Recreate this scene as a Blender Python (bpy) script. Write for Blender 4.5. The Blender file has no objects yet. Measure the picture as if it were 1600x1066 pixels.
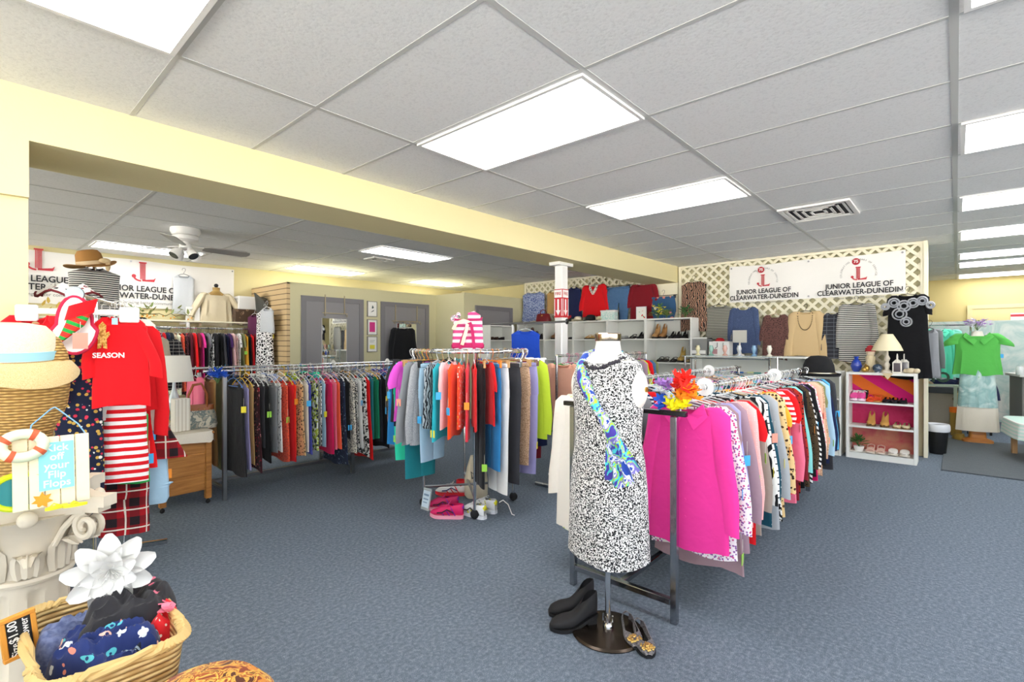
import bpy, math, random
from mathutils import Matrix, Vector, noise as mnoise
PI = math.pi
S = bpy.context.scene
COL = S.collection
# ------------------------------------------------------------------ camera, world, exposure
FPX, CY, TH, CAMZ = 778.0, 537.4, math.radians(41.75), 1.33
cd = bpy.data.cameras.new('camera'); cam = bpy.data.objects.new('camera', cd); COL.objects.link(cam)
cd.sensor_width = 36; cd.lens = FPX / 1600 * 36; cd.shift_y = (CY - 533) / 1600; cd.clip_start = .02
cam.location = (0, 0, CAMZ); cam.rotation_euler = (PI / 2, 0, TH - PI / 2); S.camera = cam
wd = bpy.data.worlds.new('daylight'); S.world = wd; wd.use_nodes = True
_nt = wd.node_tree; bgn = _nt.nodes['Background']; _tc = _nt.nodes.new('ShaderNodeTexCoord'); _sp = _nt.nodes.new('ShaderNodeSeparateXYZ'); _rp = _nt.nodes.new('ShaderNodeValToRGB')
_ad = _nt.nodes.new('ShaderNodeMath'); _ad.operation = 'MULTIPLY_ADD'; _ad.inputs[1].default_value = .5; _ad.inputs[2].default_value = .5
_rp.color_ramp.elements[0].position = .47; _rp.color_ramp.elements[0].color = (1.0, .97, .92, 1)      # bright lower half, added to throw light up onto the ceiling
_rp.color_ramp.elements[1].position = .52; _rp.color_ramp.elements[1].color = (.22, .25, .29, 1)      # sky
_nt.links.new(_tc.outputs['Generated'], _sp.inputs[0]); _nt.links.new(_sp.outputs[2], _ad.inputs[0]); _nt.links.new(_ad.outputs[0], _rp.inputs[0]); _nt.links.new(_rp.outputs[0], bgn.inputs[0])
bgn.inputs[1].default_value = 11.0
vs = S.view_settings; vs.view_transform = 'Standard'; vs.look = 'None'; vs.gamma = 1; vs.use_curve_mapping = False
vs.exposure = 0.5
LAMP = 7.0           # emission of the ceiling troffers
CE = 2.54
RND = random.Random(7)

# ------------------------------------------------------------------ mesh builder
def hexc(h):
    h = h.lstrip('#'); o = []
    for i in (0, 2, 4):
        c = int(h[i:i+2], 16) / 255
        o.append(c / 12.92 if c <= .04045 else ((c + .055) / 1.055) ** 2.4)
    return tuple(o) + (1,)

class MB:
    def __init__(s): s.v = []; s.f = []
    def add(s, vs, fs, M=None):
        b = len(s.v)
        s.v += [tuple(M @ Vector(p)) for p in vs] if M is not None else [tuple(p) for p in vs]
        s.f += [[b + i for i in q] for q in fs]; return s
    def box(s, x0, x1, y0, y1, z0, z1, b=0, M=None):
        if b <= 0:
            vs = [(x, y, z) for z in (z0, z1) for y in (y0, y1) for x in (x0, x1)]
            return s.add(vs, [(0,2,3,1),(4,5,7,6),(0,1,5,4),(2,6,7,3),(0,4,6,2),(1,3,7,5)], M)
        b = min(b, (x1-x0)/2.01, (y1-y0)/2.01, (z1-z0)/2.01)
        X = (x0, x1); Y = (y0, y1); Z = (z0, z1); sg = (1, -1); vs = []; ix = {}
        for i in (0, 1):
            for j in (0, 1):
                for k in (0, 1):
                    c = [X[i], Y[j], Z[k]]; d = [sg[i]*b, sg[j]*b, sg[k]*b]
                    for a in range(3):
                        p = [c[m] + (0 if m == a else d[m]) for m in range(3)]
                        ix[i, j, k, a] = len(vs); vs.append(p)
        fs = []
        for i in (0, 1): fs.append([ix[i, j, k, 0] for j, k in ((0,0),(1,0),(1,1),(0,1))][::(1 if i else -1)])
        for j in (0, 1): fs.append([ix[i, j, k, 1] for i, k in ((0,0),(1,0),(1,1),(0,1))][::(-1 if j else 1)])
        for k in (0, 1): fs.append([ix[i, j, k, 2] for i, j in ((0,0),(1,0),(1,1),(0,1))][::(1 if k else -1)])
        for i in (0, 1):
            for j in (0, 1): fs.append([ix[i,j,0,0], ix[i,j,1,0], ix[i,j,1,1], ix[i,j,0,1]])
            for k in (0, 1): fs.append([ix[i,0,k,0], ix[i,1,k,0], ix[i,1,k,2], ix[i,0,k,2]])
        for j in (0, 1):
            for k in (0, 1): fs.append([ix[0,j,k,1], ix[1,j,k,1], ix[1,j,k,2], ix[0,j,k,2]])
        for i in (0, 1):
            for j in (0, 1):
                for k in (0, 1): fs.append([ix[i,j,k,0], ix[i,j,k,1], ix[i,j,k,2]])
        return s.add(vs, fs, M)
    def loft(s, rings, close=True, cap0=True, cap1=True, M=None):
        n = len(rings[0]); vs = [p for r in rings for p in r]; fs = []
        for i in range(len(rings) - 1):
            for j in range(n if close else n - 1):
                a = i*n + j; b = i*n + (j+1) % n; fs.append((a, b, b+n, a+n))
        if close and cap0: fs.append(list(range(n))[::-1])
        if close and cap1: fs.append([(len(rings)-1)*n + j for j in range(n)])
        return s.add(vs, fs, M)
    def lathe(s, prof, n=20, M=None, sx=1, sy=1, cap0=True, cap1=True):
        return s.loft([[(r*math.cos(2*PI*j/n)*sx, r*math.sin(2*PI*j/n)*sy, z) for j in range(n)] for r, z in prof], True, cap0, cap1, M)
    def tube(s, path, r=.01, n=8, closed=False, M=None, cap=True):
        P = [Vector(p) for p in path]; m = len(P)
        R = r if isinstance(r, (list, tuple)) else [r]*m
        T = []
        for i in range(m):
            a = P[i-1] if (i > 0 or closed) else P[0]; b = P[(i+1) % m] if (i < m-1 or closed) else P[-1]
            t = b - a; T.append(t.normalized() if t.length > 1e-9 else Vector((0,0,1)))
        u = T[0].orthogonal().normalized(); rings = []
        for i in range(m):
            u = u - T[i]*u.dot(T[i]); u = u.normalized() if u.length > 1e-6 else T[i].orthogonal().normalized()
            w = T[i].cross(u)
            rings.append([tuple(P[i] + (u*math.cos(2*PI*j/n) + w*math.sin(2*PI*j/n))*R[i]) for j in range(n)])
        if closed: rings.append(rings[0])
        return s.loft(rings, True, cap and not closed, cap and not closed, M)
    def ball(s, c, rx, ry=None, rz=None, n=14, m=9, M=None):
        ry = rx if ry is None else ry; rz = rx if rz is None else rz
        rings = []
        for i in range(m+1):
            a = -PI/2 + PI*i/m; q = max(math.cos(a), .02)
            rings.append([(c[0]+rx*q*math.cos(2*PI*j/n), c[1]+ry*q*math.sin(2*PI*j/n), c[2]+rz*math.sin(a)) for j in range(n)])
        return s.loft(rings, True, True, True, M)
    def prism(s, pts, y0, y1, M=None):          # outline in XZ, extruded along y
        n = len(pts); vs = [(x, y0, z) for x, z in pts] + [(x, y1, z) for x, z in pts]
        fs = [list(range(n)), list(range(2*n-1, n-1, -1))] + [(i, i+n, (i+1) % n + n, (i+1) % n) for i in range(n)]
        return s.add(vs, fs, M)
    def slab(s, pts, z0, z1, M=None):           # outline in XY, extruded along z
        n = len(pts); vs = [(x, y, z0) for x, y in pts] + [(x, y, z1) for x, y in pts]
        fs = [list(range(n-1, -1, -1)), list(range(n, 2*n))] + [(i, (i+1) % n, (i+1) % n + n, i+n) for i in range(n)]
        return s.add(vs, fs, M)
    def mesh(s, name, mat, ang=.7):
        me = bpy.data.meshes.new(name); me.from_pydata(s.v, [], s.f); me.update()
        if ang:
            me.polygons.foreach_set('use_smooth', [True]*len(me.polygons)); me.set_sharp_from_angle(angle=ang)
        if mat: me.materials.append(mat)
        return me

def T(x=0, y=0, z=0): return Matrix.Translation((x, y, z))
def RZ(a): return Matrix.Rotation(a, 4, 'Z')
def RX(a): return Matrix.Rotation(a, 4, 'X')
def RY(a): return Matrix.Rotation(a, 4, 'Y')

def thing(name, label, cat, loc=(0,0,0), rz=0, group=None):
    o = bpy.data.objects.new(name, None); COL.objects.link(o); o.empty_display_size = .05
    o.location = loc; o.rotation_euler = (0, 0, rz); o['label'] = label; o['category'] = cat
    if group: o['group'] = group
    return o
def part(name, mb, mat, parent, label=None, ang=.7, M=None):
    me = mb.mesh(name, mat, ang) if isinstance(mb, MB) else mb
    o = bpy.data.objects.new(name, me); COL.objects.link(o); o.parent = parent
    if M is not None: o.matrix_basis = M
    if label: o['label'] = label
    return o
def solo(name, mb, mat, label, cat, loc=(0,0,0), rz=0, group=None, ang=.7):
    me = mb.mesh(name, mat, ang) if isinstance(mb, MB) else mb
    o = bpy.data.objects.new(name, me); COL.objects.link(o); o.location = loc; o.rotation_euler = (0, 0, rz)
    o['label'] = label; o['category'] = cat
    if group: o['group'] = group
    return o
def struct(name, mb, mat, ang=0, parent=None):
    o = bpy.data.objects.new(name, mb.mesh(name, mat, ang)); COL.objects.link(o)
    if parent: o.parent = parent
    else: o['kind'] = 'structure'
    return o
def dup(root, loc, rz, label, group=None):
    r = root.copy(); COL.objects.link(r); r.location = loc; r.rotation_euler = (0, 0, rz); r['label'] = label
    if group: r['group'] = group
    for ch in list(root.children):
        c = ch.copy(); COL.objects.link(c); c.parent = r
        for g in ch.children:
            d = g.copy(); COL.objects.link(d); d.parent = c
    return r
def facecam(x, y): return math.atan2(-x, y)
def at(u, v, d):
    r = (u-800)/FPX*d
    return (d*math.cos(TH) + r*math.sin(TH), d*math.sin(TH) - r*math.cos(TH), CAMZ + (CY-v)/FPX*d)

# ------------------------------------------------------------------ materials
MATS = {}
def nmat(key):
    m = bpy.data.materials.new(key); m.use_nodes = True; nt = m.node_tree
    return m, nt, nt.nodes['Principled BSDF']
def N(nt, t, **kw):
    n = nt.nodes.new(t)
    for k, v in kw.items(): setattr(n, k, v)
    return n
def plain(col, rough=.6, metal=0, key=None, coat=0, trans=0, bump=None, alpha=1, ior=1.45):
    key = key or f'{col}_{rough}_{metal}_{coat}_{trans}_{bump}_{alpha}'
    if key in MATS: return MATS[key]
    m, nt, b = nmat(key); b.inputs['Base Color'].default_value = hexc(col); b.inputs['Roughness'].default_value = rough
    b.inputs['Metallic'].default_value = metal; b.inputs['Coat Weight'].default_value = coat
    b.inputs['Transmission Weight'].default_value = trans; b.inputs['Alpha'].default_value = alpha; b.inputs['IOR'].default_value = ior
    if bump:
        sc, st = bump; tc = N(nt, 'ShaderNodeTexCoord'); no = N(nt, 'ShaderNodeTexNoise'); no.inputs['Scale'].default_value = sc
        bp = N(nt, 'ShaderNodeBump'); bp.inputs['Strength'].default_value = st; bp.inputs['Distance'].default_value = .02
        nt.links.new(tc.outputs['Object'], no.inputs['Vector']); nt.links.new(no.outputs['Fac'], bp.inputs['Height']); nt.links.new(bp.outputs['Normal'], b.inputs['Normal'])
    MATS[key] = m; return m
def ramp(nt, fac, stops, const=True):
    r = N(nt, 'ShaderNodeValToRGB'); e = r.color_ramp; e.interpolation = 'CONSTANT' if const else 'LINEAR'
    while len(e.elements) < len(stops): e.elements.new(.5)
    for el, (p, c) in zip(e.elements, stops): el.position = p; el.color = c
    nt.links.new(fac, r.inputs[0]); return r.outputs[0]
def mth(nt, op, a, b=None, c=None):
    n = N(nt, 'ShaderNodeMath', operation=op)
    for i, x in enumerate((a, b, c)):
        if x is None: continue
        if isinstance(x, (int, float)): n.inputs[i].default_value = x
        else: nt.links.new(x, n.inputs[i])
    return n.outputs[0]
def mixc(nt, fac, a, b):
    n = N(nt, 'ShaderNodeMix', data_type='RGBA')
    for k, x in ((0, fac), (6, a), (7, b)):
        if isinstance(x, tuple): n.inputs[k].default_value = x
        elif isinstance(x, (int, float)): n.inputs[k].default_value = x
        else: nt.links.new(x, n.inputs[k])
    return n.outputs[2]

def cloth(pat, cols, sc=1.0, rough=.88, fuzz=True):
    key = f'cloth_{pat}_{"_".join(cols)}_{sc}'
    if key in MATS: return MATS[key]
    m, nt, b = nmat(key); C = [hexc(c) for c in cols]; L = nt.links
    b.inputs['Roughness'].default_value = rough; b.inputs['Sheen Weight'].default_value = .12; b.inputs['Specular IOR Level'].default_value = .25
    tc = N(nt, 'ShaderNodeTexCoord'); sp = N(nt, 'ShaderNodeSeparateXYZ'); L.new(tc.outputs['Object'], sp.inputs[0])
    X, Y, Z = sp.outputs; out = None
    def vor(scale, feat='F1', rnd=1):
        v = N(nt, 'ShaderNodeTexVoronoi', feature=feat); v.inputs['Scale'].default_value = scale; v.inputs['Randomness'].default_value = rnd
        L.new(tc.outputs['Object'], v.inputs['Vector']); return v
    def noi(scale, det=2, dist=0):
        v = N(nt, 'ShaderNodeTexNoise'); v.inputs['Scale'].default_value = scale; v.inputs['Detail'].default_value = det; v.inputs['Distortion'].default_value = dist
        L.new(tc.outputs['Object'], v.inputs['Vector']); return v.outputs['Fac']
    def band(co, period, duty):
        return mth(nt, 'LESS_THAN', mth(nt, 'FRACT', mth(nt, 'ADD', mth(nt, 'DIVIDE', co, period), 50.0)), duty)
    if pat == 'plain': out = C[0]
    elif pat == 'hstripe': out = mixc(nt, band(Z, .035/sc, .5), C[0], C[1])
    elif pat == 'thinstripe': out = mixc(nt, band(Z, .045/sc, .18), C[0], C[1])
    elif pat == 'vstripe': out = mixc(nt, band(mth(nt, 'ADD', X, Y), .03/sc, .4), C[0], C[1])
    elif pat == 'zigzag':
        zz = mth(nt, 'ADD', Z, mth(nt, 'MULTIPLY', mth(nt, 'ABSOLUTE', X), .7)); out = mixc(nt, band(zz, .035/sc, .5), C[0], C[1])
    elif pat == 'pane': 
        g = mth(nt, 'MAXIMUM', band(Z, .06/sc, .12), band(mth(nt, 'ADD', X, mth(nt, 'MULTIPLY', Y, .6)), .09/sc, .06)); out = mixc(nt, g, C[0], C[1])
    elif pat == 'plaid':
        h = band(Z, .10/sc, .45); v = band(mth(nt, 'ADD', X, Y), .10/sc, .45)
        out = mixc(nt, mth(nt, 'MULTIPLY', mth(nt, 'ADD', h, v), .5), C[0], C[1])
        g = mth(nt, 'MAXIMUM', band(mth(nt, 'ADD', Z, .02), .10/sc, .07), band(mth(nt, 'ADD', mth(nt, 'ADD', X, Y), .02), .10/sc, .07)); out = mixc(nt, g, out, C[2])
    elif pat == 'dots': out = mixc(nt, mth(nt, 'LESS_THAN', vor(45*sc, rnd=.25).outputs['Distance'], .24), C[0], C[1])
    elif pat == 'bigdots': out = mixc(nt, mth(nt, 'LESS_THAN', vor(26*sc, rnd=.3).outputs['Distance'], .3), C[0], C[1])
    elif pat == 'floral':
        v = vor(30*sc); v2 = vor(75*sc); hue = N(nt, 'ShaderNodeSeparateColor'); L.new(v.outputs['Color'], hue.inputs[0])
        k = len(C) - 1; blob = ramp(nt, hue.outputs[0], [(i/k, C[1+i]) for i in range(k)])
        d = mth(nt, 'ADD', v.outputs['Distance'], mth(nt, 'MULTIPLY', v2.outputs['Distance'], .35))
        out = mixc(nt, mth(nt, 'LESS_THAN', d, .47), C[0], blob)
        out = mixc(nt, mth(nt, 'LESS_THAN', v.outputs['Distance'], .12), out, C[0])
    elif pat == 'ditsy':
        v = vor(70*sc); hue = N(nt, 'ShaderNodeSeparateColor'); L.new(v.outputs['Color'], hue.inputs[0])
        k = len(C) - 1; blob = ramp(nt, hue.outputs[1], [(i/k, C[1+i]) for i in range(k)])
        out = mixc(nt, mth(nt, 'LESS_THAN', v.outputs['Distance'], .42), C[0], blob)
    elif pat == 'leopard':
        v = vor(38*sc); d = mth(nt, 'ADD', v.outputs['Distance'], mth(nt, 'MULTIPLY', mth(nt, 'SUBTRACT', noi(60*sc), .5), .5))
        out = ramp(nt, d, [(0, C[2]), (.14, C[1]), (.36, C[0])])
    elif pat == 'zebra':
        w = N(nt, 'ShaderNodeTexWave', wave_type='BANDS', bands_direction='X'); w.inputs['Scale'].default_value = 14*sc; w.inputs['Distortion'].default_value = 9; w.inputs['Detail'].default_value = 2; w.inputs['Detail Scale'].default_value = 1.2
        L.new(tc.outputs['Object'], w.inputs['Vector']); st = [(0, C[0]), (.5, C[1])] + ([(.8, C[2])] if len(C) > 2 else [])
        out = ramp(nt, w.outputs['Fac'], st)
    elif pat == 'speckle': out = ramp(nt, noi(150*sc, 1, .6), [(0, C[0]), (.5, C[1])])
    elif pat == 'scribble':
        v = vor(22*sc, 'DISTANCE_TO_EDGE'); out = mixc(nt, mth(nt, 'LESS_THAN', v.outputs['Distance'], .13), C[0], C[1])
    elif pat == 'tiedye':
        k = len(C); out = ramp(nt, noi(9*sc, 3, 1.2), [(.28 + .42*i/max(1, k-1), c) for i, c in enumerate(C)], False)
    elif pat == 'blotch':
        k = len(C); out = ramp(nt, noi(24*sc, 3, .9), [(0 if i == 0 else .34 + .3*i/k, c) for i, c in enumerate(C)])
    elif pat == 'tweed': out = ramp(nt, noi(220*sc, 2), [(.35, C[0]), (.65, C[1])], False)
    elif pat == 'lace': out = mixc(nt, mth(nt, 'LESS_THAN', vor(60*sc, 'DISTANCE_TO_EDGE').outputs['Distance'], .1), C[0], C[1])
    elif pat == 'sequin':
        v = vor(140*sc); out = mixc(nt, mth(nt, 'GREATER_THAN', mth(nt, 'FRACT', mth(nt, 'MULTIPLY', v.outputs['Distance'], 7)), .93), C[0], C[1]); b.inputs['Roughness'].default_value = .7; b.inputs['Specular IOR Level'].default_value = .1
    if isinstance(out, tuple): b.inputs['Base Color'].default_value = out
    else: L.new(out, b.inputs['Base Color'])
    bp = N(nt, 'ShaderNodeBump'); bp.inputs['Strength'].default_value = .35; bp.inputs['Distance'].default_value = .01
    no = noi(16, 2, .4); L.new(no, bp.inputs['Height']); L.new(bp.outputs['Normal'], b.inputs['Normal'])
    MATS[key] = m; return m

def emit(col, st, key):
    if key in MATS: return MATS[key]
    m, nt, b = nmat(key); b.inputs['Base Color'].default_value = (.9, .9, .9, 1); b.inputs['Emission Color'].default_value = hexc(col); b.inputs['Emission Strength'].default_value = st
    MATS[key] = m; return m
def carpet_mat():
    m, nt, b = nmat('carpet'); L = nt.links; tc = N(nt, 'ShaderNodeTexCoord')
    n1 = N(nt, 'ShaderNodeTexNoise'); n1.inputs['Scale'].default_value = 260; n1.inputs['Detail'].default_value = 3
    n2 = N(nt, 'ShaderNodeTexNoise'); n2.inputs['Scale'].default_value = 55; n2.inputs['Detail'].default_value = 4
    n3 = N(nt, 'ShaderNodeTexNoise'); n3.inputs['Scale'].default_value = 1.3
    for n in (n1, n2, n3): L.new(tc.outputs['Object'], n.inputs['Vector'])
    f = mth(nt, 'ADD', mth(nt, 'MULTIPLY', n1.outputs['Fac'], .55), mth(nt, 'MULTIPLY', n2.outputs['Fac'], .45))
    c = ramp(nt, f, [(.33, hexc('#55606d')), (.5, hexc('#6f7a87')), (.68, hexc('#97a1ad'))], False)
    c2 = mixc(nt, mth(nt, 'MULTIPLY', n3.outputs['Fac'], .12), c, hexc('#5f6a76'))
    L.new(c2, b.inputs['Base Color']); b.inputs['Roughness'].default_value = .95; b.inputs['Specular IOR Level'].default_value = .1
    bp = N(nt, 'ShaderNodeBump'); bp.inputs['Strength'].default_value = .6; bp.inputs['Distance'].default_value = .01
    L.new(f, bp.inputs['Height']); L.new(bp.outputs['Normal'], b.inputs['Normal']); return m
def tile_mat():
    m, nt, b = nmat('ceiling_tile'); L = nt.links; tc = N(nt, 'ShaderNodeTexCoord')
    n1 = N(nt, 'ShaderNodeTexNoise'); n1.inputs['Scale'].default_value = 75; n1.inputs['Detail'].default_value = 3
    L.new(tc.outputs['Object'], n1.inputs['Vector'])
    v = N(nt, 'ShaderNodeTexVoronoi'); v.inputs['Scale'].default_value = 60; L.new(tc.outputs['Object'], v.inputs['Vector'])
    c = ramp(nt, n1.outputs['Fac'], [(.3, hexc('#dededc')), (.5, hexc('#e8e8e6'))], False)
    pit = mth(nt, 'MULTIPLY', mth(nt, 'LESS_THAN', v.outputs['Distance'], .1), .35)
    c = mixc(nt, pit, c, hexc('#8f8f8d'))
    L.new(c, b.inputs['Base Color']); b.inputs['Roughness'].default_value = .9
    bp = N(nt, 'ShaderNodeBump'); bp.inputs['Strength'].default_value = .25; bp.inputs['Distance'].default_value = .004
    L.new(n1.outputs['Fac'], bp.inputs['Height']); L.new(bp.outputs['Normal'], b.inputs['Normal']); return m
def wood_mat(c1, c2, key, sc=1, axis='X'):
    if key in MATS: return MATS[key]
    m, nt, b = nmat(key); L = nt.links; tc = N(nt, 'ShaderNodeTexCoord'); mp = N(nt, 'ShaderNodeMapping')
    mp.inputs['Scale'].default_value = {'X': (1.5, 18, 18), 'Y': (18, 1.5, 18), 'Z': (18, 18, 1.5)}[axis]
    n1 = N(nt, 'ShaderNodeTexNoise'); n1.inputs['Scale'].default_value = 2.2*sc; n1.inputs['Detail'].default_value = 5; n1.inputs['Distortion'].default_value = .6
    L.new(tc.outputs['Object'], mp.inputs[0]); L.new(mp.outputs[0], n1.inputs['Vector'])
    L.new(ramp(nt, n1.outputs['Fac'], [(.3, hexc(c1)), (.7, hexc(c2))], False), b.inputs['Base Color']); b.inputs['Roughness'].default_value = .45
    MATS[key] = m; return m
def wicker_mat(c1, c2, key, sc=1.0):
    if key in MATS: return MATS[key]
    m, nt, b = nmat(key); L = nt.links; tc = N(nt, 'ShaderNodeTexCoord'); sp = N(nt, 'ShaderNodeSeparateXYZ'); L.new(tc.outputs['Object'], sp.inputs[0])
    X, Y, Z = sp.outputs
    row = mth(nt, 'MULTIPLY', Z, 95*sc); ang = mth(nt, 'MULTIPLY', mth(nt, 'ARCTAN2', Y, X), 14)
    par = mth(nt, 'MULTIPLY', mth(nt, 'FLOOR', row), PI)
    w = mth(nt, 'MULTIPLY', mth(nt, 'SINE', mth(nt, 'ADD', ang, par)), .5)
    h = mth(nt, 'MULTIPLY', mth(nt, 'SINE', mth(nt, 'MULTIPLY', mth(nt, 'FRACT', row), PI)), mth(nt, 'ADD', w, .8))
    L.new(ramp(nt, h, [(0, hexc(c1)), (.75, hexc(c2))], False), b.inputs['Base Color']); b.inputs['Roughness'].default_value = .6
    bp = N(nt, 'ShaderNodeBump'); bp.inputs['Strength'].default_value = .9; bp.inputs['Distance'].default_value = .006
    L.new(h, bp.inputs['Height']); L.new(bp.outputs['Normal'], b.inputs['Normal']); MATS[key] = m; return m
def slat_mat():
    m, nt, b = nmat('slatwall'); L = nt.links; tc = N(nt, 'ShaderNodeTexCoord'); sp = N(nt, 'ShaderNodeSeparateXYZ'); L.new(tc.outputs['Object'], sp.inputs[0])
    g = mth(nt, 'LESS_THAN', mth(nt, 'FRACT', mth(nt, 'DIVIDE', sp.outputs[2], .076)), .14)
    L.new(mixc(nt, g, hexc('#d6b98a'), hexc('#6a4f30')), b.inputs['Base Color']); b.inputs['Roughness'].default_value = .5; return m
def pane_mat():
    m, nt, b = nmat('window_glass'); L = nt.links; tr = N(nt, 'ShaderNodeBsdfTransparent'); mx = N(nt, 'ShaderNodeMixShader'); mx.inputs[0].default_value = .08
    gl = N(nt, 'ShaderNodeBsdfGlossy'); gl.inputs['Roughness'].default_value = .02
    L.new(tr.outputs[0], mx.inputs[1]); L.new(gl.outputs[0], mx.inputs[2]); L.new(mx.outputs[0], nt.nodes['Material Output'].inputs[0]); return m

CHROME = plain('#d9dadb', .12, 1); STEEL = plain('#9a9b9c', .3, 1); DARKST = plain('#4a4b4d', .25, 1); WHITE = plain('#eceae6', .45); IVORY = plain('#efe9dd', .5)
BLACK = plain('#141416', .5); BLK_RUB = plain('#1b1b1c', .8); GOLD = plain('#c9a052', .3, .9); YWALL = plain('#dfd3a2', .75, bump=(60, .05)); KHAKI = plain('#d3cca4', .75, bump=(60, .05))
DOORGREY = plain('#8d8a8c', .5); CREAMW = plain('#efe8cd', .55); RED = plain('#c3202a', .5); LINEN = plain('#ece3d2', .85, bump=(120, .2))
STRING = plain('#d9d4c8', .8); CLEARH = plain('#dfe6e8', .15, 0, alpha=.8); WHITEH = plain('#f2f1ee', .35)

# ------------------------------------------------------------------ lettering
TXT = {}
def text_geo(body, size=.1, bold=0.0, align='CENTER', space=1.0):
    k = (body, round(size, 4), bold, align, space)
    if k in TXT: return TXT[k]
    cu = bpy.data.curves.new('lettering', 'FONT'); cu.body = body; cu.size = size; cu.offset = bold*size; cu.align_x = align; cu.align_y = 'CENTER'; cu.space_character = space; cu.resolution_u = 3
    ob = bpy.data.objects.new('lettering', cu); COL.objects.link(ob); bpy.context.view_layer.update()
    ev = ob.evaluated_get(bpy.context.evaluated_depsgraph_get()); me = bpy.data.meshes.new_from_object(ev)
    g = ([tuple(v.co) for v in me.vertices], [list(p.vertices) for p in me.polygons])
    bpy.data.objects.remove(ob); bpy.data.curves.remove(cu); bpy.data.meshes.remove(me); TXT[k] = g; return g
def letters(mb, body, size, x, z, y=-.002, bold=.02, sx=1.0, align='CENTER', rot=0, M=None):
    vs, fs = text_geo(body, size, bold, align); c, s = math.cos(rot), math.sin(rot)
    pts = [(x + (a*sx)*c - b*s, y, z + (a*sx)*s + b*c) for a, b, _ in vs]
    return mb.add(pts, fs, M)

# ------------------------------------------------------------------ the setting
LX = 7.57
struct('floor', MB().box(-5.2, 12.7, -6.2, 8.7, -.1, 0), carpet_mat())
struct('ceiling', MB().box(-5.2, 12.7, -6.2, 8.7, CE, CE+.1), tile_mat())
TBAR = plain('#c4c4c0', .5)
mb = MB(); gy = [2.445 - 1.2192*k for k in range(8)]
for y in gy: mb.box(-5.2, LX if y > .3 else 12.5, y-.014, y+.014, CE-.0022, CE)
gx = [1.234 + .6096*i for i in range(-10, 19)]
for x in gx: mb.box(x-.010, x+.010, -6.2, 3.26 if x < LX else .28, CE-.002, CE)
struct('trim_1', mb, TBAR)
mb = MB(); lgx = [-5.04, -3.82, -2.6, -1.38, -.16, 1.06, 2.28, 3.47, 4.69, 5.87, 6.95]; lgy = [4.02, 4.63, 5.24, 5.80, 6.38, 6.95, 7.48, 7.98]
for x in lgx: mb.box(x-.014, x+.014, 3.75, 8.47, CE-.0022, CE)
for y in lgy: mb.box(-5.2, 7.8, y-.010, y+.010, CE-.002, CE)
struct('trim_2', mb, TBAR)
struct('beam', MB().box(-5.2, LX, 3.26, 3.75, 2.288, CE), YWALL)
mb = MB().box(-2.6, .235, 3.26, 3.75, 2.02, 2.288).box(-2.6, .235, 3.295, 3.75, 0, 2.02)
struct('wall_pier', mb, YWALL)
struct('wall_back', MB().box(-5.2, 7.9, 8.47, 8.6, 0, CE), YWALL)
struct('wall_right', MB().box(7.75, 7.9, 6.5, 8.47, 0, CE), YWALL)
struct('wall_partition', MB().box(LX+.06, LX+.17, .29, 6.5, 0, CE-.01), KHAKI)
struct('wall_far', MB().box(12.5, 12.62, -6.2, 3.4, 0, CE), plain('#d2bf82', .75))
struct('wall_far_side', MB().box(LX+.17, 12.5, 3.28, 3.4, 0, CE), YWALL)
# dressing rooms: low boxes with a flat top
struct('wall_dressing', MB().box(3.24, 6.02, 7.2, 7.28, 0, 2.2).box(5.94, 6.02, 6.43, 7.2, 0, 2.2).box(6.02, LX+.06, 6.43, 6.5, 0, 2.2)
       .box(3.2, 6.0, 7.2, 8.47, 2.2, 2.23).box(5.95, 7.75, 6.43, 8.47, 2.2, 2.23), KHAKI)
struct('wall_slat', MB().box(3.19, 3.24, 7.2, 8.47, 0, 2.22), slat_mat())
# storefront behind the viewer
FR = plain('#6d6a66', .4, .6)
mb = MB().box(-5.3, -5.2, -6.2, 8.6, 0, .3).box(-5.3, -5.2, -6.2, 8.6, 2.42, CE)
struct('wall_front', mb, YWALL)
struct('wall_side', MB().box(-5.2, 12.6, -6.3, -6.2, 0, .3).box(-5.2, 12.6, -6.3, -6.2, 2.42, CE).box(6.0, 12.6, -6.3, -6.2, .3, 2.42), YWALL)
PANE = pane_mat(); mb = MB()
for i in range(9): y = -6.1 + 14.6*i/8; mb.box(-5.28, -5.22, y-.03, y+.03, .3, 2.42)
mb.box(-5.28, -5.22, -6.2, 8.5, .3, .35).box(-5.28, -5.22, -6.2, 8.5, 2.37, 2.42)
w1 = struct('window_1', mb, FR); struct('window_pane', MB().box(-5.255, -5.25, -6.2, 8.5, .35, 2.37), PANE, parent=w1)
mb = MB()
for i in range(6): x = -5.1 + 11.07*i/5; mb.box(x-.03, x+.03, -6.28, -6.22, .3, 2.42)
mb.box(-5.2, 6, -6.28, -6.22, .3, .35).box(-5.2, 6, -6.28, -6.22, 2.37, 2.42)
w2 = struct('window_2', mb, FR); struct('window_pane', MB().box(-5.2, 6, -6.255, -6.25, .35, 2.37), PANE, parent=w2)
# baseboards
BASEB = plain('#7b7f86', .6)
struct('baseboard_pier', MB().box(-2.6, .24, 3.28, 3.295, 0, .1), BASEB)
struct('baseboard_dressing', MB().box(3.24, 6.02, 7.185, 7.2, 0, .1), BASEB)
struct('baseboard_far', MB().box(12.485, 12.5, -6.2, 3.3, 0, .1), BASEB)
struct('baseboard_partition', MB().box(LX+.05, LX+.18, .275, .29, 0, .1), BASEB)

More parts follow.
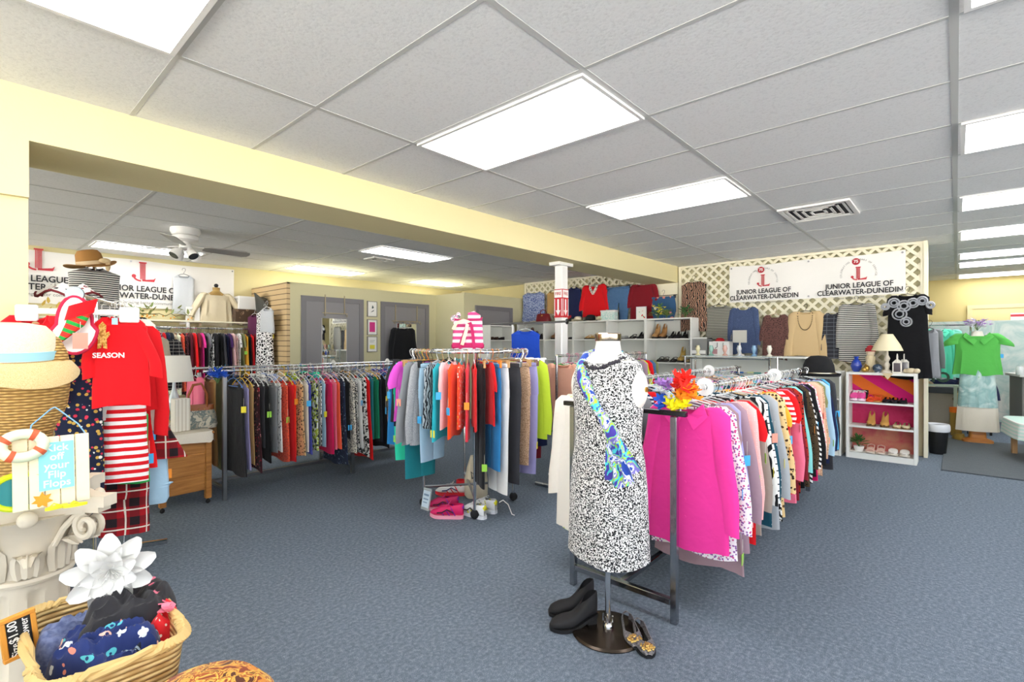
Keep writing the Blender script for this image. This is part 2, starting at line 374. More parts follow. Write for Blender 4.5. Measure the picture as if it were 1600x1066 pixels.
# troffers
DIFF = emit('#fbfcff', LAMP, 'troffer_diffuser')
def troffer(x0, x1, y0, y1, label, group=None):
    t = thing('ceiling_light', label, 'ceiling light', ((x0+x1)/2, (y0+y1)/2, CE), 0, group)
    a, b = (x1-x0)/2, (y1-y0)/2
    f = MB(); w = .02
    for q in ((-a, a, -b, -b+w), (-a, a, b-w, b), (-a, -a+w, -b+w, b-w), (a-w, a, -b+w, b-w)): f.box(*q, -.016, -.004)
    part('frame', f, WHITE, t); part('diffuser', MB().box(-a+w, a-w, -b+w, b-w, -.012, -.004), DIFF, t)
troffer(.02, .61, 1.24, 2.43, 'bright ceiling troffer at the top left corner of the photo')
troffer(1.86, 2.45, 1.24, 2.43, 'largest bright ceiling troffer, overhead in the middle of the room')
troffer(3.70, 4.29, 1.24, 2.43, 'bright ceiling troffer between the overhead light and the air vent')
for i, (a, b) in enumerate(((1.86, 2.43), (3.66, 4.25), (5.5, 6.07), (7.18, 7.77), (8.98, 9.53), (10.0, 10.58), (11.75, 12.33))):
    troffer(a, b, -1.20, -.02, ['cropped ceiling troffer at the top right edge of the photo', 'nearest full ceiling troffer of the right hand row', 'second ceiling troffer in the right hand row, past the nearest one', 'third ceiling troffer in the right hand row', 'fourth ceiling troffer in the right hand row', 'fifth ceiling troffer in the right hand row', 'last thin ceiling troffer of the right row, above the far yellow wall'][i])
for x, lb in ((-1.8, 'ceiling troffer behind the viewer to the right'), (-3.6, 'last ceiling troffer behind the viewer by the shop front')): troffer(x, x+.57, -1.2, -.02, lb)
troffer(1.10, 2.24, 7.49, 7.96, 'ceiling troffer behind the fan over the striped top')
troffer(3.49, 4.66, 7.47, 7.97, 'ceiling troffer near the back wall above the slatted wall end')
troffer(3.49, 4.66, 5.26, 5.78, 'ceiling troffer right of the fan, nearest the beam')
troffer(5.88, 6.93, 7.49, 7.96, 'small far ceiling troffer over the dressing rooms')

# vents
def vent(x0, x1, y0, y1, label):
    t = thing('ceiling_vent', label, 'air vent', ((x0+x1)/2, (y0+y1)/2, CE)); a, b = (x1-x0)/2, (y1-y0)/2; f = MB(); w = .035
    for q in ((-a, a, -b, -b+w), (-a, a, b-w, b), (-a, -a+w, -b+w, b-w), (a-w, a, -b+w, b-w)): f.box(*q, -.018, -.001)
    part('frame', f, WHITE, t); part('backing', MB().box(-a+w, a-w, -b+w, b-w, -.004, -.001), plain('#38383a', .8), t)
    k = 0; r = w + .012
    while r < min(a, b) - .01:
        s = MB(); p, q = a-r, b-r
        for e in ((-p, p, -q, -q+.02), (-p, p, q-.02, q), (-p, -p+.02, -q, q), (p-.02, p, -q, q)): s.box(*e, -.016, -.008)
        part('louver', s, WHITE, t); r += .055
vent(4.94, 5.54, .66, 1.21, 'white square ceiling air vent above the far end of the right rack')
vent(3.86, 4.2, 6.0, 6.27, 'small ceiling air vent beyond the beam near the fan')

# ceiling fan
t = thing('ceiling_fan', 'white ceiling fan with spotlights hanging beyond the beam', 'ceiling fan', (1.62, 6.05, CE))
part('canopy', MB().lathe([(.135, 0), (.14, -.03), (.12, -.07), (.10, -.075)], 28), WHITE, t)
part('motor_housing', MB().lathe([(.10, -.07), (.12, -.085), (.12, -.12), (.09, -.135), (.05, -.14)], 28), WHITE, t)
BL = plain('#a5a39f', .5)
for k in range(3):
    a = math.radians(1.75 + 120*k); M = RZ(a) @ T(0, 0, -.19) @ RX(math.radians(-14))
    part('blade', MB().slab([(.17, -.04), (.22, -.06), (.58, -.072), (.63, -.05), (.645, 0), (.63, .05), (.58, .072), (.22, .06), (.17, .04)], -.004, .004, M), BL, t)
    part('blade_bracket', MB().box(.06, .22, -.018, .018, -.188, -.178, .004, RZ(a)), WHITE, t)
part('light_hub', MB().lathe([(.03, -.14), (.055, -.17), (.055, -.2), (.03, -.22)], 20), WHITE, t)
for k in range(4):
    a = math.radians(20 + 90*k); M = RZ(a) @ T(.05, 0, -.21) @ RY(math.radians(140))
    s = part('spotlight', MB().lathe([(.016, 0), (.02, .02), (.042, .04), (.052, .10), (.05, .12)], 18, M, cap1=False), WHITE, t)
    part('bulb', MB().lathe([(.0, .119), (.046, .118), (.046, .112), (.0, .112)], 18, M), plain('#3c3d42', .2, coat=.6), s, 'dark lens of an unlit lamp')

# structural post with a fire extinguisher arrow sign
mb = MB().box(-.055, .055, -.055, .055, 0, 2.25, .004).box(-.14, .14, -.075, .075, 2.25, 2.288, .003)
struct('trim_3', mb, WHITE).location = (4.80, 3.50, 0)
t = thing('fire_sign', 'red and white arrow sign wrapped round the white post', 'sign', (4.80, 3.50, 1.64))
for rz, w in ((0, .116), (-PI/2, .116)):
    M = RZ(rz) @ T(0, -.059, 0)
    part('panel', MB().box(-.058, .058, -.003, .002, 0, .335, 0, M), RED, t)
    part('header', MB().box(-.055, .055, -.0045, -.003, .235, .325, 0, M), WHITE, t)
    part('lettering', letters(MB(), 'FIRE', .05, 0, .28, -.006, .02, .95, M=M), RED, t, ang=0)
    a = MB().prism([(-.012, .215), (-.012, .085), (-.034, .085), (0, .025), (.034, .085), (.012, .085), (.012, .215)], -.0055, -.003, M)
    for sx in (-.05, .05): a.box(sx-.004, sx+.004, -.0055, -.003, .02, .22, 0, M)
    part('arrow', a, WHITE, t)

# lattice panels on the partition
def lattice(y0, y1, z0, z1, label):
    W, Hh = y1-y0, z1-z0; mb = MB(); p = .135; w = .036
    t = thing('lattice_panel', label, 'lattice', (LX, y1, z0), -PI/2)
    for sgn, yo in ((1, -.004), (-1, .004)):
        k = int((W+Hh)/p) + 2
        for i in range(-1, k):
            c = i*p                    # lines x +/- z = c
            a = max(0, c-Hh) if sgn > 0 else max(0, c-Hh); e = min(W, c)
            if e - a < .01: continue
            if sgn > 0: P0, P1 = (a, c-a), (e, c-e)
            else: P0, P1 = (W-a, c-a), (W-e, c-e)
            dx, dz = P1[0]-P0[0], P1[1]-P0[1]; L = math.hypot(dx, dz); nx, nz = -dz/L*w/2, dx/L*w/2
            mb.prism([(P0[0]+nx, P0[1]+nz), (P0[0]-nx, P0[1]-nz), (P1[0]-nx, P1[1]-nz), (P1[0]+nx, P1[1]+nz)], yo-.004, yo+.004)
    part('slats', mb, CREAMW, t, ang=0)
    f = MB(); b = .03
    f.box(-.01, b, -.016, .016, 0, Hh).box(W-b, W+.01, -.016, .016, 0, Hh).box(b, W-b, -.016, .016, Hh-b, Hh).box(b, W-b, -.016, .016, 0, b)
    part('frame', f, CREAMW, t, ang=0)
lattice(.285, 3.235, .95, CE-.005, 'cream diagonal lattice panel behind the two logo banner')
lattice(3.78, 6.4, 1.0, CE-.005, 'cream diagonal lattice panel behind the red cardigan, left of the post')
struct('trim_4', MB().box(LX-.02, LX+.06, 3.26, 3.75, 1.0, 2.288), CREAMW)
struct('trim_5', MB().box(LX-.03, LX+.18, .25, .285, 0, CE-.004), CREAMW)

# dressing room doors, y = 7.2 facing -y
def dressing_door(n, x0, x1, ztop, y, mirror=None, notch=None):
    w = .075; r = struct(f'door_{n}', MB().box(x0, x1, y-.012, y-.002, .02, ztop), DOORGREY)
    f = MB().box(x0-w, x0, y-.03, y-.002, 0, ztop+w).box(x1, x1+w, y-.03, y-.002, 0, ztop+w).box(x0, x1, y-.03, y-.002, ztop, ztop+w)
    struct('door_frame', f, plain('#7e7b7e', .5), parent=r)
    if mirror:
        a, b, c, d = mirror
        struct('mirror', MB().box(a, b, y-.02, y-.012, c, d), plain('#e8eae6', .02, 1), parent=r)
        struct('mirror_trim', MB().box(a-.01, a, y-.022, y-.012, c, d).box(b, b+.01, y-.022, y-.012, c, d), plain('#b9b5ae', .4), parent=r)
    return r
dressing_door(1, 3.47, 4.35, 1.97, 7.2, (3.72, 4.12, .5, 1.72))
dressing_door(2, 4.83, 5.69, 1.965, 7.2, (5.08, 5.48, .5, 1.68))
dressing_door(3, 6.28, 7.12, 1.945, 6.43)
HK = plain('#b7a88a', .4, .6)
def hookrack(x, z, w, y, n, label, wire=True):
    t = thing('over_door_hooks', label, 'hook rack', (x, y, z)); m = MB()
    m.box(-w/2, w/2, -.014, -.006, -.006, .006)
    for s in (-.38, .38): m.box(w*s-.008, w*s+.008, -.010, -.004, -.006, .28)
    part('bar', m, HK, t)
    for i in range(n):
        q = -w/2 + .03 + (w-.06)*i/max(1, n-1)
        part('hook', MB().tube([(q, -.012, 0), (q, -.03, -.04), (q, -.055, -.05), (q, -.065, -.02)], .005, 6), HK, t)
hookrack(3.92, 1.80, .42, 7.17, 2, 'wire hook hanger over the grey dressing room door above the mirror')
hookrack(5.26, 1.72, .6, 7.17, 6, 'row of coat hooks on the second grey dressing room door')

# framed posters between the doors
def poster(px0, py0, px1, py1, label, art):
    d = 8.35; x0, _, z1 = at(px0, py0, d); x1, _, z0 = at(px1, py1, d)
    y = 7.2; k = 4.59
    t = thing('framed_poster', label, 'framed poster', (k, y-.012, (z0+z1)/2)); h = (z1-z0)/2; w = h*.72
    f = MB()
    for q in ((-w, w, -h, -h+.012), (-w, w, h-.012, h), (-w, -w+.012, -h, h), (w-.012, w, -h, h)): f.box(q[0], q[1], -.012, .010, q[2], q[3])
    part('frame', f, plain('#9a978f', .4), t); part('sheet', MB().box(-w+.01, w-.01, -.004, .008, -h+.01, h-.01), plain('#f1efe8', .6), t)
    art(t, w, h)
def art1(t, w, h):
    part('drawing', MB().prism([(-.3*w, -.45*h), (-.1*w, -.3*h), (.35*w, -.1*h), (.3*w, -.25*h)], -.006, -.004).prism([(-.1*w, .1*h), (.05*w, .5*h), (.3*w, .2*h), (.1*w, .05*h)], -.006, -.004), plain('#3a4a4c', .7), t, ang=0)
def art2(t, w, h):
    part('pink_block', MB().box(-.55*w, .55*w, -.006, -.004, -.6*h, .65*h), plain('#d43a86', .6), t)
    part('lettering', letters(letters(MB(), 'SALE', .05, 0, .3*h, -.0075), 'TODAY', .04, 0, -.2*h, -.0075), WHITE, t, ang=0) if False else None
def art3(t, w, h):
    part('yellow_block', MB().box(-.5*w, .5*w, -.006, -.004, -.6*h, -.1*h), plain('#e9dc4a', .6), t)
    part('grey_lines', MB().box(-.5*w, .5*w, -.006, -.004, .45*h, .5*h).box(-.5*w, .3*w, -.006, -.004, .25*h, .3*h), plain('#9aa0a0', .6), t)
poster(573, 472, 590, 496, 'framed bird drawing, topmost of three small frames between the doors', art1)
poster(573, 500, 590, 524, 'framed pink print, middle of three small frames between the doors', art2)
poster(573, 526, 590, 550, 'framed yellow and white print, lowest of three small frames between the doors', art3)

# floor mat in the far room
solo('floor_mat', MB().box(6.9, 9.3, -1.7, .12, 0, .012, .004), cloth('tweed', ['#3c4348', '#565e63']), 'dark grey floor mat in the right hand opening', 'mat')

# ------------------------------------------------------------------ clothes
def sgnp(v, p): return math.copysign(abs(v)**p, v)
def body_mesh(w=.19, hem=.21, L=.62, ty=.02, neck=.085, nd=.06, sd=.05, seed=0, folds=3.0, rows=10, n=28, wob=.25, strap=False, z0=-.075, waist=.96):
    rg = random.Random(seed); ph = rg.uniform(0, 6.28); ph2 = rg.uniform(0, 6.28); rings = []
    for j in range(4):                                     # neckline to shoulder point
        t = j/3; hw = neck + (w-neck)*t; th = ty*(.35 + .65*t); r = []
        for i in range(n):
            a = 2*PI*i/n; c, s = math.cos(a), math.sin(a); x = hw*sgnp(c, .8); y = th*sgnp(s, .7)
            dz = (nd if s < 0 else nd*.35)*(1-t)*abs(s)**1.2 + sd*t*(1 - (.25 if not strap else 0)*abs(s))
            r.append((x, y, z0 - dz))
        rings.append(r)
    for j in range(1, rows+1):
        t = j/rows
        hw = w + (hem-w)*t; hw *= 1 - (1-waist)*math.sin(PI*min(1, t*1.3)) if waist < 1 else 1
        hw *= 1 + .018*math.sin(ph2 + 5*t)
        r = []
        for i in range(n):
            a = 2*PI*i/n; c, s = math.cos(a), math.sin(a); x = hw*sgnp(c, .75)
            f = math.sin(ph + folds*2*PI*x/.25 + 1.5*t*math.sin(ph2)) * (.3 + .7*t)
            y = ty*sgnp(s, .7)*(1 - wob + wob*f) + ty*wob*.9*t*math.sin(ph2 + 2.2*PI*x/.25)
            z = z0 - sd - (L-sd)*t - (.012*math.sin(ph + 7*x/.2*.5) if j == rows else 0)
            r.append((x, y, z))
        rings.append(r)
    return MB().loft(rings, True, False, False)
def sleeve_mesh(side, w, ln, ty, seed=0, cuff=.04, top=.058, spread=.07, sd=.05, z0=-.075, flare=0, fwd=0):
    rg = random.Random(seed+side*7); ph = rg.uniform(0, 6.28); rings = []; n = 12; K = 8
    for k in range(-1, K+1):
        t = max(0, k/K); z = z0 - sd*.55 - ln*t; cx = side*(w - .035 + spread*min(1, t*1.4)*(.4+.6*min(1, ln/.3)))
        rx = (top + (cuff-top)*t + flare*t*t)*(1 + .07*math.sin(ph + 9*t)); ry = ty*.92*(1 - .15*t)*(1 + .06*math.sin(ph + 13*t))
        if k < 0: rx *= .45; ry *= .5; z += .028; cx -= side*.012
        elif k == 0: z += .006
        rings.append([(cx + rx*math.cos(2*PI*i/n) + .008*math.sin(ph + 4*t), ry*math.sin(2*PI*i/n) - fwd*t, z + (-.5*side*rx*math.cos(2*PI*i/n)*(.5 if k >= 0 else 0))) for i in range(n)])
    return MB().loft(rings, True, True, True)
def trouser_mesh(L=.9, w=.17, ty=.025, seed=0, cuff=.075, z0=-.09, flare=0):
    m = MB(); ph = random.Random(seed).uniform(0, 6.28); n = 16
    m.loft([[(hw*sgnp(math.cos(2*PI*i/n), .7), ty*q*sgnp(math.sin(2*PI*i/n), .7), z0-z) for i in range(n)] for hw, q, z in ((w*.93, .6, 0), (w*.95, .8, .035), (w*1.02, 1, .12), (w*1.05, 1, .24), (w*.9, .8, .27))], True, True, True)
    for s in (-1, 1):
        rr = []
        for k in range(8):
            t = k/7; z = z0 - .18 - (L-.18)*t; rx = (w*.52)*(1-t) + cuff*t + flare*max(0, t-.6); cx = s*(w*.52 - .02*t)
            rx *= 1 + .03*math.sin(ph + 8*t)
            rr.append([(cx + rx*sgnp(math.cos(2*PI*i/12), .85), ty*(.95 - .1*t)*math.sin(2*PI*i/12)*(1 + .08*math.sin(ph + 9*t)), z) for i in range(12)])
        m.loft(rr, True, True, True)
    return m
def skirt_mesh(L=.5, w=.15, hem=.2, ty=.025, seed=0, z0=-.09):
    ph = random.Random(seed).uniform(0, 6.28); n = 28; rr = []
    for k in range(8):
        t = k/7; hw = w + (hem-w)*t
        rr.append([(hw*sgnp(math.cos(2*PI*i/n), .8), ty*sgnp(math.sin(2*PI*i/n), .7)*(.7 + .3*t*math.sin(ph + 40*hw*math.cos(2*PI*i/n)) + .1), z0 - L*t) for i in range(n)])
    return MB().loft(rr, True, False, False)

# style: kind, words, L, hem, sleeve length, extra
STY = {
 'ls': ('blouse', 'long-sleeved blouse', .64, .215, .56), 'sh': ('shirt', 'collared shirt', .68, .215, .56), 'ts': ('tee_shirt', 'short-sleeved top', .60, .205, .17),
 'tk': ('tank_top', 'sleeveless top', .58, .205, 0), 'tu': ('tunic', 'sleeveless tunic', .74, .24, 0), 'dr': ('dress', 'sleeveless dress', .86, .26, 0),
 'sd': ('dress', 'short-sleeved dress', .84, .25, .17), 'ct': ('cardigan', 'cardigan', .72, .215, .56), 'sw': ('sweater', 'sweater', .62, .21, .55),
 'jk': ('jacket', 'jacket', .62, .21, .54), 'qs': ('blouse', 'elbow-sleeved blouse', .63, .21, .33), 'pt': ('trousers', 'trousers', .92, .0, 0), 'cp': ('trousers', 'cropped trousers', .66, 0, 0), 'sk': ('skirt', 'skirt', .52, .2, 0), 'st': ('shorts', 'shorts', .38, 0, 0)}
CAT = {'tee_shirt': 't-shirt', 'tank_top': 'top', 'trousers': 'trousers'}
TAGC = {'blue': '#45aee6', 'orange': '#f5932a', 'yellow': '#f1e03a', 'green': '#9ad449', 'coral': '#f49a86', 'pale blue': '#a7d6ef', 'pink': '#f08fb0'}
def tag_part(parent, x, y, z, col, yaw, drop=.05, s=1):
    m = MB().box(-.019*s, .019*s, -.0012, .0012, -drop-.052*s, -drop, 0, T(x, y, z) @ RZ(yaw))
    t = part('price_tag', m, plain(TAGC[col], .6), parent, f'{col} price tag', 0)
    part('string', MB().tube([(x, y, z+.02), (x, y, z-drop)], .0012, 4), STRING, t)
def hanger_mesh(w=.2, kind='plastic', clip=False):
    m = MB(); r = .0036 if kind == 'plastic' else .0022
    hook = [(.021*math.sin(a), 0, .021*math.cos(a)) for a in [math.radians(d) for d in (-120, -80, -40, 0, 40, 80, 120)]] 
    hook += [(.012, 0, -.03), (0, 0, -.042), (0, 0, -.065)]
    m.tube(hook, .0022, 5)
    if clip:
        m.box(-w, w, -r, r, -.072, -.062)
        for s in (-1, 1): m.box(s*w*.82-.02, s*w*.82+.02, -.008, .008, -.115, -.06, .003)
    else:
        m.tube([(0, 0, -.062), (w*.35, 0, -.075), (w*.8, 0, -.115), (w*.97, 0, -.135)], r, 5)
        m.tube([(0, 0, -.062), (-w*.35, 0, -.075), (-w*.8, 0, -.115), (-w*.97, 0, -.135)], r, 5)
        m.tube([(w*.97, 0, -.135), (-w*.97, 0, -.135)], r*.9, 5)
    return m
HMAT = {'clear': CLEARH, 'white': WHITEH, 'wire': CHROME, 'black': plain('#222225', .4), 'blue': plain('#3f7fd0', .35), 'pink': plain('#f07fae', .35), 'yellow': plain('#f2c52e', .35), 'orange': plain('#f28a2a', .35), 'tan': wood_mat('#b98b56', '#d8b07a', 'hanger_wood')}
HWORD = {'clear': 'clear plastic', 'white': 'white plastic', 'wire': 'chrome wire', 'black': 'black plastic', 'blue': 'blue plastic', 'pink': 'pink plastic', 'yellow': 'yellow plastic', 'orange': 'orange plastic', 'tan': 'wooden'}
HME = {}
def hanger(kind, clip, loc, rz, desc, loc_words, group, w=.185):
    k = (kind, clip, round(w, 3))
    if k not in HME: HME[k] = hanger_mesh(w, 'wire' if kind == 'wire' else 'plastic', clip).mesh('clothes_hanger', HMAT[kind])
    o = bpy.data.objects.new('clothes_hanger', HME[k]); COL.objects.link(o); o.location = loc; o.rotation_euler = (0, 0, rz)
    o['label'] = fit(f'{HWORD[kind]} hanger holding the {desc} {loc_words}'); o['category'] = 'hanger'; o['group'] = group
    return o
def fit(s, extra=''):
    w = s.split()
    if extra and len(w) + len(extra.split()) <= 16: s += extra
    return ' '.join(s.split()[:16])

GN = [0]
def garment(desc, sty, mat, loc, rz, where, near='', L=None, w=.19, ty=.02, hem=None, hg='clear', tag=None, tagz=None, tagside=1, sl=None, sleeve=True, smat=None, hgroup=None, group=None, nohanger=False, nd=.06, neck=.085, label=None, spread=.07, cuff=.04, waist=.96, kindname=None, z0=-.075, wob=.25, tagyaw=None, top=.058, flare=0):
    kind, words, L0, hem0, sl0 = STY[sty]; L = L or L0; GN[0] += 1; seed = GN[0]*13 + 5; sl = sl0 if sl is None else sl
    if sty in ('dr', 'tu', 'tk') and neck == .085: neck = .10
    full = desc
    r = thing(kindname or kind, label or fit(f'{full} {where}', near), CAT.get(kind, kind), loc, rz, group)
    sc = w/.19
    if sty in ('pt', 'cp', 'st'):
        part('legs', trouser_mesh(L, w*.86, ty, seed, cuff=.075 if sty == 'pt' else .085), mat, r)
        part('waistband', MB().box(-w*.82, w*.82, -ty*.85, ty*.85, -.115, -.085, .006), smat or mat, r)
    elif sty == 'sk':
        part('panel', skirt_mesh(L, w*.78, hem or .2, ty, seed), mat, r)
        part('waistband', MB().box(-w*.79, w*.79, -ty*.85, ty*.85, -.115, -.086, .006), smat or mat, r)
    else:
        part('body', body_mesh(w, (hem or hem0)*sc, L, ty, neck*sc, nd, seed=seed, strap=sl == 0, waist=waist, z0=z0, wob=wob), mat, r)
        if sl:
            for s in (-1, 1): part('sleeve', sleeve_mesh(s, w, sl, ty, seed, spread=spread*sc, cuff=cuff*sc, top=top*sc, z0=z0, flare=flare), smat or mat, r)
        if sty in ('sh', 'jk'):
            c = MB()
            for s in (-1, 1):
                c.add([(s*neck*sc*1.02, -ty*.3, z0+.012), (s*.012, -ty*1.12, z0-nd*.95), (s*.05, -ty*1.45, z0-nd-.055), (s*(neck*sc+.035), -ty*1.2, z0-.045),
                       (s*neck*sc*1.0, ty*.5, z0+.012)], [(0, 1, 2, 3), (0, 3, 4)][::1])
            part('collar', c, smat or mat, r)
            b = MB()
            for k in range(6): b.lathe([(.0055, -.0015), (.0055, .0015)], 8, T(.004, -ty*.98-.002, z0-nd-.06-k*.085) @ RX(PI/2))
            part('button', b, smat or mat, r)
        elif sty == 'ct':
            part('button_band', MB().box(-.018, .018, -ty*1.03, -ty*.7, z0-L+.02, z0-nd*1.05, .003), smat or mat, r)
        elif sl or nd < .05:
            pts = []
            for i in range(25):
                a = 2*PI*i/24; c, s = math.cos(a), math.sin(a)
                pts.append((neck*sc*sgnp(c, .8), ty*.35*sgnp(s, .7), z0 - (nd if s < 0 else nd*.35)*abs(s)**1.2))
            part('neckband', MB().tube(pts[:-1], .006, 5, True), smat or mat, r)
    if tag:
        tz = tagz if tagz is not None else -(.2 + RND.random()*(L-.25)); yaw = tagyaw if tagyaw is not None else PI/2 + RND.uniform(-.7, .7)
        ex = (w if sl == 0 else w + .045*sc) if sty not in ('pt', 'cp', 'st', 'sk') else w*.8
        tag_part(r, tagside*(ex*1.04), 0, tz, tag, yaw)
    if not nohanger: hanger(hg, sty in ('pt', 'cp', 'st', 'sk'), loc, rz, desc, where, hgroup or 'clothes hangers', w*.97)
    return r

# palette: words -> (pattern, colours, scale)
PAL = {'hot pink': ('plain', ['#f23a9c']), 'white and pink ditsy print': ('ditsy', ['#f3eef0', '#c24a86', '#8c5aa0'], 1.2), 'mauve': ('plain', ['#a58794']), 'dusty mauve': ('plain', ['#9b7f86']),
 'pale pink textured': ('dots', ['#f6b9b6', '#fbd5d0'], 2), 'red': ('plain', ['#d9131c']), 'bright red': ('plain', ['#f0141a']), 'taupe': ('plain', ['#9d8f86']), 'black': ('plain', ['#131316']),
 'black and white swirl': ('zebra', ['#131316', '#e9e6e0'], .5), 'white windowpane': ('thinstripe', ['#f1efec', '#22222a'], 1.2), 'teal dotted': ('dots', ['#15485a', '#c7d6d4'], 1), 'light grey': ('plain', ['#a9acb0']),
 'leopard print': ('leopard', ['#e8c58c', '#2a1b12', '#8b5a2b'], 1.2), 'golden yellow': ('plain', ['#f7b63a']), 'coral red': ('plain', ['#f03a4a']), 'red and white striped': ('hstripe', ['#e11a24', '#f6f1ee'], 1.1),
 'pink': ('plain', ['#f27a97']), 'maroon': ('plain', ['#7c1626']), 'rust leopard': ('leopard', ['#a82a1c', '#1f0d0a', '#3a0f0a'], 1.5), 'grey tweed': ('tweed', ['#4d4a4a', '#9c9896']), 'aqua': ('plain', ['#8bd8d4']),
 'dark leopard': ('leopard', ['#4a3a26', '#0f0d0b', '#a58a5a'], 1.6), 'black and white zigzag': ('zigzag', ['#15151a', '#efece8'], 1), 'deep purple': ('plain', ['#3d1d55']), 'white rosebud': ('ditsy', ['#f7ecea', '#d9436a', '#f08ca8'], .8),
 'magenta': ('plain', ['#d81462']), 'peach': ('plain', ['#f2b79c']), 'tan crochet': ('lace', ['#d9b596', '#b08a6a'], 1.2), 'olive': ('plain', ['#86885a']), 'pale blue': ('plain', ['#a7c8dd']), 'blue tie-dye': ('tiedye', ['#2f4f9a', '#c9d4ee', '#6f86c8']),
 'navy': ('plain', ['#1b2348']), 'black velvet': ('plain', ['#0e0e10']), 'lavender': ('plain', ['#a9a3d6']), 'tan': ('plain', ['#b9935c']), 'maroon floral': ('floral', ['#3c0f1a', '#b8273a', '#d98a8a'], 1.2), 'charcoal': ('plain', ['#38383d']),
 'grey': ('plain', ['#8a8c90']), 'white and black floral': ('floral', ['#eceae6', '#1a1a1e', '#55555a'], 1.2), 'coral print': ('leopard', ['#ef5a3c', '#b32a1c', '#f6a080'], 1.4), 'orange red': ('plain', ['#ff3a1e']), 'white': ('plain', ['#f0eeea']),
 'blue violet': ('plain', ['#4a4fa8']), 'lime and navy print': ('blotch', ['#1b2348', '#c6d84a', '#e8eef0'], 1), 'black zebra': ('zebra', ['#111114', '#f3f1ee'], 1.5), 'fuchsia': ('plain', ['#e0115a']), 'salmon': ('plain', ['#ff6a4a']), 'navy paisley': ('floral', ['#22304a', '#7d93a8', '#3f5570'], 1.2),
 'cream print': ('ditsy', ['#ece4d6', '#8a8278', '#3c3a3c'], .9), 'black lace': ('lace', ['#141416', '#eceae6'], .8), 'ivory': ('plain', ['#f0e8dc']), 'teal': ('plain', ['#1f7f88']), 'emerald green': ('plain', ['#0f8a63']), 'cream and red floral': ('floral', ['#eee0cc', '#c8323c', '#6a4a3a'], 1.3),
 'black and pink striped': ('hstripe', ['#17171b', '#f0c4b4'], 1.6), 'purple': ('plain', ['#4a3596']), 'yellow green floral': ('floral', ['#e9ecd4', '#c8d83a', '#2a2a30'], 1.3), 'lime': ('plain', ['#c6e03a']), 'blue': ('plain', ['#2f86c6']), 'dark navy': ('plain', ['#20242f']), 'orchid pink': ('plain', ['#e85ad0']), 'mint': ('plain', ['#35dbae']),
 'black and white print': ('blotch', ['#111114', '#f0eeea'], 1.2), 'orange': ('plain', ['#ff5316']), 'orange floral': ('floral', ['#ff4a22', '#fbe6dc', '#f2a23c'], 1.2), 'blush': ('plain', ['#f6c3c3']), 'sky blue': ('plain', ['#57b4e2']), 'denim blue': ('tweed', ['#33557a', '#5c7fa6']), 'royal blue': ('plain', ['#1f49b8']),
 'grey marled': ('tweed', ['#8f9194', '#b9babc']), 'black feather print': ('zebra', ['#23262c', '#aab2b8'], .9), 'beige': ('plain', ['#d8c3a4']), 'white and navy striped': ('hstripe', ['#eeeef0', '#24305c'], 1.5), 'green': ('plain', ['#2faa4f']), 'red plaid': ('plaid', ['#a3121c', '#241a1e', '#e6dccc'], 1), 'green plaid': ('plaid', ['#2c5a3a', '#c41f2a', '#f0e6d0'], 1),
 'brown': ('plain', ['#5b3a28']), 'plum': ('plain', ['#5d2348']), 'rose floral': ('floral', ['#f3dcd8', '#d95a7a', '#7a9a6a'], 1.2), 'blue floral': ('floral', ['#2c4a9a', '#e6eaf4', '#e0708a'], 1.2), 'silver grey': ('plain', ['#c3c6c8']), 'turquoise': ('plain', ['#2bb8c6']), 'burgundy': ('plain', ['#5c1020']), 'cobalt print': ('blotch', ['#1d3d9c', '#e9edf6', '#5f86d8'], 1)}
def pm(k):
    p = PAL[k]; return cloth(p[0], p[1], p[2] if len(p) > 2 else 1.0)
HANG = ['clear', 'clear', 'clear', 'white', 'white', 'wire', 'black']
def rack_row(items, where, place, ty, hgroup, ggroup, L_extra=0, hangs=None, tagp=.35, tags=('blue', 'blue', 'orange', 'yellow', 'green', 'coral'), wf=None, z0=-.075, nk=.085):
    """items: 'colour|style[|dL]' from the front; place(i, n) -> loc, rz"""
    seen = set(); n = len(items); descs = []
    for it in items:
        a = it.split('|'); d = f'{a[0]} {STY[a[1]][1]}'
        assert d not in seen, (where, d); seen.add(d); descs.append(d)
    for i, it in enumerate(items):
        a = it.split('|'); loc, rz = place(i, n); ex = float(a[2]) if len(a) > 2 else RND.uniform(-.04, .06)
        hg = RND.choice(hangs or HANG)
        near = f', beside the {descs[i-1]}' if i else f', beside the {descs[1]}'
        tg = RND.choice(tags) if RND.random() < tagp else None
        w = (wf or .19) + RND.uniform(-.018, .012)
        garment(descs[i], a[1], pm(a[0]), loc, rz + RND.uniform(-.035, .035), where, near, L=STY[a[1]][2] + ex + L_extra, w=w, ty=ty*RND.uniform(.85, 1.05), hg=hg, tag=tg, tagz=None, hgroup=hgroup, group=ggroup, z0=z0, neck=nk)
def auto_items(used, n, styles, seed):
    rg = random.Random(seed); ks = list(PAL); out = []; u = set(used)
    while len(out) < n:
        it = f'{rg.choice(ks)}|{rg.choice(styles)}'
        if it not in u: u.add(it); out.append(it)
    return out

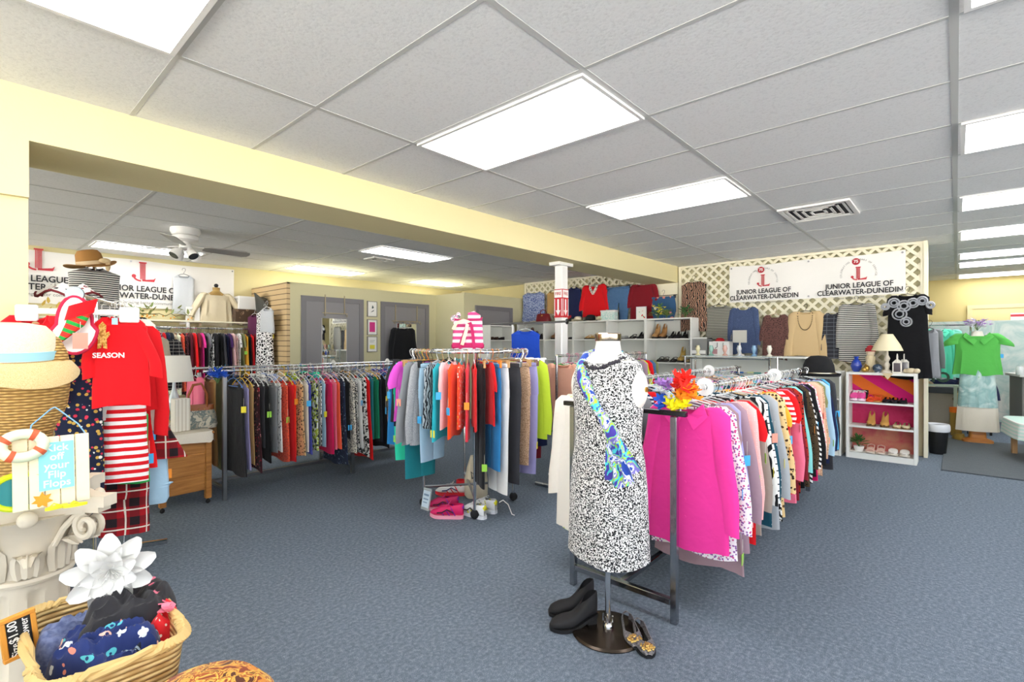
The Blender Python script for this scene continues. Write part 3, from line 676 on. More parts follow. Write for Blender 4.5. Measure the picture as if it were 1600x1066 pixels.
# ------------------------------------------------------------------ right double rail rack
def legbar(m, x, y, z0, z1, w=.016): m.box(x-w, x+w, y-w, y+w, z0, z1, .003)
t = thing('clothes_rack', 'chrome double rail clothes rack standing right of the dress form', 'clothes rack', (2.28, 1.0, 0))
RM = plain('#a9abae', .18, 1)
YA, YB = 0.0, .58
for x in (0, 2.86):
    for y in (YA, YB): m = MB(); legbar(m, x, y, 0, .985); part('leg', m, RM, t)
    part('crossbar', MB().box(x-.016, x+.016, YA+.016, YB-.016, .085, .115, .003), RM, t)
    part('top_bar', MB().box(x-.014, x+.014, YA-.06, YB+.06, .987, 1.012, .003), DARKST, t)
    for y in (YA, YB): part('upright', MB().lathe([(.011, 1.0), (.011, 1.10)], 10, T(x+.06 if x == 0 else x-.06, y, 0)).box(min(x, x+.07 if x == 0 else x-.07), max(x, x+.07 if x == 0 else x-.07), y-.01, y+.01, .99, 1.008), RM, t)
part('base_bar', MB().box(.016, 2.844, .275, .305, .085, .113, .003), RM, t)
for y in (YA, YB): part('rail', MB().tube([(.04, y, 1.1), (2.84, y, 1.1)], .013, 12), CHROME, t)
R1 = ['hot pink|sh|.02', 'white and pink ditsy print|ls|.10', 'dusty mauve|sd|-.02', 'lavender|ct|.06', 'mauve|ct|.04', 'pale pink textured|ls|.0', 'red|ts|.16', 'taupe|ct|.02', 'black|jk|-.04',
 'black and white swirl|ls|-.02', 'white windowpane|ls|.0', 'teal dotted|ls|.12', 'light grey|ct|.06', 'black and white print|tu|.02', 'leopard print|ls|.12', 'golden yellow|ts|.04', 'coral red|ls|-.04',
 'red and white striped|ts|.0', 'bright red|ts|.06', 'pink|ct|.02', 'maroon|ls|.10', 'rust leopard|ls|.06', 'grey tweed|jk|.08', 'aqua|ls|-.02', 'black velvet|ls|.08', 'dark leopard|ls|.1', 'black and white zigzag|ls|.06',
 'deep purple|ls|-.04', 'black|ct|-.02', 'white rosebud|ls|.0', 'magenta|ls|.1', 'peach|sw|.08', 'tan crochet|ct|.02', 'olive|ts|.02', 'pale blue|ls|-.04', 'blue tie-dye|ls|.02', 'navy|jk|.08', 'burgundy|ls', 'sky blue|sw', 'charcoal|ct']
rack_row(R1, 'on the right rack near rail', lambda i, n: ((2.42 + 2.62*i/(n-1) + .012*math.sin(i*3.1), 1.0, 1.1), -PI/2), .023, 'hangers on the right rack near rail', 'clothes on the right rack near rail', tagp=.5)
R2 = ['ivory|ct|.06', 'yellow green floral|ct|.10', 'maroon|jk|-.05', 'black and white swirl|ls', 'grey|ct', 'white and navy striped|ls', 'red|sw', 'charcoal|jk', 'pale blue|sh', 'black|ls', 'rose floral|ls', 'navy|ct', 'white|sh', 'green|ts', 'denim blue|jk', 'taupe|sw', 'turquoise|ls']
R2 += auto_items(R2, 13, ['ls', 'ct', 'qs', 'ts'], 4)
rack_row(R2, 'on the right rack far rail', lambda i, n: ((2.40 + 2.6*i/(n-1), 1.58, 1.1), -PI/2), .025, 'hangers on the right rack far rail', 'clothes on the right rack far rail', tagp=.3)
def divider(x, y, z, label, rz=PI/2, r=.048):
    m = MB(); n = 24
    o = [(r*math.cos(2*PI*i/n), r*math.sin(2*PI*i/n)) for i in range(n)]; q = [(.016*math.cos(2*PI*i/n), .016*math.sin(2*PI*i/n)) for i in range(n)]
    vs = [(a, -.002, b) for a, b in o] + [(a, -.002, b) for a, b in q] + [(a, .002, b) for a, b in o] + [(a, .002, b) for a, b in q]; fs = []
    for i in range(n):
        j = (i+1) % n; fs += [(i, j, n+j, n+i), (2*n+j, 2*n+i, 3*n+i, 3*n+j), (j, i, 2*n+i, 2*n+j), (n+i, n+j, 3*n+j, 3*n+i)]
    solo('size_divider', m.add(vs, fs), WHITEH, label, 'size divider', (x, y, z), rz, 'round size dividers on the rails')
divider(2.66, 1.0, 1.1, 'white round size divider nearest the rainbow lei on right near rail'); divider(4.02, 1.0, 1.1, 'white round size divider further along the right near rail')
divider(3.0, 1.58, 1.1, 'white round size divider beside the dress form on right far rail'); divider(4.3, 1.58, 1.1, 'white round size divider further along the right far rail')

# rainbow lei on the front of the rack
t = thing('flower_lei', 'rainbow flower lei bunched on top of the front rack bar', 'lei', (2.29, .985, 1.012)); rg = random.Random(3)
for nm, col, c, k, s in (('red_petals', '#f0281a', (.0, -.02, .13), 20, .045), ('orange_petals', '#ff9316', (0, -.045, .075), 20, .042), ('yellow_petals', '#f8ea10', (-.01, -.005, .025), 18, .036), ('blue_petals', '#2767d8', (-.01, .08, .045), 12, .032), ('white_petals', '#eef2f2', (-.01, .055, .06), 8, .026), ('violet_petals', '#b98ad8', (.02, .07, .12), 10, .03)):
    m = MB()
    for i in range(k):
        p = [c[j] + rg.gauss(0, .018) for j in range(3)]; p[2] = max(.012, p[2]); M = T(*p) @ RZ(rg.uniform(0, 6.3)) @ RX(rg.uniform(-1, 1)) @ RY(rg.uniform(-1, 1))
        for q in range(5): m.slab([(0, -.003), (s*.5, -s*.26), (s*.95, -s*.12), (s, 0), (s*.95, s*.12), (s*.5, s*.26)], -.0008, .0008, M @ RZ(q*1.2566) @ RY(-.5))
    part(nm, m, plain(col, .8), t, f'{nm.split("_")[0]} fabric petals', 0)
# black hat at the far end of the rack
t = thing('felt_hat', 'black felt bowler hat with a thin chain band at the far rack end', 'hat', (5.2, .93, 1.02))
HB = plain('#0f0f11', .9, bump=(150, .2))
part('crown', MB().lathe([(.135, .03), (.128, .06), (.12, .12), (.10, .17), (.06, .2), (.0, .205)], 26), HB, t)
part('brim', MB().lathe([(.135, .045), (.15, .03), (.165, .03), (.175, .045), (.165, .022), (.13, .02)], 26), HB, t)
part('chain_band', MB().lathe([(.138, .045), (.139, .05), (.138, .055), (.134, .05)], 26), plain('#b9b09a', .3, 1), t, 'thin metal chain band')

# ------------------------------------------------------------------ dress form
FX, FY = 2.01, 1.2
t = thing('dress_form', 'ivory headless dress form on a chrome pole and round base', 'mannequin', (FX, FY, 0), -PI/2)
part('base', MB().lathe([(.0, 0), (.165, 0), (.168, .006), (.16, .014), (.03, .022), (.0, .022)], 40), plain('#4a4038', .25, .85), t)
part('pole', MB().lathe([(.013, .02), (.013, .60)], 14), CHROME, t)
part('pole_collar', MB().lathe([(.024, .02), (.024, .035), (.016, .045)], 16), CHROME, t)
for k in range(4): part('thumb_screw', MB().lathe([(.004, 0), (.004, .03)], 8, RZ(k*PI/2+.4) @ T(.022, 0, .05) @ RX(.2)), CHROME, t)
FORM = [(.50, .12, .09), (.56, .155, .115), (.66, .17, .125), (.76, .172, .12), (.84, .15, .105), (.92, .132, .095), (1.0, .145, .11), (1.08, .16, .125), (1.15, .163, .12), (1.21, .163, .10), (1.25, .145, .08), (1.275, .09, .065), (1.295, .062, .058), (1.335, .055, .055), (1.345, .055, .055)]
def ering(z, a, b, n=32, k=1.0, fr=0): return [(a*k*math.cos(2*PI*i/n), b*k*math.sin(2*PI*i/n) - (fr if math.sin(2*PI*i/n) < 0 else 0)*abs(math.sin(2*PI*i/n)), z) for i in range(n)]
part('torso', MB().loft([ering(z, a, b) for z, a, b in FORM]), IVORY, t)
part('neck_cap', MB().lathe([(.058, 1.343), (.060, 1.35), (.060, 1.375), (.055, 1.38), (0, 1.38)], 28), plain('#b6a58f', .18, 1), t, 'brushed metal neck cap')
for s in (-1, 1):
    part('arm_cap', MB().ball((s*.146, 0, 1.13), .045, .058, .092, 20, 12), IVORY, t)
    part('cap_bolt', MB().lathe([(.012, 0), (.012, .006)], 12, T(s*.189, 0, 1.13) @ RY(s*PI/2)), GOLD, t)
# dress worn by the form
SPK = cloth('speckle', ['#1a1a1d', '#e6e4e1'], 1.1)
t = thing('shift_dress', 'sleeveless black and white speckled shift dress worn by the dress form', 'dress', (FX, FY, 0), -PI/2)
rings = []; rg = random.Random(9)
DR = [(1.262, .128, .094), (1.235, .160, .108), (1.18, .172, .118), (1.10, .170, .138), (1.0, .160, .125), (.9, .155, .118), (.8, .172, .13), (.68, .182, .138), (.55, .186, .142), (.43, .19, .145), (.36, .192, .147)]
for j, (z, a, b) in enumerate(DR):
    t_ = j/(len(DR)-1); r = []
    for i in range(48):
        an = 2*PI*i/48; w = 1 + .03*t_*math.sin(an*5+1) + .015*t_*math.sin(an*9)
        zz = z + (.012*math.sin(an*2+.5) if j == len(DR)-1 else 0) - (.02 if j == 0 and math.sin(an) < 0 else 0)*abs(math.sin(an))
        r.append((a*w*math.cos(an), b*w*math.sin(an), zz))
    rings.append(r)
part('body', MB().loft(rings, True, False, False), SPK, t)
yk = []
for j in range(4):
    q = j/3; r = []
    for i in range(48):
        an = 2*PI*i/48; s = math.sin(an)
        r.append(((.128 - .045*q)*math.cos(an), (.094 - .018*q)*s, 1.262 + .028*q - (.02 + .035*q)*(abs(s)**2 if s < 0 else .3*abs(s)**2)))
    yk.append(r)
part('yoke', MB().loft(yk, True, False, False), SPK, t)
# scarf
t = thing('silk_scarf', 'blue, lime and violet silk scarf draped diagonally across the speckled dress', 'scarf', (FX, FY, 0), -PI/2)
SC = cloth('blotch', ['#2f4fae', '#eaf0f6', '#7f74c4', '#b7de3c', '#4fc9cf', '#4a3f9c'], .75)
P = [(.02, .10, 1.275), (-.07, .055, 1.285), (-.105, -.02, 1.275), (-.09, -.085, 1.235), (-.05, -.128, 1.17), (.0, -.152, 1.10), (.05, -.15, 1.03), (.09, -.142, .97), (.115, -.135, .93)]
m = MB(); rr = []
for k, p in enumerate(P):
    w = .024 + .006*math.sin(k*1.9); rr.append(w)
m.tube(P, rr, 12); part('wrap', m, SC, t)
def scarf_tail(x0, x1, z0, z1, yo, ph):
    n = 10; K = 10; F = []
    for k in range(K+1):
        q = k/K; cx = x0 + (x1-x0)*q; hw = .018 + .045*q
        F.append([(cx + hw*(2*i/n-1), yo - .012*math.sin(ph + i*1.5 + q*2) - .012*q, z0 + (z1-z0)*q + .03*q*(abs(2*i/n-1)-.5)) for i in range(n+1)])
    n2 = n+1; V = [p for r in F for p in r] + [(x, y+.004, z) for r in F for x, y, z in r]; B = len(V)//2; Q = []
    for k in range(K):
        for i in range(n): a = k*n2+i; Q += [(a, a+1, a+1+n2, a+n2), (B+a, B+a+n2, B+a+1+n2, B+a+1)]
    part('tail', MB().add(V, Q), SC, t)
scarf_tail(.105, .15, .96, .74, -.15, 0); scarf_tail(.10, .19, .95, .80, -.145, 2)
part('knot', MB().ball((.108, -.148, .945), .032, .024, .03), SC, t)
m = MB(); rg = random.Random(2)
for i in range(26):
    a = PI + PI*i/25; m.ball((.10*math.cos(a), -.03*abs(math.sin(a)) + .088*math.sin(a), 1.268 - .045*abs(math.sin(a))**1.4 + rg.uniform(-.006, .006)), rg.uniform(.007, .012), n=8, m=5)
solo('bead_necklace', m, plain('#2b2630', .3), 'black bead necklace round the neck of the dress form', 'necklace', (FX, FY, 0), -PI/2)

# ------------------------------------------------------------------ round rack in the middle
CX, CYY, RZH, RR = 2.86, 3.03, 1.27, .47
t = thing('round_rack', 'chrome round clothes rack on casters in the middle of the floor', 'clothes rack', (CX, CYY, 0))
part('ring', MB().tube([(RR*math.cos(2*PI*i/48), RR*math.sin(2*PI*i/48), RZH) for i in range(48)], .013, 10, True), CHROME, t)
for k in range(4):
    a = math.radians(53 + 180 + 90*k) ; x, y = .375*math.cos(a), .375*math.sin(a)
    part('leg', MB().tube([(x, y, .06), (x*1.0, y*1.0, 1.0), (RR*math.cos(a), RR*math.sin(a), RZH)], .012, 10), CHROME, t)
    c = part('caster', MB().ball((x, y, .035), .035, .035, .035, 14, 8), BLK_RUB, t, 'black caster')
for k in range(2):
    a = math.radians(53 + 90*k); part('spoke', MB().tube([(-RR*math.cos(a), -RR*math.sin(a), RZH), (RR*math.cos(a), RR*math.sin(a), RZH)], .008, 8), CHROME, t)
    part('base_spoke', MB().tube([(-.375*math.cos(a), -.375*math.sin(a), .16), (.375*math.cos(a), .375*math.sin(a), .16)], .01, 8), STEEL, t)
part('top_plate', MB().lathe([(.0, RZH+.014), (.30, RZH+.014), (.30, RZH+.02), (.0, RZH+.02)], 36), plain('#dfe3e4', .1, 0, alpha=.45), t, 'clear top plate')
RD = ['yellow green floral|tk|.0', 'lime|tk|.08', 'blue|tk|.1', 'charcoal|ts|-.12', 'mint|cp|.1', 'dark navy|ts|-.1', 'orchid pink|ts|-.14', 'teal|pt|-.05', 'grey|ct|-.1', 'grey marled|ls|-.04', 'pale blue|pt|-.2', 'black feather print|tk|-.1', 'turquoise|tk|-.02',
      'blush|ts|-.12', 'orange|tk|-.04', 'orange floral|tk|-.1', 'coral red|tk|-.02', 'bright red|tk|-.1', 'black|pt|-.02', 'red|ts|-.14', 'blue|cp|.12', 'white|pt|.04', 'charcoal|pt|-.02', 'tan crochet|pt|-.14', 'lavender|pt|-.05', 'lime|ct|-.1', 'navy|ct|-.02', 'maroon|pt|-.1', 'fuchsia|tk|.1', 'dark navy|cp', 'black|tk|.12',
      'peach|ts|-.06', 'sky blue|ts|-.1', 'white|tk', 'royal blue|ts|-.1', 'magenta|tk|-.1', 'aqua|ts|-.14', 'deep purple|tk']
def rda(i): return math.radians(134 + 5.7*i if i <= 21 else 134 + 5.7*21 + (i-21)*11)
rack_row(RD, 'on the round rack', lambda i, n: ((CX + RR*math.cos(rda(i)), CYY + RR*math.sin(rda(i)), RZH), rda(i)), .016, 'hangers on the round rack', 'clothes on the round rack', hangs=['clear', 'white', 'orange', 'tan', 'wire', 'black', 'yellow'], tagp=.4, wf=.175)

# rack behind the round rack
t = thing('clothes_rack', 'chrome single rail rack behind the round rack, partly behind the dress form', 'clothes rack', (3.66, 2.72, 0))
for x in (0, 1.75):
    part('upright', MB().tube([(x, 0, .03), (x, 0, 1.22)], .013, 10), RM, t); part('foot', MB().box(x-.015, x+.015, -.25, .25, 0, .03, .004), RM, t)
part('rail', MB().tube([(0, 0, 1.22), (1.75, 0, 1.22)], .013, 10), CHROME, t)
R3 = ['peach|qs|.0', 'green|ts|.06', 'ivory|ts|.0', 'emerald green|ls|.05', 'dark navy|ct', 'teal|ls', 'white|ls', 'navy|sw', 'cream print|ls', 'charcoal|ls', 'pale blue|ls', 'brown|sw', 'sky blue|qs', 'black|qs', 'plum|ls', 'cobalt print|qs', 'grey|sw', 'mauve|ls', 'lime|qs', 'red|ct', 'denim blue|jk', 'olive|ls']
rack_row(R3, 'on the rack behind the round rack', lambda i, n: ((3.76 + 1.55*i/(n-1), 2.72, 1.22), -PI/2), .028, 'hangers on the rack behind the round rack', 'clothes on the rack behind the round rack', hangs=['white', 'white', 'pink', 'black', 'clear'], tagp=.3)

# bare two-post bar behind it
t = thing('bar_stand', 'nearly empty dark bar on two white posts behind the round rack', 'clothes rack', (4.2, 3.42, 0))
part('bar', MB().tube([(0, -.42, 1.56), (0, .66, 1.56)], .011, 10), STEEL, t)
for y in (-.36, .32): part('post', MB().tube([(0, y, .02), (0, y, 1.545)], .012, 10), WHITE, t); part('foot', MB().box(-.2, .2, y-.02, y+.02, 0, .025, .004), WHITE, t)
part('end_disc', MB().lathe([(.03, -.435), (.03, -.425)], 16, RX(-PI/2)), DARKST, t) if False else part('end_disc', MB().ball((0, -.43, 1.56), .03, .008, .03), DARKST, t)
garment('royal blue sweater', 'sw', pm('royal blue'), (4.2, 3.55, 1.56), -PI/2 + .5, 'hanging alone from the dark bar behind the round rack', L=.42, sl=.0, w=.16, hg='clear')

# pink striped tote bag on top of the round rack
BX, BY, _ = at(731, 540, 3.95)
t = thing('tote_bag', 'pink and white striped tote bag with cream handles on the round rack top', 'bag', (BX, BY, RZH+.021), facecam(BX, BY))
PS = cloth('hstripe', ['#c8487e', '#f6dfe4'], .72); PD = plain('#b51f5c', .8); CRH = plain('#f0dcb8', .7)
m = MB(); rr = []
for q in range(7):
    k = q/6; a = .125 + .0*k; b = .062 - .03*k
    rr.append([((a - .012*k)*sgnp(math.cos(2*PI*i/28), .35), b*sgnp(math.sin(2*PI*i/28), .5), .235*k + (.01*math.cos(2*PI*i/28*2) if q == 6 else 0)) for i in range(28)])
part('body', m.loft(rr, True, True, False), PS, t)
part('base', MB().box(-.128, .128, -.066, .066, 0, .045, .012), PD, t, 'dark pink base')
part('rim', MB().tube([((.113)*sgnp(math.cos(2*PI*i/28), .35), .034*sgnp(math.sin(2*PI*i/28), .5), .236 + .01*math.cos(2*PI*i/28*2)) for i in range(28)], .006, 6, True), PD, t)
part('flap', MB().prism([(.0, .2), (.0, .285), (.05, .30), (.1, .27), (.105, .2)], .02, .028), PS, t)
def strap(pts, w, mat, nm='handle'):
    m = MB(); P = [Vector(p) for p in pts]; V = []; F = []
    for i, p in enumerate(P):
        d = (P[min(i+1, len(P)-1)] - P[max(i-1, 0)]).normalized(); s = d.cross(Vector((0, 1, 0))).normalized()*w
        V += [tuple(p + s), tuple(p - s), tuple(p - s + Vector((0, -.005, 0))), tuple(p + s + Vector((0, -.005, 0)))]
    for i in range(len(P)-1):
        for j in range(4): F.append((4*i+j, 4*i+(j+1) % 4, 4*i+4+(j+1) % 4, 4*i+4+j))
    part(nm, m.add(V, F), mat, t)
strap([(-.06, -.068, .0), (-.05, -.066, .06), (-.02, -.07, .14), (.0, -.085, .19), (.02, -.09, .20), (.03, -.08, .17), (.04, -.07, .1), (.05, -.069, 0)], .012, PD)
strap([(-.115, -.05, .15), (-.09, -.075, .20), (-.03, -.07, .22), (.0, -.085, .215), (-.01, -.09, .15), (-.045, -.08, .03)], .013, CRH)
part('bow', MB().ball((-.10, -.02, .25), .03, .02, .018).ball((-.075, -.02, .262), .02, .02, .026).ball((-.12, -.02, .235), .018, .015, .02), cloth('blotch', ['#2b2b30', '#f0eeee', '#e38ab0'], 3), t)

# ------------------------------------------------------------------ left double rail rack
t = thing('clothes_rack', 'long grey steel double rail clothes rack along the left side', 'clothes rack', (1.53, 4.64, 0))
for x in (0, 1.2, 2.2):
    for y in (0, .66): m = MB(); legbar(m, x, y, 0, 1.06); part('leg', m, STEEL, t)
    part('crossbar', MB().box(x-.014, x+.014, .016, .644, .085, .113, .003), STEEL, t)
part('base_bar', MB().box(.014, 2.186, .31, .34, .085, .113, .003), STEEL, t)
for y in (0, .66): part('rail', MB().tube([(-.16, y, 1.1), (2.36, y, 1.1)], .013, 10), CHROME, t)
L1 = ['black|dr|-.08', 'lavender|tu|.0', 'tan|tk|.12', 'maroon floral|dr|-.1', 'charcoal|tk|.0', 'black velvet|tu|-.04', 'grey|tk|.06', 'white and black floral|tk|.04', 'coral print|tu|-.02', 'red|tu|.0', 'orange red|tk|.12', 'leopard print|tu|-.04', 'ivory|tk|.1', 'blue violet|tu|-.04', 'lime and navy print|tk|.08', 'black zebra|tk|.06',
 'pale blue|tk|.06', 'fuchsia|tu|-.02', 'pink|tk|.1', 'salmon|tu|-.06', 'navy paisley|dr|.0', 'black|tk|.02', 'cream print|tu|.02', 'black lace|tu|-.04', 'white|tu|-.02', 'black and white print|dr|-.06', 'bright red|dr|-.02', 'teal|tk|.08', 'emerald green|tk|.08', 'dark navy|tu|-.04', 'black|tu|.02', 'cream and red floral|tu|-.04', 'grey marled|tk|.1', 'black velvet|tk|.1', 'dark leopard|tu',
 'black and pink striped|tk|.06', 'charcoal|tu|-.04', 'purple|tu|-.02', 'navy|tk|.12', 'black|ts|.08', 'yellow green floral|tu|-.06', 'sky blue|tk|.06', 'orange floral|tk', 'plum|tk']
rack_row(L1, 'on the left rack front rail', lambda i, n: ((1.60 + 2.02*i/(n-1) + .006*math.sin(i*2.3), 4.64, 1.1), -PI/2), .017, 'hangers on the left rack front rail', 'clothes on the left rack front rail', hangs=['white', 'white', 'clear', 'white', 'clear', 'blue', 'pink', 'yellow'], tagp=.4, L_extra=-.01, z0=-.105, nk=.11)
L2 = ['pink|ct|.05', 'tan|dr|-.05'] ; L2 += auto_items(L2, 18, ['tk', 'ts', 'dr', 'tu'], 8)
rack_row(L2, 'on the left rack back rail', lambda i, n: ((1.50 + 2.1*i/(n-1), 5.30, 1.1), -PI/2), .03, 'hangers on the left rack back rail', 'clothes on the left rack back rail', hangs=['white', 'clear', 'blue'], tagp=.15)
divider(2.88, 5.30, 1.1, 'white round size divider in the middle of the left rack back rail'); divider(3.6, 5.30, 1.1, 'white round size divider near the right end of the left rack back rail')

# ------------------------------------------------------------------ partition wall displays
def raydir(u, v):
    r = (u-800)/FPX; return (math.cos(TH) + r*math.sin(TH), math.sin(TH) - r*math.cos(TH), (CY-v)/FPX)
def wx(u, v, x): R = raydir(u, v); k = x/R[0]; return R[1]*k, CAMZ + R[2]*k
def wy(u, v, y): R = raydir(u, v); k = y/R[1]; return R[0]*k, CAMZ + R[2]*k
def wall_garment(desc, sty, mat, u0, u1, v0, v1, where, x=7.47, hg='black', **kw):
    ya, zt = wx(u0, v0, x); yb, _ = wx(u1, v0, x); _, zb = wx((u0+u1)/2, v1, x); wid = abs(ya-yb)
    sl = kw.get('sl', STY[sty][4]); w = wid/2 if not sl else wid/2/1.32
    if sty in ('pt', 'cp', 'st', 'sk'): w = wid/2/.88
    return garment(desc, sty, mat, (x, (ya+yb)/2, zt+.075), -PI/2, where, w=w, L=zt-zb, ty=kw.pop('ty', .028), hg=hg, hgroup='hangers on the lattice wall', **kw)
W = 'on the lattice wall'
wall_garment('blue mottled blouse', 'tk', cloth('speckle', ['#2f478f', '#b8c4dd'], .6), 817, 851, 458, 502, 'pinned at the left end of the lattice, left of the post', hg='white')
wall_garment('tan top', 'tk', pm('tan'), 855, 872, 456, 490, 'behind the red arrow sign on the lattice wall')
wall_garment('navy tank top', 'tk', pm('navy'), 885, 908, 450, 498, 'on the lattice wall left of the red cardigan', neck=.05)
rc = wall_garment('red cardigan', 'sw', pm('red'), 907, 951, 447, 494, 'with a leopard scarf, on the lattice wall over the shoe shelves', sl=.42, nd=.16, neck=.07)
m = MB()
for s in (-1, 1): m.tube([(s*.02, .012, -.07), (s*.075, -.01, -.085), (s*.06, -.035, -.14), (s*.02, -.04, -.21), (s*.005, -.042, -.25)], [.012, .02, .024, .022, .012], 8)
sc_ = solo('neck_scarf', m, cloth('leopard', ['#e8e0d4', '#1b1716', '#6a625c'], 1.3), 'black and white leopard scarf at the neck of the red cardigan', 'scarf', tuple(rc.location), -PI/2)
wall_garment('blue denim jeans', 'pt', pm('denim blue'), 948, 985, 449, 499, 'hanging on the lattice between the red cardigan and dark red tunic', hg='black')
wall_garment('dark red tunic', 'sw', cloth('plain', ['#7d1420']), 981, 1029, 446, 500, 'on the lattice wall right of the jeans', sl=.35, hg='white')
wall_garment('denim shorts with coloured patches', 'st', cloth('bigdots', ['#33557a', '#d98a7a'], .35), 1018, 1056, 464, 500, 'on the lattice behind the yellow flowers', hg='black')
wall_garment('brown zebra print sleeveless blouse', 'tk', cloth('zebra', ['#1c1614', '#d8b49a', '#7a4a3a'], .75), 1065, 1104, 442, 517, 'hanging left of the two logo banner', sl=0, nd=.03)
wall_garment('grey fine striped sleeveless top', 'tk', cloth('hstripe', ['#a09f94', '#55554f'], 1.5), 1104, 1144, 478, 532, 'beneath the left end of the logo banner', sl=0)
wall_garment('slate blue v-neck blouse', 'ls', cloth('tweed', ['#32405f', '#55658a']), 1136, 1188, 482, 553, 'beneath the logo banner behind the square lamp', hg='white', nd=.12, sl=.5)
wall_garment('brown wrap top', 'qs', cloth('leopard', ['#6d4a44', '#2b1c1c', '#8f6a60'], 1.6), 1187, 1236, 493, 562, 'beneath the middle of the logo banner', hg='tan', nd=.16)
bs = wall_garment('beige dolman sweater', 'ls', cloth('plain', ['#d6b98a']), 1229, 1290, 488, 557, 'with a long bead necklace, beneath the logo banner', nd=.06, flare=.02, top=.08)
p = [(.11*math.sin(a)*.8, -.042, -.11-.13*(1-math.cos(a))*1.0) for a in [(-PI*.5 + PI*i/24)*1.0 for i in range(25)]]
m = MB()
for i in range(30):
    a = PI*i/29; m.ball((.085*math.cos(a), -.04, -.10 - .22*math.sin(a)**.8), .007, n=7, m=4)
solo('bead_necklace', m, plain('#6f5a3c', .5), 'long brown bead necklace over the beige dolman sweater', 'necklace', tuple(bs.location), -PI/2)
wall_garment('sheer dark plaid blouse', 'ls', cloth('pane', ['#35363c', '#6d7078'], 1.2), 1281, 1322, 490, 562, 'beneath the logo banner between beige and striped tops', hg='white', sl=.45)
wall_garment('black and white striped long-sleeved top', 'ls', cloth('hstripe', ['#d9d7cf', '#1d1d22'], 1.5), 1306, 1372, 476, 566, 'beneath the right half of the logo banner', x=7.43, nd=.05, sl=.52)
sq = wall_garment('black sequin dress', 'sd', cloth('sequin', ['#08080a', '#3c3c42']), 1380, 1458, 463, 592, 'with silver scrolls, beside the right end post of the lattice', x=7.2, nd=.05, sl=.2, hg='black')
m = MB(); rg = random.Random(5)
for cx_, cz_, r_ in ((-.12, -.16, .05), (-.03, -.2, .06), (-.07, -.29, .065), (.05, -.17, .05), (.13, -.15, .045), (-.01, -.38, .05), (-.2, -.2, .035), (.2, -.2, .035)):
    for k in range(2):
        q = r_*(1 - .45*k); m.tube([(cx_ + q*math.cos(2*PI*i/14), -.03, cz_ + q*math.sin(2*PI*i/14)) for i in range(14)], .009, 5, True)
part('silver_scrolls', m, plain('#c9cbd0', .3, .8, bump=(300, .6)), sq, 'silver beaded scrollwork')
wall_garment('charcoal jacket', 'tu', pm('grey'), 1440, 1466, 514, 588, 'half hidden behind the black sequin dress', x=7.32, sl=0)

# logo mark: striped column letters
LRED = plain('#c2343f', .6); INK = plain('#2c2b2d', .6); GREYINK = plain('#8d8b88', .6)
def logo_mark(mb, x, z, s, y=-.004):
    Y0, Y1 = y-.0015, y
    for i in range(5): mb.box(x-.10*s+.044*s*i, x-.10*s+.044*s*i+.03*s, Y0, Y1, z-.34*s, z+.40*s)
    mb.box(x-.14*s, x+.15*s, Y0, Y1, z+.40*s, z+.46*s)
    mb.prism([(x-.02*s, z-.34*s), (x-.02*s, z-.42*s), (x+.44*s, z-.42*s), (x+.5*s, z-.22*s), (x+.42*s, z-.30*s), (x+.12*s, z-.34*s)], Y0, Y1)
    o = [(x-.06*s + .30*s*math.cos(a), z-.22*s + .22*s*math.sin(a)) for a in [PI + PI*.5*i/8 for i in range(9)]]
    q = [(x-.06*s + .22*s*math.cos(a), z-.22*s + .15*s*math.sin(a)) for a in [PI*1.5 - PI*.5*i/8 for i in range(9)]]
    mb.prism(o + q, Y0, Y1)
    mb.prism([(x-.33*s + .085*s*math.cos(2*PI*i/14), z-.20*s + .085*s*math.sin(2*PI*i/14)) for i in range(14)], Y0-.0004, Y1)
    return mb
BANM = plain('#efece6', .55, bump=(5, .4))
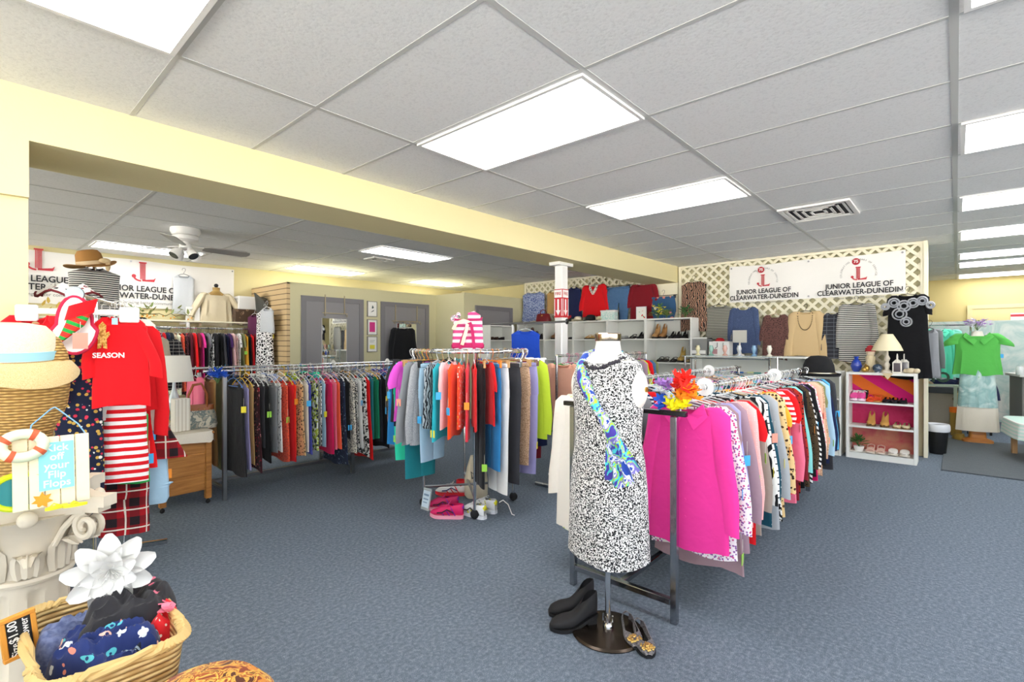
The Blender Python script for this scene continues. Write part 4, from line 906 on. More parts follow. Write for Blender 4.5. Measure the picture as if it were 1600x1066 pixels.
def banner(loc, rz, w, h, marks, s, label, anniv=False, tagline='Women building better communities', lsz=.11, lsx=.95, toff=-.06, loff=None):
    t = thing('banner', label, 'banner', loc, rz); n = 40; V = []; F = []
    for j in range(9):
        for i in range(n+1):
            x = w*i/n; z = h*j/8; V.append((x, -.002 - .006*math.sin(x*9+z*3) - .004*math.sin(z*11+x*2.3) + .01, z - .015*math.sin(PI*x/w*2)**2*(1 if j == 8 else 0)))
    for j in range(8):
        for i in range(n): a = j*(n+1)+i; F.append((a, a+1, a+n+2, a+n+1))
    B = len(V); V += [(x, y+.004, z) for x, y, z in V]; F += [(B+a, B+d, B+c, B+b) for a, b, c, d in F]
    part('cloth', MB().add(V, F), BANM, t)
    for mx, mz in marks:
        lm, lt, lg, bl, ar, bn = MB(), MB(), MB(), MB(), MB(), MB()
        logo_mark(lm, mx, mz + (loff or .20*s/.3), .33*s/.3*1.0, -.006)
        letters(lt, 'JUNIOR LEAGUE OF', lsz, mx, mz + toff, -.006, .025, lsx); letters(lt, 'CLEARWATER-DUNEDIN', lsz, mx, mz + toff - lsz*.93, -.006, .025, lsx)
        letters(lg, tagline, .062*s/.3, mx, mz + toff - lsz*1.75, -.006, .005)
        if anniv:
            cx_, cz_ = mx - .04*s/.3, mz + .47*s/.3; r = .075*s/.3
            bl.prism([(cx_ + r*math.cos(2*PI*i/20), cz_ + r*math.sin(2*PI*i/20)) for i in range(20)], -.0075, -.005)
            letters(bn, '75', .09*s/.3, cx_, cz_, -.009, .03)
            txt = 'CELEBRATING 75 YEARS OF SERVICE'; arw = [MB() for _ in txt.split()]; R = .32*s/.3
            for i, ch in enumerate(txt):
                if ch == ' ': continue
                a = math.radians(188 - 196*i/(len(txt)-1))
                if abs(math.degrees(a) - 97) < 12: continue
                letters(arw[txt[:i].count(' ')], ch, .05*s/.3, mx + R*math.cos(a), mz + .19*s/.3 + R*math.sin(a), -.006, .01, 1, 'CENTER', a - PI/2)
        part('logo', lm, LRED, t, 'red column logo'); part('lettering', lt, INK, t, 'dark lettering', 0); part('tagline', lg, GREYINK, t, 'small grey lettering', 0)
        if anniv: part('badge_number', bn, WHITE, part('badge', bl, plain('#b3202c', .5), t, 'red round badge'), None, 0); [part('arc_word', q_, GREYINK, t, 'grey lettering set in an arc', 0) for q_ in arw if q_.v]
    g = MB()
    for gx_ in (.03, w/2, w-.03):
        for gz_ in (.03, h-.03): g.lathe([(.004, -.006), (.012, -.006), (.012, -.004)], 10, T(gx_, 0, gz_) @ RX(PI/2) @ T(0, 0, .014))
    part('grommets', g, STEEL, t)
y1, z1 = wx(1140, 420, 7.53); y0, z0_ = wx(1417, 462, 7.53)
banner((7.53, 2.47, 1.93), -PI/2, 2.02, .52, ((2.47 - wx(1192, 440, 7.53)[0], .17), (2.47 - wx(1341, 440, 7.53)[0], .165)), .17, 'white banner with two anniversary column logos on the right lattice', True, lsz=.088, lsx=.9, toff=-.032)
banner((.30, 8.435, 1.83), 0, 2.62, .66, ((wy(60, 430, 8.43)[0]-.30, .30), (wy(223, 430, 8.43)[0]-.30, .26)), .275, 'white banner with two red column logos on the back left wall', lsz=.108, lsx=.9, toff=.0, loff=.235)

# white shoe cubbies against the partition
CUB = plain('#eae9e2', .5); CUBB = plain('#d9dad2', .6)
def cubby(y0, y1, label, x0=7.17, x1=7.5, ztop=1.72, shelves=(.35, .7, 1.05, 1.41), rz=-PI/2):
    W_ = y1-y0; D = x1-x0; t = thing('shoe_cubby', label, 'shelf unit', (x0, y1, 0), rz)
    for a in (0, W_-.018): part('side_panel', MB().box(a, a+.018, 0, D, 0, ztop, .002), CUB, t)
    part('back_panel', MB().box(.018, W_-.018, D-.008, D, .05, ztop), CUBB, t)
    part('top', MB().box(.018, W_-.018, 0, D-.008, ztop-.02, ztop, .002), CUB, t); part('plinth', MB().box(.018, W_-.018, .01, .03, 0, .06), CUB, t)
    for z in shelves: part('shelf', MB().box(.018, W_-.018, .004, D-.008, z-.018, z), CUB, t)
ys = [2.89, 3.62, 4.30, 4.98, 5.62, 6.28]
CL = ['white shoe cubby at the right end of the cubby row, beneath the yellow flowers', 'white shoe cubby beneath the jeans, second from the right end', 'white shoe cubby directly beneath the red cardigan', 'white shoe cubby partly hidden behind the white post', 'white shoe cubby at the left end of the cubby row']
for i in range(5): cubby(ys[i], ys[i+1]-.004, CL[i])
cubby(6.30, 6.80, 'short white shoe shelf before the third grey door', 0, .28, 1.62, (.5, .9, 1.3)) if False else None
t = thing('shoe_cubby', 'narrow white shoe shelf in front of the third grey door', 'shelf unit', (6.22, 6.06, 0), 0)
for a in (0, .62): part('side_panel', MB().box(a, a+.018, 0, .3, 0, 1.66, .002), CUB, t)
part('back_panel', MB().box(.018, .62, .292, .3, .05, 1.66), CUBB, t); part('top', MB().box(.018, .62, 0, .292, 1.64, 1.66), CUB, t)
for z in (.35, .75, 1.05, 1.40): part('shelf', MB().box(.018, .62, .004, .292, z-.018, z), CUB, t)

# shoes ------------------------------------------------------------
def shoe_mesh(L=.25, W=.085, hh=.07, hv=.05, ht=.035, heel=0.0, op=(.04, .55), gap=.8, n=14, K=16, sole=.012, toew=.55):
    up, so = MB(), MB(); rings = []; sr = []
    def sm(a): a = max(0, min(1, a)); return a*a*(3-2*a)
    for k in range(K+1):
        t = k/K; w = W/2*(.62 + .3*math.sin(PI*min(1, t*1.25)*.5) + .1*sm((t-.4)/.3)) 
        if t > .66: w *= math.sqrt(max(.02, 1 - ((t-.66)/.34)**2*.93))
        if t < .1: w *= .55 + .45*math.sqrt(t/.1)
        b = heel*(1 - sm(t/.62)); h = hh + (hv-hh)*sm((t-.1)/.45) if t < .6 else hv + (ht-hv)*sm((t-.6)/.35)
        if t > .82: h *= math.sqrt(max(.05, 1 - ((t-.82)/.18)**2*.9))
        b += .35*sole*sm((t-.8)/.2)
        g = gap*sm((t-op[0])/.06)*(1 - sm((t-op[1]+.1)/.14)) if op else 0
        dl = math.asin(min(.95, g)); hk = h/max(.3, (.5+.5*math.cos(dl)**.5)); r = []
        for i in range(n+1):
            ph = PI/2 + dl + (2*PI - 2*dl)*i/n; c, s = math.cos(ph), math.sin(ph)
            r.append((L*t, w*sgnp(c, .8), b + sole + hk*(.5+.5*sgnp(s, .7))))
        rings.append(r)
        sr.append([(L*t*1.01-.002, w*1.06*c_, b + z_) for c_, z_ in ((-1, .0), (1, .0), (1, sole+.004), (-1, sole+.004))])
    up.loft(rings, False); so.loft(sr, True, True, True); return up, so
def shoe(kind, loc, rz, c_up, c_sole, label, cat='shoe', group=None, L=.25, simple=False, extra=None, lining='#2a2a2c', M=None):
    P = dict(L=L)
    if kind == 'sneaker': P.update(W=.092, hh=.088, hv=.072, ht=.034, op=(.02, .40), sole=.022)
    elif kind == 'flat': P.update(W=.08, hh=.046, hv=.032, ht=.028, op=(.07, .70), gap=.72, sole=.008)
    elif kind == 'bootie': P.update(W=.085, hh=.105, hv=.055, ht=.038, heel=.05, op=(.02, .3), gap=.75)
    elif kind == 'boot': P.update(W=.09, hh=.19, hv=.07, ht=.045, heel=.03, op=(.02, .34), gap=.7, sole=.018)
    elif kind == 'pump': P.update(W=.078, hh=.05, hv=.03, ht=.03, heel=.06, op=(.02, .68), gap=.9, sole=.006)
    elif kind == 'slide': P.update(W=.09, hh=.008, hv=.055, ht=.03, op=None, sole=.02)
    elif kind == 'sandal': P.update(W=.085, hh=.01, hv=.01, ht=.01, heel=.02, op=None, sole=.012)
    up, so = shoe_mesh(**P); heel = P.get('heel', 0)
    nm = {'bootie': 'ankle_boot', 'boot': 'boot', 'flat': 'ballet_flat', 'pump': 'pump_shoe'}.get(kind, kind)
    t = thing(nm, label, cat, loc, rz, group); mu = c_up if not isinstance(c_up, str) else plain(c_up, .6); ms = plain(c_sole, .6)
    if M is not None: pass
    part('upper', up, mu, t)
    part('sole', so, ms, t)
    if heel > .03: part('heel', MB().box(.004, .05, -.024, .024, 0, heel+.005, .004), ms, t)
    if kind == 'sandal' or kind == 'pump' and simple == 'strap':
        s = MB(); w = P['W']/2
        for tx, hz in ((.68, .035), (.5, .045)): s.tube([(L*tx, -w*.95, .015), (L*tx-.005, -w*.6, hz), (L*tx-.008, 0, hz+.008), (L*tx-.005, w*.6, hz), (L*tx, w*.95, .015)], .006, 6)
        s.tube([(L*.5, -w*.8, .02), (L*.12, -w*.75, .07), (.0, 0, .075), (L*.12, w*.75, .07), (L*.5, w*.8, .02)], .005, 6)
        part('straps', s, mu, t)
    if kind == 'sneaker':
        l = MB()
        for k in range(5):
            x = L*(.42 + .065*k); z = .112 - .011*k; l.tube([(x, -.026, z-.012), (x+.006, 0, z), (x, .026, z-.012)], .0035, 5)
        l.tube([(L*.42, 0, .113), (L*.40, .03, .118), (L*.45, .05, .105)], .003, 5).tube([(L*.42, 0, .113), (L*.41, -.03, .118), (L*.46, -.05, .10)], .003, 5)
        part('laces', l, plain(extra or '#f0f0ee', .8), t)
        st = MB()
        for s in (-1, 1): st.tube([(L*.25, s*.046, .05), (L*.45, s*.052, .075), (L*.6, s*.05, .05), (L*.75, s*.046, .045)], .005, 5)
        part('trim', st, plain(lining, .6), t)
    return t
def row_shoes(specs, u0, u1, v, x, where, group):
    pass
def cub_shoe(kind, u, zs, cu, cs, label, L=.2, x=7.2, jit=0):
    y, _ = wx(u, 530, x); shoe(kind, (x + L + .02, y, zs), PI + jit, cu, cs, label, 'shoe', 'shoes in the white cubbies', L)
SA, SB = 1.411, 1.051
for u, kd, cu, lb in ((1020, 'boot', '#b98a54', 'tan ankle boot at left of the upper right cubby'), (1031, 'boot', '#a87844', 'tan ankle boot second in the upper right cubby'), (1045, 'pump', '#1a1a1c', 'black pump beside the tan boots in the upper right cubby'), (1054, 'pump', '#242024', 'black pump in the middle of the upper right cubby'), (1064, 'pump', '#141416', 'black pump at the right end of the upper right cubby'),
    (962, 'flat', '#c9cacc', 'silver flat shoe at left of the jeans cubby'), (970, 'flat', '#b9bbbe', 'silver flat shoe second in the jeans cubby'), (983, 'sandal', '#1c1c1e', 'black strappy sandal in the jeans cubby'), (995, 'pump', '#202022', 'black heel in the jeans cubby'), (1003, 'pump', '#18181a', 'black heel at the right end of the jeans cubby'),
    (913, 'sandal', '#c89a4a', 'tan sandal at left in the cubby under the red cardigan'), (920, 'sandal', '#d8aa58', 'tan sandal at right in the cubby under the red cardigan'), (888, 'flat', '#26262a', 'dark flat shoe just right of the white post'),
    (822, 'boot', '#6a4a30', 'brown boot at left in the end cubby'), (829, 'bootie', '#3f3a36', 'dark bootie second in the end cubby'), (837, 'pump', '#4a443e', 'grey brown pump third in the end cubby'), (845, 'pump', '#2c2a2a', 'dark pump last in the end cubby'), (861, 'boot', '#7a5232', 'brown boot left of the white post')):
    cub_shoe(kd, u, SA, cu, '#2a2420', lb)
for u, kd, cu, lb in ((1026, 'sandal', '#1a1a1c', 'black sandal at left of the lower right cubby'), (1034, 'sandal', '#3a322c', 'brown sandal in the lower right cubby'), (1047, 'sandal', '#2a2624', 'dark sandal beside the gold boot, lower right cubby'), (1060, 'boot', '#c8a455', 'gold ankle boot in the lower right cubby'), (1070, 'flat', '#cbb27c', 'pale gold flat shoe at the end of the lower right cubby'), (818, 'flat', '#1e1e20', 'black flat shoe on the lower end cubby shelf')):
    cub_shoe(kd, u, SB, cu, '#2a2420', lb)
for k, (x, c) in enumerate(((6.34, '#5a4030'), (6.46, '#4a3428'), (6.62, '#2c2624'))):
    shoe('flat', (x, 6.10, 1.401), PI/2, c, '#1c1a1a', ['brown loafer at left on the narrow shelf by the third door', 'brown loafer at right on the narrow shelf by the third door', 'dark loafer on the narrow shelf by the third door'][k], 'shoe', 'shoes on the narrow shelf', .2)

# things on top of the cubbies
ZT = 1.721
def onshelf(u, x=7.32): return wx(u, 500, x)[0]
def boxthing(name, label, cat, loc, rz, w, d, h, mat, lid=None, group=None):
    t = thing(name, label, cat, loc, rz, group); part('body', MB().box(-w/2, w/2, -d/2, d/2, 0, h*.82 if lid else h, .004), mat, t)
    if lid: part('lid', MB().box(-w/2-.006, w/2+.006, -d/2-.006, d/2+.006, h*.82, h, .004), lid, t)
    return t
boxthing('keepsake_box', 'white and mint patterned box on the cubbies in front of the jeans', 'box', (7.30, onshelf(953), ZT), -PI/2, .26, .12, .17, cloth('blotch', ['#eef0ea', '#a9d8cc', '#e9ece4'], 1.6), plain('#eceee6', .5))
t = thing('handbag', 'dark red leather handbag on the cubbies left of the white post', 'bag', (7.30, onshelf(850), ZT), -PI/2); LR = plain('#7a1a22', .4)
part('body', MB().loft([[(a*sgnp(math.cos(2*PI*i/24), .4), b*sgnp(math.sin(2*PI*i/24), .5), z) for i in range(24)] for a, b, z in ((.15, .055, 0), (.16, .06, .04), (.14, .04, .15), (.12, .02, .17))]), LR, t)
part('handle', MB().tube([(-.07, 0, .165), (-.06, 0, .22), (0, 0, .245), (.06, 0, .22), (.07, 0, .165)], .008, 8), LR, t); part('clasp', MB().box(-.015, .015, -.05, -.04, .12, .145, .003), GOLD, t)
t = thing('picture_frame', 'white frame with a red flower picture on the cubbies', 'picture frame', (7.28, onshelf(1004), ZT), -PI/2)
part('frame', MB().box(-.085, -.07, -.012, .012, 0, .2).box(.07, .085, -.012, .012, 0, .2).box(-.07, .07, -.012, .012, .185, .2).box(-.07, .07, -.012, .012, 0, .015), WHITE, t); part('picture', MB().box(-.07, .07, -.003, .008, .015, .185), cloth('floral', ['#f2efe6', '#d8262a', '#4f9a48', '#e8a02e'], .6), t)
def bouquet(name, label, loc, leafc, flowers, r=.12, seed=1, h=.2):
    t = thing(name, label, 'plant', loc); rg = random.Random(seed); m = MB()
    for i in range(46):
        a = rg.uniform(0, 2*PI); e = rg.uniform(.1, 1.3); ln = r*rg.uniform(.5, 1.1); q = Vector((math.cos(a)*math.cos(e), math.sin(a)*math.cos(e), math.sin(e)))
        M = T(q.x*ln*.6, q.y*ln*.6, .03 + q.z*h*rg.uniform(.3, .9)) @ RZ(a) @ RY(-e*.6)
        m.slab([(0, -.003), (.03, -.013), (.055, -.008), (.07, 0), (.055, .008), (.03, .013), (0, .003)], -.0008, .0008, M)
    part('leaves', m, plain(leafc, .6), t, ang=0)
    m = MB()
    for i in range(7): m.tube([(0, 0, .0), (rg.uniform(-.04, .04), rg.uniform(-.04, .04), .06), (rg.uniform(-r, r)*.6, rg.uniform(-r, r)*.6, .14)], .003, 5)
    part('stems', m, plain('#4c6a34', .7), t)
    for col, k in flowers:
        m = MB()
        for i in range(k):
            p = (rg.uniform(-r, r)*.8, rg.uniform(-r, r)*.8, rg.uniform(.05, h))
            for j in range(6): m.slab([(0, -.004), (.018, -.011), (.03, -.006), (.03, .006), (.018, .011), (0, .004)], -.001, .001, T(*p) @ RZ(j*PI/3) @ RY(-.5))
            m.ball(p, .007, n=8, m=5)
        part('blossoms', m, plain(col, .7), t, ang=0)
    return t
bouquet('flower_bunch', 'yellow artificial flowers with leaves spilling over the cubby top', (7.24, onshelf(1032), ZT), '#5f8a3c', [('#f2dc3a', 12), ('#f6efc8', 5)], .14, 3, .2)
bouquet('green_plant', 'leafy green artificial plant at the right end of the cubby top', (7.30, onshelf(1072), ZT), '#2f6a36', [], .15, 6, .16)
bouquet('pink_flowers', 'small pink artificial flowers in front of the denim shorts', (7.22, onshelf(1046), ZT), '#7a8a4a', [('#f0a0b0', 6)], .07, 8, .1)
for k, (u, c, lb) in enumerate(((890, '#c8202a', 'red shoe on the cubby top right of the white post'), (897, '#b81c26', 'second red shoe on the cubby top by the white hat'))): shoe('pump', (7.22, onshelf(u), ZT), PI*.9, c, '#1a1a1a', lb, 'shoe', None, .2)
def hat(label, loc, rz, cc, rb, rc, hc, band=None, tilt=0, rx=1.0, name='sun_hat', flop=.015, dip=0, roll=0, bm=None):
    t = thing(name, label, 'hat', loc, rz); n = 36; M = RX(tilt) @ RY(roll)
    part('crown', MB().lathe([(rc*1.04, 0), (rc*1.02, hc*.3), (rc*.95, hc*.7), (rc*.75, hc*.93), (rc*.4, hc), (0, hc*.99)], n, M, 1, rx), cc, t)
    rr = []
    for k, q in enumerate((rc, rc+(rb-rc)*.35, rc+(rb-rc)*.7, rb)):
        rr.append([(q*math.cos(2*PI*i/n), q*rx*math.sin(2*PI*i/n), -dip*(k/3)**2 + (flop*k/3)*math.sin(4*PI*i/n+.6)) for i in range(n)])
    for k, q in enumerate((rb, rc+(rb-rc)*.5, rc)):
        rr.append([(q*math.cos(2*PI*i/n), q*rx*math.sin(2*PI*i/n), -.004 - dip*(1-k/2)**2 + (flop*(1-k/2))*math.sin(4*PI*i/n+.6)) for i in range(n)])
    part('brim', MB().loft(rr, True, False, False, M), bm or cc, t)
    if band: part('hat_band', MB().lathe([(rc*1.05, .002), (rc*1.055, hc*.25), (rc*1.0, hc*.26)], n, M, 1, rx, False, False), band, t)
    return t
hat('cream hat lying on the cubby top beneath the red cardigan', (7.30, onshelf(904), ZT+.02), 0, plain('#e6dcc0', .8), .12, .07, .07, plain('#8aa03a', .7))
hat('black hat lying on the cubby top under the red cardigan sleeve', (7.30, onshelf(924), ZT+.02), 0, plain('#18181b', .85), .13, .08, .09)
hat('pale straw hat on the cubby top left of the mint box', (7.30, onshelf(939), ZT+.02), 0, plain('#d8cba8', .8), .10, .06, .06)

# low white case and counter in front of the lattice
t = thing('display_counter', 'white display counter below the zebra blouse and logo banner', 'counter', (7.12, 2.86, 0), -PI/2)
part('top', MB().box(0, 1.48, 0, .36, 1.14, 1.165, .003), CUB, t); part('side_panel', MB().box(0, .02, .01, .36, 0, 1.14), CUB, t); part('side_panel', MB().box(1.46, 1.48, .01, .36, 0, 1.14), CUB, t); part('back_panel', MB().box(.02, 1.46, .34, .36, .05, 1.14), CUBB, t)
part('shelf', MB().box(.02, 1.46, .02, .34, .7, .72), CUB, t)
def ctr(u, x=7.28): return wx(u, 555, x)[0]
ZC = 1.166
t = thing('jewelry_case', 'grey cabinet box with small white drawers at the left of the counter', 'box', (7.30, ctr(1094), ZC), -PI/2)
part('body', MB().box(-.13, .13, -.1, .1, 0, .26, .004), plain('#8a8a88', .5), t); part('drawer', MB().box(-.11, .11, -.106, -.1, .02, .07), WHITE, t); part('top_trim', MB().box(-.13, .13, -.104, .104, .235, .26, .003), plain('#d8d8d2', .5), t)
t = thing('gift_box', 'white box with dark handles on the counter beside the square lamp', 'box', (7.26, ctr(1127), ZC), -PI/2); part('body', MB().box(-.14, .14, -.08, .08, 0, .2, .004), WHITE, t)
part('handle', MB().tube([(-.02, -.081, .18), (-.02, -.085, .12), (-.05, -.085, .10)], .004, 6), BLACK, t); part('handle', MB().tube([(.06, -.081, .18), (.06, -.085, .12), (.09, -.085, .10)], .004, 6), BLACK, t)
part('photo_label', MB().box(-.12, -.02, -.083, -.08, .02, .09), plain('#b98a90', .6), t)
t = thing('red_cap', 'small red rounded cap on the white box', 'cap', (7.30, ctr(1124), ZC+.201)); part('cap', MB().lathe([(.065, 0), (.06, .025), (.035, .045), (0, .05)], 18), RED, t)  # this red dome is a small Santa pillow, not headwear
def table_lamp(label, loc, shade, base, stem, r0, r1, hs, hb, square=False, rz=0):
    t = thing('table_lamp', label, 'lamp', loc, rz)
    part('base', MB().lathe([(.0, 0), (.06, 0), (.06, .012), (.025, .03), (.018, .06)], 20), base, t)
    part('stem', MB().lathe(stem, 18), base, t)
    if square:
        m = MB()
        for s in (-1, 1): m.box(s*r0-.003, s*r0+.003, -r0, r0, hb, hb+hs).box(-r0, r0, s*r0-.003, s*r0+.003, hb, hb+hs)
        part('lamp_shade', m, shade, t)
    else: part('lamp_shade', MB().loft([[(q*math.cos(2*PI*i/36), q*math.sin(2*PI*i/36), z) for i in range(36)] for q, z in ((r0, hb), (r0*.72+r1*.28, hb+hs*.35), (r1, hb+hs), (r1-.003, hb+hs), (r0-.004, hb))], True, False, False) if r0 > r1*1.6 else MB().loft([[(q*math.cos(2*PI*i/36), q*math.sin(2*PI*i/36), z) for i in range(36)] for q, z in ((r0, hb), (r1, hb+hs), (r1-.003, hb+hs), (r0-.003, hb))], True, False, False), shade, t)
    part('harp', MB().tube([(0, 0, hb-.02), (0, 0, hb+hs*.8)], .004, 6).tube([(-r1*.98, 0, hb+hs-.01), (r1*.98, 0, hb+hs-.01)], .003, 5), STEEL, t)
    return t
SHADE = plain('#ece8dd', .8)
table_lamp('small lamp with a square grey shade on the counter', (7.22, ctr(1158), ZC), plain('#b9b6ac', .8), IVORY, [(.01, .05), (.01, .19)], .085, .085, .17, .18, True, .3)
# front display tray of jewellery and figurines
t = thing('glass_shelf', 'glass jewellery shelf on chrome legs beyond the right rack', 'table', (6.2, 2.62, 0), -PI/2)
part('top', MB().box(0, 1.05, 0, .4, 1.17, 1.18, .002), plain('#cfe0dc', .05, 0, alpha=.45), t, 'clear glass top')
for x in (.03, 1.02):
    for y in (.03, .37): part('leg', MB().tube([(x, y, 0), (x, y, 1.17)], .012, 8), CHROME, t)
part('rail', MB().tube([(.03, .03, 1.15), (1.02, .03, 1.15)], .008, 8), CHROME, t)
part('shelf', MB().box(0, 1.05, 0, .4, .96, .97, .002), plain('#cfe0dc', .05, 0, alpha=.45), t)
rg = random.Random(12); jc = ['#4aa0d8', '#2f9a58', '#c8b060', '#5ac0d0', '#d8d8d8', '#7a5a9a', '#2b6ab8', '#e0e4a8', '#3a8a80', '#b03a4a']
jn = ['blue', 'green', 'gold', 'aqua', 'silver', 'violet', 'deep blue', 'pale yellow', 'teal', 'dark red']
for k in range(10):
    kx = 2.57 - .1*k
    m = MB()
    for i in range(16): a = 2*PI*i/16; m.ball((.035*math.cos(a), .035*math.sin(a), .01), .009, n=7, m=4)
    solo('bead_bracelet', m, plain(jc[k], .25, coat=.5), f'{jn[k]} bead bracelet on the glass shelf beyond the right rack', 'bracelet', (6.38 + .08*(k % 2), kx, .971), 0, 'bracelets on the glass shelf')
for k in range(6):
    m = MB(); m.lathe([(.03, 0), (.032, .01), (.012, .03), (.022, .06), (.03, .09), (.02, .12), (.022, .13), (.0, .13)], 14)
    solo('bud_vase', m, plain(['#e6dcae', '#8fb8a8', '#d8a89a', '#c9ccd0', '#7aa0c0', '#e8e2d0'][k], .2, coat=.6), ['cream', 'sage green', 'dusty pink', 'silver', 'blue', 'ivory'][k] + ' bud vase on top of the glass shelf', 'vase', (6.42, 2.5 - .17*k, 1.181), 0, 'bud vases on the glass shelf')

# low white bookcase with pink backing
RSX, RSY0, RSY1 = 6.98, .32, .97
t = thing('bookcase', 'low white three shelf bookcase with pink backing near the right opening', 'bookcase', (RSX, RSY1, 0), -PI/2); W_ = RSY1-RSY0
for a in (0, W_-.028): part('side_panel', MB().box(a, a+.028, 0, .3, 0, 1.0, .003), CUB, t)
part('top', MB().box(.028, W_-.028, 0, .3, .972, 1.0, .003), CUB, t); part('plinth', MB().box(.028, W_-.028, .005, .025, 0, .07), CUB, t)
for z in (.07, .38, .66): part('shelf', MB().box(.028, W_-.028, .003, .285, z-.02, z), CUB, t)
for z0, z1, pt in ((.66, .972, ['#e0287e', '#f0792e']), (.38, .64, ['#e0477a', '#d0335e']), (.07, .36, ['#dc9a78', '#d8606a'])): part('back_panel', MB().box(.028, W_-.028, .285, .3, z0, z1), cloth('tiedye' if z0 < .6 else 'zigzag', pt, .6 if z0 < .6 else .12), t, 'pink and orange printed backing')
cubby(1.02, 1.35, 'white shelf end beside the pink backed bookcase behind the black hat', 6.99, 7.3, 1.0, (.35, .68))
def rs(u, x=7.1): return wx(u, 600, x)[0]
def rshoe(kind, u, z, cu, cs, label, L=.21, x=7.0, jit=0): shoe(kind, (x + L, wx(u, 600, x+.1)[0], z), PI + jit, cu, cs, label, 'shoe', None, L)
rshoe('sneaker', 1336, .661, '#e6509a', '#f0d0de', 'pink sneaker at left on the top bookcase shelf'); rshoe('sneaker', 1346, .661, '#e6509a', '#f0d0de', 'pink sneaker second on the top bookcase shelf')
rshoe('sandal', 1361, .661, '#f05a2a', '#e05020', 'orange sandal on the top bookcase shelf'); rshoe('sandal', 1371, .661, '#f05a2a', '#b87a3a', 'orange brown sandal on the top bookcase shelf')
for k, u in enumerate((1386, 1398, 1411)): rshoe('flat', u, .661, '#16161c', '#101014', ['black flat shoe by the orange sandals on the top bookcase shelf', 'black flat shoe in the right half of the top bookcase shelf', 'black flat shoe at the right end of the top bookcase shelf'][k])
solo('black_card', MB().box(-.05, .05, -.004, .004, 0, .12), BLACK, 'small black card standing behind the pink sneakers', 'card', (7.22, rs(1349, 7.22), .661), -PI/2)
rshoe('bootie', 1362, .381, '#c8924a', '#6a4a24', 'gold brown heel at left on the middle bookcase shelf', .17); rshoe('bootie', 1383, .381, '#d09a4e', '#6a4a24', 'gold brown heel second on the middle bookcase shelf', .17)
rshoe('flat', 1402, .381, '#d8c49a', '#8a6a44', 'beige flat shoe third on the middle bookcase shelf'); rshoe('flat', 1416, .381, '#dccaa4', '#8a6a44', 'beige flat shoe at the right end of the middle shelf')
for k, u in enumerate((1360, 1376)): rshoe('sandal', u, .071, '#e8c4b4', '#e4d4c4', ['blush sandal by the potted plant on the bottom bookcase shelf', 'blush sandal second on the bottom bookcase shelf'][k])
for k, u in enumerate((1396, 1414)): rshoe('slide', u, .071, '#ece6dc', '#e6dccb', ['cream slide sandal third on the bottom bookcase shelf', 'cream slide sandal at the right end of the bottom shelf'][k])
pl = bouquet('potted_plant', 'small green plant in a white pot on the bottom bookcase shelf', (7.1, rs(1342), .12), '#3f7a34', [], .07, 14, .1)
part('pot', MB().lathe([(.04, -.049), (.055, .01), (.05, .01), (.0, 0)], 20), WHITE, pl)
# on top of the bookcase
ZB = 1.001
t = table_lamp('ivory lamp with a bell shaped cream shade on the bookcase', (7.12, rs(1386, 7.12), ZB), plain('#e9dcb8', .8), plain('#eadfca', .4), [(.022, .05), (.03, .09), (.016, .12), (.03, .16), (.014, .2), (.012, .25)], .15, .055, .19, .25)
m = MB().lathe([(.03, 0), (.045, .02), (.06, .07), (.045, .12), (.02, .15), (.028, .18), (.0, .18)], 20)
solo('glass_vase', m, plain('#1d3fa8', .08, coat=1), 'cobalt blue glass vase on the bookcase by the striped top', 'vase', (7.12, rs(1338, 7.12), ZB))
t = thing('capped_figurine', 'cream figurine with a red cap on the bookcase', 'figurine', (7.16, rs(1360, 7.16), ZB))
part('body', MB().lathe([(.0, 0), (.06, 0), (.055, .05), (.045, .12), (.05, .17), (.03, .2)], 18), plain('#e2cfa8', .7, bump=(90, .4)), t); part('head', MB().ball((0, 0, .225), .045), plain('#e8d2b4', .7), t); part('cap', MB().lathe([(.052, .24), (.05, .27), (.02, .31), (0, .315)], 16), plain('#b02a34', .8), t)
m = MB().ball((0, 0, .045), .045, .03, .04).ball((.04, 0, .06), .02).tube([(-.03, 0, .05), (-.07, 0, .09), (-.09, 0, .07)], .008, 6).ball((-.02, .02, .03), .03)
solo('brass_figurine', m, GOLD, 'brass animal figurine in front of the red capped figurine', 'figurine', (7.05, rs(1354, 7.05), ZB))
solo('glass_globe', MB().ball((0, 0, .05), .05).lathe([(.03, 0), (.03, .012)], 14), plain('#3a4a5c', .1, coat=1), 'dark glass globe beside the lamp on the bookcase', 'ornament', (7.06, rs(1371, 7.06), ZB))
def lantern(label, loc, s, body, rz=0):
    t = thing('lantern', label, 'lantern', loc, rz); 
    part('base', MB().box(-.045*s, .045*s, -.045*s, .045*s, 0, .015*s, .003), body, t); f = MB()
    for a in (-1, 1):
        for b in (-1, 1): f.box(a*.038*s-.005*s, a*.038*s+.005*s, b*.038*s-.005*s, b*.038*s+.005*s, .015*s, .12*s)
    part('posts', f, body, t); part('roof', MB().lathe([(.065*s, .12*s), (.05*s, .135*s), (.02*s, .16*s), (0, .162*s)], 4, RZ(PI/4)), body, t)
    part('handle', MB().tube([(-.045*s, 0, .13*s), (-.04*s, 0, .2*s), (0, 0, .225*s), (.04*s, 0, .2*s), (.045*s, 0, .13*s)], .006*s, 6), body, t); part('pane', MB().box(-.034*s, .034*s, -.034*s, .034*s, .016*s, .118*s), plain('#2a2630', .15, coat=.6), t, 'dark glass')
lantern('white lantern with dark panes on the bookcase right of the lamp', (7.08, rs(1402, 7.08), ZB), .95, plain('#e6e0d4', .5)); lantern('taller pale lantern behind the white lantern on the bookcase', (7.2, rs(1413, 7.2), ZB), 1.0, plain('#d6d2c6', .5))
